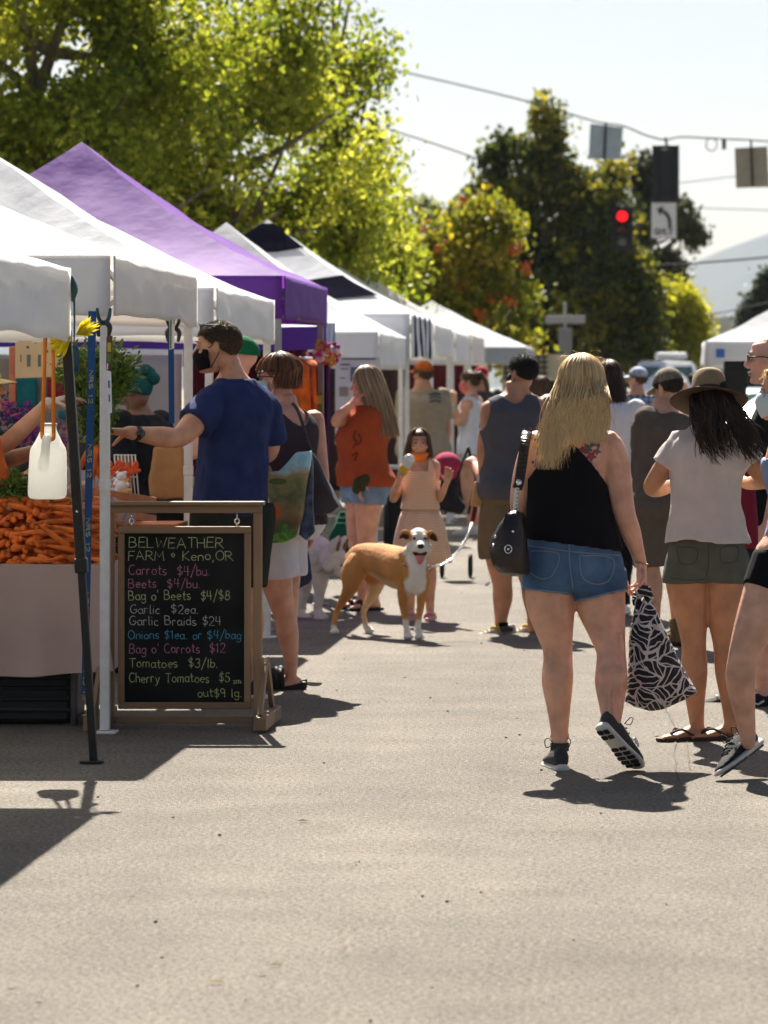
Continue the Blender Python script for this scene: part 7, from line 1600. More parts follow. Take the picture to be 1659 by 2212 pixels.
# bunch of carrots passed over the stall
d = 18.15
t = root('carrot_bunch', 'bunch of carrots with tall leafy tops held between the glove and the reaching hand', 'carrots', P(207, 960, d))
for k in range(8):
    o = bpy.data.objects.new('carrot', CM[k]); LINK(o); o.parent = t; o.location = P(196+k*3.6, 962+3*math.sin(k*2), d+.012*math.cos(k*2.2))-t.location; o.rotation_euler = (rs.uniform(-.05, .05), (3.5-k)*-.07+(.42 if k == 0 else .2 if k == 1 else 0), k); o.rotation_euler = (Vector(((k-3.5)*.07-(.3 if k == 0 else 0), rs.uniform(-.05, .05), -1))).to_track_quat('-Z', 'Y').to_euler(); o.scale = (1.25,)*3
st = []
for k in range(34): a = P(204+rs.uniform(-8, 10), 962, d); b = P(207+rs.uniform(-6, 8), 925, d); u = rs.uniform(-1, 1); st.append([a, b, P(207+u*48, 850-rs.uniform(0, 20), d+rs.uniform(-.08, .08)), P(207+u*82+rs.gauss(0, 6), 785-rs.uniform(-25, 45)+26*u*u, d+rs.uniform(-.12, .12))])
make('greens', fronds(st, 13, .030, .036, 5), lf_car, t)
# orange crate and bagged produce at the right of the heap
t = root('produce_crate', 'shallow orange wooden crate behind the chalkboard with bagged produce', 'crate', P(300, 1165, 18.7)); ow = M('orange_wood', (.55, .17, .04), rough=.6, var=.2, bump=.2)
a = P(205, 1062, 18.0); b = P(335, 1082, 19.3)
for z in (0, -.045, -.09): g = MB(); g.bar(a+Vector((0, 0, z)), b+Vector((.0, 0, z)), .016, .036); obj('slat', g, ow, t, bevel=.003)
for z in (0, -.045): g = MB(); g.bar(b+Vector((0, .01, z)), b+Vector((-.5, .35, z)), .016, .036); obj('slat', g, ow, t, bevel=.003)
g = MB(); c = P(275, 1115, 18.6); g.box(c+Vector((0, .1, -.06)), (.5, .5, .05)); obj('base', g, ow, t)
bagm = M('plastic_bag', (.55, .40, .36), rough=.25, spec=.6, trans=.35, bump=.8, bs=30)
for k, (x, y, dd, r_) in enumerate(((225, 1105, 18.3, .10), (170, 1068, 18.3, .08), (255, 1120, 18.5, .09))):
    g = MB(); g.ball(P(x, y, dd), r_, r_*.9, r_*.75, n=18, m=12); me = remesh(g, .012, 1)
    for v in me.vertices: v.co = v.co+v.normal*.018*noise.noise(v.co*22)
    top(make('produce_bag', me, bagm), ['clear plastic bag of produce beside the white canopy leg', 'clear plastic bag behind the carrot heap near the black leg', 'clear plastic bag of produce behind the chalkboard'][k], 'bag')
# weight jug on orange cords
d = 15.62
t = root('water_jug', 'translucent white gallon jug hung as a canopy weight', 'jug', P(102, 1077, d)); jug = M('milky_plastic', (.84, .84, .80), rough=.35, spec=.4, trans=.6, var=.03, bump=.1, bs=30)
g = MB(); rings = []
for y, hw, hd in ((917, 16, .032), (926, 16, .032), (928, 17, .034), (936, 20, .045), (955, 29, .062), (968, 36, .070), (976, 38, .073), (1010, 39.5, .076), (1055, 40.5, .077), (1070, 40, .076), (1076, 36, .068), (1078, 28, .055)):
    xc = 102+3.5*(1-(y-917)/160)*1.0; rings.append(ellring(P(xc, y, d), hw*d/F, hd, 0, 32, 3.2 if y > 960 else 2.2))
g.loft(rings); g.capsule([P(103, 945, d-.065), P(100, 950, d-.095), P(98, 975, d-.100), P(94, 1000, d-.085), P(96, 1015, d-.062)], [.018, .019, .019, .020, .022], 12, 4)
me = remesh(g, .005, 3); make('bottle', me, jug, t)
g = MB(); g.loft([ellring(P(105.5, y, d), r_, r_, 0, 24, 2) for y, r_ in ((914, .030), (915, .034), (920, .034), (921, .032))]); obj('neck_ring', g, rub_w, t, smooth_=True)
cord = M('orange_cord', (.62, .20, .02), rough=.7, bump=.4, bs=300, var=.15)
t = root('cord', 'orange bungee cord loop that holds the jug under the canopy edge', 'cord', P(107, 925, d))
for a, b in (((98, 712), (91, 938)), ((114, 712), (116, 938))):
    g = MB(); g.tube([P(*a, d-.02), P((a[0]+b[0])/2+.5, (a[1]+b[1])/2, d-.035), P(*b, d-.06)], [.0085, .008, .0085], 8); obj('strand', g, cord, t, smooth_=True); g = MB(); g.tube([P(a[0], 708, d-.02), P(a[0], 721, d-.02)], .0135, 8); obj('hook', g, rub_b, t, smooth_=True)
g = MB(); pp, _ = smooth([P(91, 936, d-.06), P(92, 946, d-.075), P(97, 948, d-.06)], 1, 5); g.tube(pp, .008, 8); pp, _ = smooth([P(116, 936, d-.06), P(115, 948, d-.08), P(107, 950, d-.06)], 1, 5); g.tube(pp, .008, 8); obj('loop', g, cord, t, smooth_=True)
g = MB(); g.tube([P(-30, 706, 15.56), P(60, 704, 15.56), P(140, 708, 15.56)], .009, 8); top(obj('canopy_rail', g, steel_b, smooth_=True), 'thin dark rail under the near canopy flap from which the jug hangs', 'rail')
# the leaning black leg
t = root('leaning_pole', 'black canopy pole leaning outwards in front of the carrots', 'pole', (P(203, 838, 15.66).x, 15.66, 0))
a = P(143, 712, 15.64); b = Vector((P(203, 1650, 15.66).x, 15.66, .006)); m = a.lerp(b, .55)
g = MB(); g.bar(a, m, .040, .040, up=(0, -1, 0)); obj('upper_tube', g, steel_b, t, bevel=.004); g = MB(); g.bar(m-(b-a)*.02, b, .032, .032, up=(0, -1, 0)); obj('lower_tube', g, steel_b, t, bevel=.004)
g = MB(); g.bar(m-(b-a)*.022, m+(b-a)*.012, .052, .052, up=(0, -1, 0)); obj('clip', g, steel_b, t, bevel=.006); g = MB(); g.tube([(b.x-.01, 15.66, .001), (b.x-.01, 15.66, .012)], .05, 16); obj('foot_plate', g, steel_b, t)
g = MB(); g.ball(a.lerp(b, .42)+Vector((0, -.021, 0)), .007, n=8, m=5); obj('button', g, chrome, t, smooth_=True)
# yellow flower tied to it
t = root('flower', 'shaggy yellow artificial flower tied at the top of the black leaning leg', 'flower', P(158, 735, 15.55)); yl = M('yellow_petal', (.72, .60, .02), rough=.6, trans=.35, var=.12, vs=40)
for c, ax, n_, L_ in ((P(152, 728, 15.57), Vector((-.55, -.3, -.5)), 46, .085), (P(166, 722, 15.55), Vector((.75, -.25, .35)), 46, .085)):
    g = MB(); ax = ax.normalized(); u = ax.cross(Vector((0, 1, 0))).normalized(); v = ax.cross(u)
    for k in range(n_):
        a_ = rs.uniform(0, 6.28); sp = rs.uniform(.15, .75); dv = (ax+(u*math.cos(a_)+v*math.sin(a_))*sp).normalized(); s_ = dv.cross(Vector((rs.gauss(0, 1), rs.gauss(0, 1), rs.gauss(0, 1)))).normalized()*.006; l = L_*rs.uniform(.7, 1.25); o_ = len(g.v); g.add([c-s_*.5, c+s_*.5, c+dv*l*.7+s_, c+dv*l, c+dv*l*.7-s_], [(0, 1, 2, 3, 4)])
    obj('bloom', g, yl, t)
tl = M('teal_ribbon', (.004, .06, .075), rough=.4, spec=.5)
t = root('ribbon', 'teal ribbon bundle hanging from the near canopy corner beside the flower', 'ribbon', P(160, 800, 15.68)); g = MB(); g.capsule([P(152, 600, 15.63), P(158, 625, 15.64), P(157, 648, 15.65)], [.012, .02, .008], 8, 4); obj('tie', g, tl, t, smooth_=True)
for k in range(2): g = MB(); g.tube([P(159+k*2.5, 645, 15.66), P(160+k*2, 690, 15.68), P(160, 745, 15.68)], .0025, 5); obj('string', g, tl, t, smooth_=True)
g = MB()
for k in range(5): pp, _ = smooth([P(158+k*1.4, 745, 15.68+.01*k), P(156+k*3, 770, 15.68+.01*k), P(157+k*2.2, 800+k*3-(k % 2)*9, 15.68)], 1, 4); g.tube(pp, [.004+.004*math.sin(math.pi*i/(len(pp)-1)) for i in range(len(pp))], 6, flat=.5)
obj('tails', g, tl, t, smooth_=True)
# blue webbing strap with lettering
d = 16.85
t = root('webbing_strap', 'blue webbing strap with yellow lettering running down beside the white leg', 'strap', P(185, 1500, d)); bl = M('blue_webbing', (.004, .05, .17), rough=.6, bump=.3, bs=300)
A = P(199.5, 672, d); Bq = P(183, 1500, d); g = MB(); dv = (Bq-A).normalized(); sx_ = dv.cross(Vector((0, 1, 0))).normalized()
hw_ = .0175; g.add([A-sx_*hw_, A+sx_*hw_, Bq+sx_*hw_*.85, Bq-sx_*hw_*.85]+[p+Vector((0, .003, 0)) for p in (A-sx_*hw_, A+sx_*hw_, Bq+sx_*hw_*.85, Bq-sx_*hw_*.85)], [(0, 1, 2, 3), (7, 6, 5, 4), (0, 4, 5, 1), (1, 5, 6, 2), (2, 6, 7, 3), (3, 7, 4, 0)]); obj('webbing', g, bl, t)
ylw = M('strap_lettering', (.34, .34, .10)); ux = dv; up_ = sx_ if sx_.x > 0 else -sx_
for ya in (628+4, 800, 960, 1120, 1280, 1440):
    f = (ya-672)/828
    if f < 0: f = .0; continue
    q = A.lerp(Bq, f)+Vector((0, -.0015, 0))-up_*.0075; g = MB(); lettering(g, 'NRS 12', q, ux, up_, (0, -1, 0), .145, .0165, .0036); obj('lettering', g, ylw, t)
g = MB(); g.add([P(205, 1395, 17.5), P(213, 1395, 17.5), P(211, 1470, 17.45), P(203, 1470, 17.45)], [(0, 1, 2, 3)])
# spring clamps, tags
def clamp(label, x, y, d, col):
    t = root('spring_clamp', label, 'clamp', P(x, y+20, d)); jm = M('clamp_jaw', (.03, .03, .03), rough=.5)
    for sg in (-1, 1):
        g = MB(); g.capsule([P(x+sg*14, y-22, d), P(x+sg*12, y-6, d), P(x+sg*5, y+8, d-.01)], [.007, .0085, .009], 8, 4); obj('handle', g, col, t, smooth_=True)
        g = MB(); g.capsule([P(x+sg*4, y+6, d), P(x+sg*13, y+16, d), P(x+sg*11, y+34, d)], [.011, .012, .008], 8, 4); obj('jaw', g, jm, t, smooth_=True)
    g = MB(); g.tube([P(x, y+8, d-.02), P(x, y+8, d+.02)], .011, 10); obj('spring', g, jm, t, smooth_=True)
clamp('teal handled spring clamp gripping the corner of the carrot stall canopy', 224, 690, 16.9, tl); clamp('black spring clamp on the far corner post of the carrot stall canopy', 374, 702, 19.8, rub_b)
def tag_card(label, pts, d, col, marks=(), th=.002):
    t = root('hanging_card', label, 'card', P(pts[0][0], pts[2][1], d)); g = MB(); g.poly([P(x, y, d) for x, y in pts], (0, th, 0)); obj('card', g, col, t)
    for m_, pp in marks: g = MB(); g.poly([P(x, y, d-.0025) for x, y in pp], (0, .001, 0)); obj('print', g, m_, t)
ppr = M('card_white', (.62, .64, .72), rough=.6, var=.04); grn = M('card_green', (.10, .16, .03)); ylc = M('card_yellow', (.40, .36, .05)); blk = M('card_ink', (.05, .04, .08)); brn = M('card_brown', (.10, .05, .03))
tag_card('narrow photo card hanging at the top of the white corner leg', [(230, 727), (243, 725), (241, 802), (229, 800)], 16.86, brn, [(ylc, [(232, 740), (240, 740), (240, 760), (232, 760)]), (grn, [(232, 764), (240, 764), (239, 782), (231, 782)]), (ppr, [(231, 785), (234, 785), (233, 798), (230, 798)])])
tag_card('long white price list hanging on the white corner leg', [(229, 805), (240, 803), (242, 892), (232, 893)], 16.86, ppr, [(blk, [(233.5, 822), (236.5, 822), (236.8, 838), (233.8, 838)]), (blk, [(234.5, 852), (237, 852), (237.2, 868), (234.8, 868)])])
tag_card('white and green card hanging on the cream corner post', [(366, 655), (379, 652), (376, 752), (366, 756)], 19.6, ppr, [(grn, [(367, 690), (371, 689), (370, 752), (367, 754)]), (grn, [(375.5, 654), (378, 654), (377, 700), (375, 700)])])
t = root('webbing_strap', 'second blue strap hanging down along the cream corner post', 'strap', P(371, 900, 19.7)); g = MB(); g.bar(P(369, 700, 19.7), P(371, 915, 19.7), .030, .003, up=(0, -1, 0)); obj('webbing', g, bl, t)

# ---- chalkboard on its stand
t = root('chalkboard_sign', 'framed chalkboard price list hanging in a wooden stand before the carrot stall', 'sign', (P(400, 838, 17.35).x, 17.35, 0)); wd = M('sign_wood', (.22, .14, .078), rough=.65, var=.35, vs=5, bump=.4, bs=30, stretch=(1, 1, .12)); wdh = M('sign_wood_across', (.22, .14, .078), rough=.65, var=.35, vs=5, bump=.4, bs=30, stretch=(.12, 1, 1)); d = 17.35
def pl(cx, cy, dd=d): return P(*c5(cx, cy), dd)
def plank(name, a, b, y0_, th, mat, par=None): 
    g = MB(); A_, B2 = P(*a, d), P(*b, d); g.box(((A_.x+B2.x)/2, y0_, (A_.z+B2.z)/2), (abs(B2.x-A_.x), th, abs(A_.z-B2.z))); return obj(name, g, mat, par or t, bevel=.004)
plank('top_rail', (224, 1083), (571, 1091), d, .10, wdh); plank('cross_rail', (229, 1091.5), (566, 1108), d, .035, wdh)
for xa, xb in ((229, 247), (548, 566)): plank('post', (xa, 1108.2), (xb, 1590), d, .035, wd)
plank('bottom_rail', (247.2, 1546), (547.8, 1562), d, .035, wdh)
zb = P(0, 1137, d).z
for xa in (219, 540):
    X = P(xa+18, 1500, d).x+(-.012 if xa < 400 else .012); g = MB(); g.box((X+(-.03 if xa < 400 else .03), d, .040), (.058, .66, .062)); obj('foot', g, wd, t, bevel=.005)
    for sg in (-1, 1): g = MB(); g.bar((X+(-.024 if xa < 400 else .024), d+sg*.27, .06), (X+(-.024 if xa < 400 else .024), d+sg*.02, .30), .020, .055, up=(0, sg, 1)); obj('brace', g, wd, t, bevel=.003)
fr = root('panel', None, None, (0, 0, 0)); del fr['label'], fr['category']; fr.parent = t
for a, b, m_ in (((256, 1137), (542, 1152), wdh), ((256, 1516.5), (542, 1531), wdh)): plank('frame_rail', a, b, d-.005, .030, m_, fr)
for a, b in (((256, 1152.2), (270, 1516.3)), ((528, 1152.2), (542, 1516.3))): plank('frame_stile', a, b, d-.005, .030, wd, fr)
slate = M('slate', (.0085, .0085, .0095), rough=.8, var=.7, vs=3.2, spec=.15, var2=(.020, .020, .020))
plank('slate', (270, 1152), (528, 1516.5), d, .010, slate, fr)
CH = {'y': (.42, .46, .22), 'p': (.42, .17, .25), 'w': (.40, .40, .38), 'b': (.07, .30, .46)}
chalk = {k: M('chalk_'+k, c, rough=1, spec=.05, var=.55, vs=140) for k, c in CH.items()}
LINES = [('BELWEATHER', 698, 1205, 470, 54, 'y', 1), ('FARM * Keno,OR', 695, 1258, 537, 50, 'y', 1), ('Carrots  $4/bu.', 697, 1132, 618, 52, 'p', 0), ('Beets  $4/bu.', 695, 1080, 686, 48, 'p', 0), ("Bag o' Beets  $4/$8", 697, 1240, 752, 50, 'y', 0), ('Garlic  $2ea.', 705, 1070, 824, 46, 'w', 0), ('Garlic Braids $24', 700, 1195, 888, 48, 'w', 0), ('Onions $1ea. or $4/bag', 695, 1302, 962, 46, 'b', 0), ("Bag o' Carrots  $12", 700, 1215, 1038, 50, 'p', 0), ('Tomatoes  $3/lb.', 700, 1175, 1116, 48, 'y', 0), ('Cherry Tomatoes  $5', 700, 1240, 1196, 50, 'y', 0), ('sm.', 1262, 1308, 1203, 30, 'y', 0), ('out$9 lg.', 1070, 1305, 1276, 46, 'y', 0)]
for k, (s_, xa, xb, yb, h_, c_, cap_) in enumerate(LINES):
    a = pl(xa, yb); b = pl(xb, yb); g = MB(); lettering(g, s_, Vector((a.x, d-.0075, a.z)), (1, 0, 0), (0, 0, 1), (0, -1, 0), b.x-a.x, h_/2.5*d/F, .0036, jit=.06, seed=k); obj('lettering', g, chalk[c_], fr)
for x in (284, 512): 
    g = MB(); g.tube([P(x, 1108, d), P(x, 1122, d)], .003, 6); c = P(x, 1126, d); g.tube([c+Vector((.010*math.cos(R(a)), 0, .012*math.sin(R(a)))) for a in range(0, 361, 30)], .0032, 6); g.tube([P(x, 1129, d), P(x, 1138, d)], .003, 6); obj('hook', g, chrome, t, smooth_=True)

# ---- bags of the shoppers
kraft = M('kraft_paper', (.44, .225, .09), rough=.8, var=.1, bump=.5, bs=18, trans=.15)
g = MB(); dq = 20.15; rings = []
for y, xa, xb, hd in ((965, 331, 394, .012), (975, 329, 395, .02), (1000, 326, 396, .035), (1040, 324, 398, .048), (1072, 323, 400, .055), (1076, 327, 397, .052)): rings.append(ellring(P((xa+xb)/2, y, dq), (xb-xa)/2*dq/F, hd, -14, 28, 5))
g.loft(rings); me = remesh(g, .009, 1)
for v in me.vertices: v.co = v.co+v.normal*.012*noise.noise(Vector((v.co.x*13, v.co.y*13, v.co.z*9)))
top(make('paper_bag', me, kraft), 'brown paper bag with a folded top held behind the reaching arm', 'paper bag')
def photobag():
    m = bpy.data.materials.new('fruit_print'); m.use_nodes = True; tt = m.node_tree; N = tt.nodes; L = tt.links; b = N['Principled BSDF']; b.inputs['Roughness'].default_value = .35; b.inputs['Specular IOR Level'].default_value = .4
    tc = N.new('ShaderNodeTexCoord'); nz = N.new('ShaderNodeTexNoise'); nz.inputs['Scale'].default_value = 13; nz.inputs['Detail'].default_value = 5; L.new(tc.outputs['Object'], nz.inputs['Vector'])
    sx = N.new('ShaderNodeSeparateXYZ'); L.new(tc.outputs['Object'], sx.inputs[0]); ad = N.new('ShaderNodeMath'); ad.operation = 'MULTIPLY_ADD'; ad.inputs[1].default_value = .30; L.new(nz.outputs['Fac'], ad.inputs[0]); L.new(sx.outputs['Z'], ad.inputs[2])
    mr = N.new('ShaderNodeMapRange'); mr.inputs['From Min'].default_value = .08; mr.inputs['From Max'].default_value = .57; L.new(ad.outputs[0], mr.inputs['Value'])
    cr = N.new('ShaderNodeValToRGB'); e = cr.color_ramp.elements
    for k in range(8): e.new(.5)
    for k, (p, c) in enumerate(((0, (.42, .45, .18)), (.10, (.06, .26, .03)), (.18, (.18, .45, .05)), (.26, (.05, .13, .02)), (.34, (.18, .10, .05)), (.52, (.28, .18, .08)), (.66, (.08, .10, .03)), (.76, (.22, .21, .07)), (.86, (.34, .24, .10)), (1, (.35, .62, .72)))): e[k].position = p; e[k].color = c+(1,)
    L.new(mr.outputs[0], cr.inputs[0]); L.new(cr.outputs[0], b.inputs['Base Color']); return m
d = 19.15
t = root('shopping_bag', 'glossy shopping bag printed with fruit and greens on the shopper\'s arm', 'bag', P(618, 1178, d)); FB = photobag()
ov = [(640, 978), (672, 974), (668, 1010), (661, 1060), (652, 1120), (640, 1160), (612, 1172), (570, 1178), (563, 1150), (566, 1080), (570, 1020), (600, 1018)]
g = MB(); g.poly([P(x, y, d-.03) for x, y in ov], (0, .10, 0)); me = remesh(g, .009, 3)
for v in me.vertices: v.co = v.co+v.normal*.012*noise.noise(v.co*9)
fb = make('sack', me, FB, t); bvf = bvh_of(fb); orp = M('orange_print', (.62, .13, .02), rough=.35)
def printed(cx, cy, rx, ry, mat, rot=0):
    g = MB(); rows = []
    for f in (1, .6, .25):
        rows.append([onto(bvf, cx+rx*f*math.cos(a)*math.cos(rot)-ry*f*math.sin(a)*math.sin(rot), cy+rx*f*math.cos(a)*math.sin(rot)+ry*f*math.sin(a)*math.cos(rot), .002)[0] for a in [2*math.pi*k/16 for k in range(16)]])
    if any(p is None for r_ in rows for p in r_): return
    g.loft(list(rows), False); g.add(rows[-1], [tuple(range(16))]); obj('print', g, mat, fb, smooth_=True)
printed(594, 1106, 13, 17, orp, .5); printed(578, 1120, 11, 14, orp, -.3); printed(610, 1160, 9, 5, M('leaf_print_green', (.10, .25, .03)), .6); printed(592, 1164, 8, 4, M('leaf_print_pale', (.32, .30, .12)), -.3); printed(628, 1150, 10, 5, MATS['leaf_print_green'], -.7); printed(600, 1040, 20, 7, M('print_olive', (.10, .13, .03))); printed(652, 995, 9, 14, M('print_sky', (.28, .52, .62)), .3)
g = MB(); side = [(672, 974), (676, 1000), (676, 1090), (680, 1150), (662, 1168), (645, 1155), (655, 1100), (666, 1040)]
g.poly([P(x, y, d+.02) for x, y in side], (0, .03, 0)); obj('gusset', g, M('bag_gusset', (.05, .07, .13), rough=.4, var=.8, vs=22), t, bevel=.006)
t = root('handbag', 'dark slouchy leather shoulder bag of the shopper with the brown bob', 'handbag', P(700, 1110, 19.4)); d = 19.42
ov = [(664, 985), (672, 976), (688, 998), (705, 1040), (722, 1075), (734, 1095), (718, 1108), (690, 1114), (668, 1113), (660, 1080), (660, 1020)]
g = MB(); g.poly([P(x, y, d-.03) for x, y in ov], (0, .12, 0)); me = remesh(g, .008, 5)
for v in me.vertices: v.co = v.co+v.normal*.010*noise.noise(v.co*10)
make('pouch', me, M('plum_leather', (.030, .020, .030), rough=.3, spec=.5, bump=.2, bs=90), t)
for pa in ([(672, 978, -.01), (655, 920, -.04), (642, 885, -.03), (632, 872, .03)], [(664, 988, .04), (650, 930, .08), (640, 890, .1), (631, 874, .08)]):
    g = MB(); sp, _ = smooth([P(x, y, d+q) for x, y, q in pa], 1, 6)
    for a, b in zip(sp, sp[1:]): g.bar(a, b+(b-a)*.1, .016, .006, up=(0, -1, 0))
    obj('strap', g, MATS['plum_leather'], t, smooth_=True)
g = MB(); g.ball(P(669, 979, d-.05), .012, n=10, m=6); g.ball(P(658, 984, d-.05), .009, n=8, m=6); obj('buckle', g, chrome, t, smooth_=True)
g = MB(); g.poly([P(x, y, 20.4) for x, y in ((640, 1168), (658, 1166), (668, 1215), (675, 1250), (668, 1262), (634, 1276), (630, 1262), (632, 1210))], (0, .05, 0)); me = remesh(g, .012, 3)
for v in me.vertices: v.co = v.co+v.normal*.012*noise.noise(v.co*8)
top(make('navy_bag', me, cot('navy_canvas_bag', (.022, .032, .07))), 'plain navy cloth bag hanging behind the white shorts', 'bag')

# ---- inside the stalls
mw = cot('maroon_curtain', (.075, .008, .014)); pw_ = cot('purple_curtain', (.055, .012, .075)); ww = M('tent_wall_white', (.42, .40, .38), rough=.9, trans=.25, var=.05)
def hang(name, label, cat, xa, xb, ya, yb, d, mat, wv=.05, n=40, wob=18, d2=None):
    g = MB(); d2 = d2 or d; g.grid(lambda u, v: P(xa+(xb-xa)*u, ya+(yb-ya)*v, d+(d2-d)*u)+Vector((0, wv*math.sin(u*wob+.6*math.sin(v*2)), 0)), n, 8); o = obj(name, g, mat, None, smooth_=True); m = o.modifiers.new('t', 'SOLIDIFY'); m.thickness = .004; return top(o, label, cat)
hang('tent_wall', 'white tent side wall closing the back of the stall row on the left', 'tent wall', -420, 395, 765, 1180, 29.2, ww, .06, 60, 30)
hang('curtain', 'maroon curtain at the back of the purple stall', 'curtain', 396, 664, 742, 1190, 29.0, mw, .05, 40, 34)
hang('curtain', 'purple curtain tied beside the grey post of the purple canopy', 'curtain', 690, 712, 775, 1010, 27.3, pw_, .03, 14, 14)
hang('curtain', 'red-brown side curtain right of the purple stall, partly behind the rust tee', 'curtain', 652, 700, 760, 1150, 28.4, cot('wine_curtain', (.12, .012, .03)), .04, 14, 12)
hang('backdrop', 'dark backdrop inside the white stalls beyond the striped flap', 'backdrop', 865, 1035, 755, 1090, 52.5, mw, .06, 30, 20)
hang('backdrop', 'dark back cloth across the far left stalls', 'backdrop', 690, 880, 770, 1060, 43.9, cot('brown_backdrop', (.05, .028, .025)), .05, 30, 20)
# poster wall
t = root('poster_board', 'white information poster standing behind the rust tee', 'poster', P(775, 1000, 31.5)); g = MB(); g.poly([P(724, 772, 31.5), P(820, 772, 31.5), P(820, 960, 31.5), P(724, 960, 31.5)], (0, .02, 0)); obj('board', g, M('poster_white', (.58, .58, .62), var=.03), t)
for c, xa, ya, xb, yb in (((.08, .15, .24), 757, 793, 790, 824), ((.10, .10, .10), 735, 786, 756, 789), ((.15, .15, .15), 735, 796, 752, 798), ((.15, .15, .15), 735, 816, 745, 818), ((.30, .24, .20), 733, 836, 752, 856), ((.05, .12, .06), 738, 774, 812, 777)):
    g = MB(); g.poly([P(xa, ya, 31.49), P(xb, ya, 31.49), P(xb, yb, 31.49), P(xa, yb, 31.49)], (0, .003, 0)); obj('print', g, M('poster_%d' % xa, c), t)
# orange clothing on a rail in the purple stall
t = root('clothes_rail', 'rail of orange tie-dyed clothes in the purple stall', 'clothes rail', P(645, 960, 27.0)); g = MB(); g.tube([P(632, 775, 26.6), P(672, 775, 27.6)], .015, 8); obj('rail', g, steel_g, t, smooth_=True); og = cot('orange_dye', (.52, .12, .015), var=.6, vs=7)
for k in range(5):
    x = 636+k*7; g = MB(); dd = 26.7+.18*k; g.loft([ellring(P(x, y, dd), w_, .05, 50, 18) for y, w_ in ((778, .05), (792, .16), (840, .17), (905+7*(k % 2), .19))]); obj('garment', g, og if k % 2 == 0 else cot('rust_dye', (.35, .06, .02), var=.5), t, smooth_=True)
# pom-pom garland
t = root('garland', 'colourful flower garland hanging beside the grey post', 'garland', P(712, 765, 27.0))
for k in range(34):
    x = 686+rs.random()*46; y = 758+10*math.sin((x-686)/46*3.1)+rs.gauss(0, 7); c = rs.choice([(.6, .03, .12), (.65, .6, .5), (.62, .38, .03), (.6, .08, .2), (.3, .03, .2), (.65, .62, .6), (.6, .15, .15)]); g = MB(); cc = P(x, y, 26.95+rs.random()*.1)
    for q in range(7): g.ball(cc+Vector((rs.gauss(0, .016), rs.gauss(0, .016), rs.gauss(0, .016))), .017, n=8, m=5)
    obj('bloom', g, M('bloom_%d%d%d' % tuple(int(v*99) for v in c), c, rough=.8, trans=.2), t, smooth_=True)
# card tied to the grey post
tag_card('laminated photo card tied to the grey post of the purple canopy', [(678, 850), (697, 848), (697, 916), (678, 922)], 27.0, grn, [(ppr, [(680, 896), (695, 895), (695, 912), (680, 914)]), (ylc, [(680, 856), (695, 854), (695, 872), (680, 874)])])
# display boards left: house shaped plaque, bags, flowers
t = root('wooden_plaque', 'cut-out wooden plaque of three little houses hanging on twine', 'plaque', P(97, 787, 20.5)); hw = M('pale_plywood', (.50, .36, .20), rough=.7, var=.08)
q = 20.5; ol = [(33, 817), (33, 741), (54, 726), (76, 743), (93, 737), (112, 742), (135, 725), (158, 744), (160, 812)]
g = MB(); g.poly([P(x, y, q) for x, y in ol], (0, .012, 0)); obj('plaque', g, hw, t); slot = M('plaque_slot', (.10, .13, .12))
for x, y, w_, h_ in ((58, 766, 8, 26), (82, 766, 6, 26), (136, 758, 6, 40), (44, 766, 2, 16), (97, 756, 7, 6), (57, 747, 6, 6), (135, 741, 6, 6)): g = MB(); g.poly([P(x, y, q-.003), P(x+w_, y, q-.003), P(x+w_, y+h_, q-.003), P(x, y+h_, q-.003)], (0, .002, 0)); obj('window', g, slot, t)
g = MB()
for a, b in (((72, 735), (85, 690)), ((130, 725), (108, 690)), ((68, 732), (84, 690))): g.tube([P(*a, q), P(*b, q+.03)], .004, 6)
obj('twine', g, M('twine', (.36, .27, .18)), t, smooth_=True)
t = root('display_board', 'grey display board with teal and crimson pouches behind the houses plaque', 'display', P(110, 1000, 21.8)); q = 21.8; g = MB(); g.poly([P(-20, 775, q), P(178, 775, q), P(178, 1010, q), P(-20, 1010, q)], (0, .03, 0)); obj('board', g, M('board_grey', (.20, .185, .17), var=.15), t)
for c, xa, ya, xb, yb in (((.01, .10, .13), 36, 816, 80, 880), ((.18, .012, .03), 102, 812, 140, 858), ((.30, .02, .05), 150, 775, 182, 858), ((.22, .012, .03), 136, 815, 160, 856), ((.45, .16, .10), 20, 748, 36, 870), ((.02, .12, .16), 126, 886, 180, 905)):
    g = MB(); A_ = P((xa+xb)/2, (ya+yb)/2, q-.04); g.box(A_, ((xb-xa)*q/F, .04, (yb-ya)*q/F)); obj('pouch', g, cot('pouch_%d' % xa, c, bump=.6, bs=30), t, bevel=.012)
fl_cols = [(.16, .02, .26), (.30, .03, .20), (.10, .02, .20), (.45, .08, .22), (.02, .05, .10)]
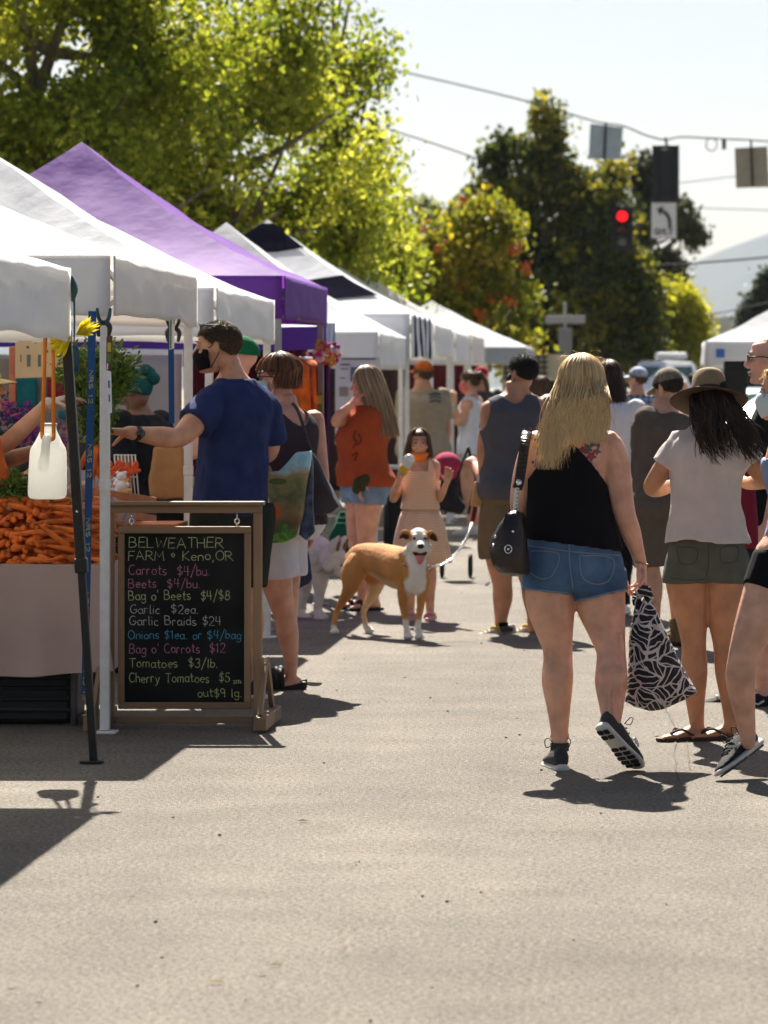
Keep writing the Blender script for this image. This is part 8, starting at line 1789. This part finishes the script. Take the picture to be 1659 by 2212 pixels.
for k in range(4):
    t = root('dried_flowers', ['bucket of dark purple statice left of the black leg', 'bunch of magenta dried flowers behind the jug', 'bunch of violet dried flowers beside the gloved hand', 'bunch of plum dried flowers at the left edge'][k], 'flowers', P((60, 110, 185, 10)[k], 1040, 20.2)); cx = (60, 110, 185, 10)[k]; cy = (930, 965, 905, 900)[k]
    for c_i in range(3):
        g = MB(); c = fl_cols[(k+c_i) % 5]
        for m_ in range(46):
            c0 = P(cx+rs.gauss(0, 17), cy+rs.gauss(0, 24), 20.2+rs.gauss(0, .06))
            for q_ in range(9): dv = Vector((rs.gauss(0, 1), rs.gauss(0, 1), rs.gauss(.3, 1))).normalized(); sd = dv.cross(Vector((rs.gauss(0, 1), 1, rs.gauss(0, 1)))).normalized()*.004; g.add([c0, c0+dv*.011+sd, c0+dv*.020, c0+dv*.011-sd], [(0, 1, 2, 3)])
        ob = obj('bloom', g, M('dry_bloom_%d' % ((k+c_i) % 5), c, rough=.9, trans=.2), t); ob['kind'] = 'stuff'
    g = MB(); g.loft([[P(cx, cy+y, 20.2)+Vector((w_*math.cos(2*math.pi*i/14), w_*math.sin(2*math.pi*i/14), 0)) for i in range(14)] for y, w_ in ((45, .09), (110, .07))]); obj('bucket', g, M('dark_bucket', (.02, .02, .022)), t, smooth_=True)
# second table behind with goods, wire rack with orange script
t = root('goods_table', 'dark cloth covered table at the back of the stall in front of the head wrap', 'table', P(300, 1150, 20.9)); g = MB(); A_ = P(-60, 1085, 20.6); Bq = P(415, 1085, 20.6); g.box(((A_.x+Bq.x)/2, 20.85, A_.z/2), (Bq.x-A_.x, .5, A_.z-.01)); obj('table_cloth', g, cot('black_table_cloth', (.012, .010, .012)), t, bevel=.02)
t = root('wire_rack', 'white wire rack carrying an orange script sign', 'rack', P(275, 1080, 19.9)); q = 19.9
for k in range(7): g = MB(); x = 247+k*7.5; g.tube([P(x, 983, q), P(x+8, 1078, q)], .004, 6); obj('wire', g, rub_w, t, smooth_=True)
for y in (983, 1030, 1078): g = MB(); g.tube([P(246+(y-983)*.08, y, q), P(294+(y-983)*.08, y, q)], .004, 6); obj('wire', g, rub_w, t, smooth_=True)
scr = M('orange_acrylic', (.70, .09, .02), rough=.4); g = MB()
for pts in ([(228, 1010), (233, 999), (239, 999), (240, 1006), (234, 1012), (242, 1016), (250, 1006), (255, 997), (260, 998), (259, 1006), (251, 1010), (256, 1017), (264, 1008), (267, 999), (268, 1010), (274, 1012), (279, 999), (278, 1030), (272, 1052), (266, 1048), (272, 1034), (284, 1018), (290, 1004), (294, 998), (296, 1008), (290, 1015), (304, 1016)], [(228, 1019), (262, 1021), (304, 1016)], [(228, 1023), (262, 1024), (300, 1018)]):
    sp, _ = smooth([P(x, y, q-.02) for x, y in pts], 1, 5); g.tube(sp, .0085, 6)
obj('lettering', g, scr, t, smooth_=True)
t = root('toy_figures', 'cluster of small white and pastel toy bears on the back table', 'toys', P(262, 1075, 19.7))
for k, (x, y, r_, c) in enumerate(((255, 1060, .030, (.66, .66, .70)), (262, 1050, .034, (.66, .66, .70)), (268, 1062, .030, (.62, .40, .15)), (250, 1070, .028, (.6, .3, .4)), (226, 1056, .03, (.6, .06, .06)), (234, 1062, .028, (.66, .62, .6)))):
    g = MB(); c0 = P(x, y, 19.7); g.ball(c0, r_); g.ball(c0+Vector((0, 0, r_*1.4)), r_*.75)
    for sg in (-1, 1): g.ball(c0+Vector((sg*r_*.55, 0, r_*2.0)), r_*.3, n=8, m=5); g.ball(c0+Vector((sg*r_*.95, -.01, r_*.2)), r_*.4, n=8, m=5)
    obj('bear', g, M('toy_%d' % k, c, rough=.8), t, smooth_=True)
# clutter on the paving behind the board
kb = M('carton', (.30, .20, .12), rough=.85, bump=.2)
for k, (x, y, d_, w_, h_, lab) in enumerate(((396, 1085, 21.9, .24, .20, 'brown carton on the back table beside the paper bag'), (425, 1075, 22.2, .22, .24, 'taller brown carton beside the navy tee'))):
    t = root('carton', lab, 'box', P(x, y+30, d_)); c = P(x, y, d_); g = MB(); g.box(c, (w_, w_, h_)); obj('box', g, kb, t, bevel=.004); g = MB(); g.box(c+Vector((0, -w_/2-.002, 0)), (.05, .003, h_*.98)); obj('tape', g, M('tape', (.42, .32, .2), rough=.3), t); g = MB(); g.box(c+Vector((0, .05, -h_/2-.30)), (w_*1.6, w_, .6)); obj('stand', g, mw, t)
t = root('stroller', 'dark stroller with a pink hood beside the girl', 'stroller', P(965, 1120, 31)); q = 31; g = MB(); g.ball(P(966, 1003, q), .115, .15, .10, n=16, m=10); g.ball(P(962, 1022, q), .10, .14, .08, n=16, m=10); obj('hood', g, cot('pink_hood', (.36, .03, .08)), t, smooth_=True); g = MB(); g.capsule([P(958, 1030, q), P(966, 1075, q), P(990, 1095, q)], [.10, .11, .06], 12, 4); obj('seat', g, cot('stroller_black', (.02, .02, .022)), t, smooth_=True)
g = MB(); g.tube([P(1010, 968, q), P(985, 1040, q), P(962, 1110, q)], .012, 8); g.tube([P(1012, 968, q), P(1028, 1035, q), P(1012, 1110, q)], .012, 8); g.tube([P(1010, 968, q), P(1012, 968, q-.3)], .012, 8); obj('frame', g, steel_b, t, smooth_=True)
for x in (955, 1016):
    g = MB(); c = P(x, 1118, q); c.z = .1; g.tube([c+Vector((0, .085*math.cos(R(a)), .085*math.sin(R(a)))) for a in range(0, 361, 24)], .016, 8); obj('wheel', g, rub_b, t, smooth_=True)
t = root('vendor_table', 'low table with a white cloth between the rust tee and the girl', 'table', P(850, 1060, 34)); A_ = P(826, 1010, 34); Bq = P(900, 1010, 34); g = MB(); g.box(((A_.x+Bq.x)/2, 34.2, A_.z), (Bq.x-A_.x, .5, .03)); obj('tabletop', g, M('white_top', (.5, .5, .5)), t, bevel=.005)
for x in (A_.x+.03, Bq.x-.03): g = MB(); g.tube([(x, 34.0, 0), (x, 34.0, A_.z-.02)], .02, 8); obj('leg', g, steel_b, t, smooth_=True)
g = MB(); g.box(((A_.x+Bq.x)/2, 34.25, A_.z*.5), (Bq.x-A_.x-.05, .3, A_.z*.8)); obj('skirting', g, cot('stroller_black', (0, 0, 0)), t)
g = MB(); c = P(742, 1195, 28.3)
for k in range(3): g.loft([ellring(P(738+k*4, y, 28.3+.1*k), w_, .04, 20, 16) for y, w_ in ((1130-k*12, .05), (1160, .10), (1225, .11))])
top(obj('green_cloth', g, cot('emerald_cloth', (.008, .09, .05)), smooth_=True), 'emerald green cloth bundle behind the rust tee and the husky', 'cloth')
# ------------------------------------------------------------------ the hazy air over the valley
bpy.data.scenes.remove(WORK)
hz = bpy.data.materials.new('haze_air'); hz.use_nodes = True; hn = hz.node_tree
for n_ in list(hn.nodes):
    if n_.type == 'BSDF_PRINCIPLED': hn.nodes.remove(n_)
pv = hn.nodes.new('ShaderNodeVolumePrincipled'); pv.inputs['Color'].default_value = (.80, .88, .97, 1); pv.inputs['Density'].default_value = .00008
hn.links.new(pv.outputs[0], hn.nodes['Material Output'].inputs['Volume'])
g = MB(); g.box((0, 4780, 298), (4800, 9760, 600)); hb_ = obj('haze', g, hz); hb_['kind'] = 'stuff'
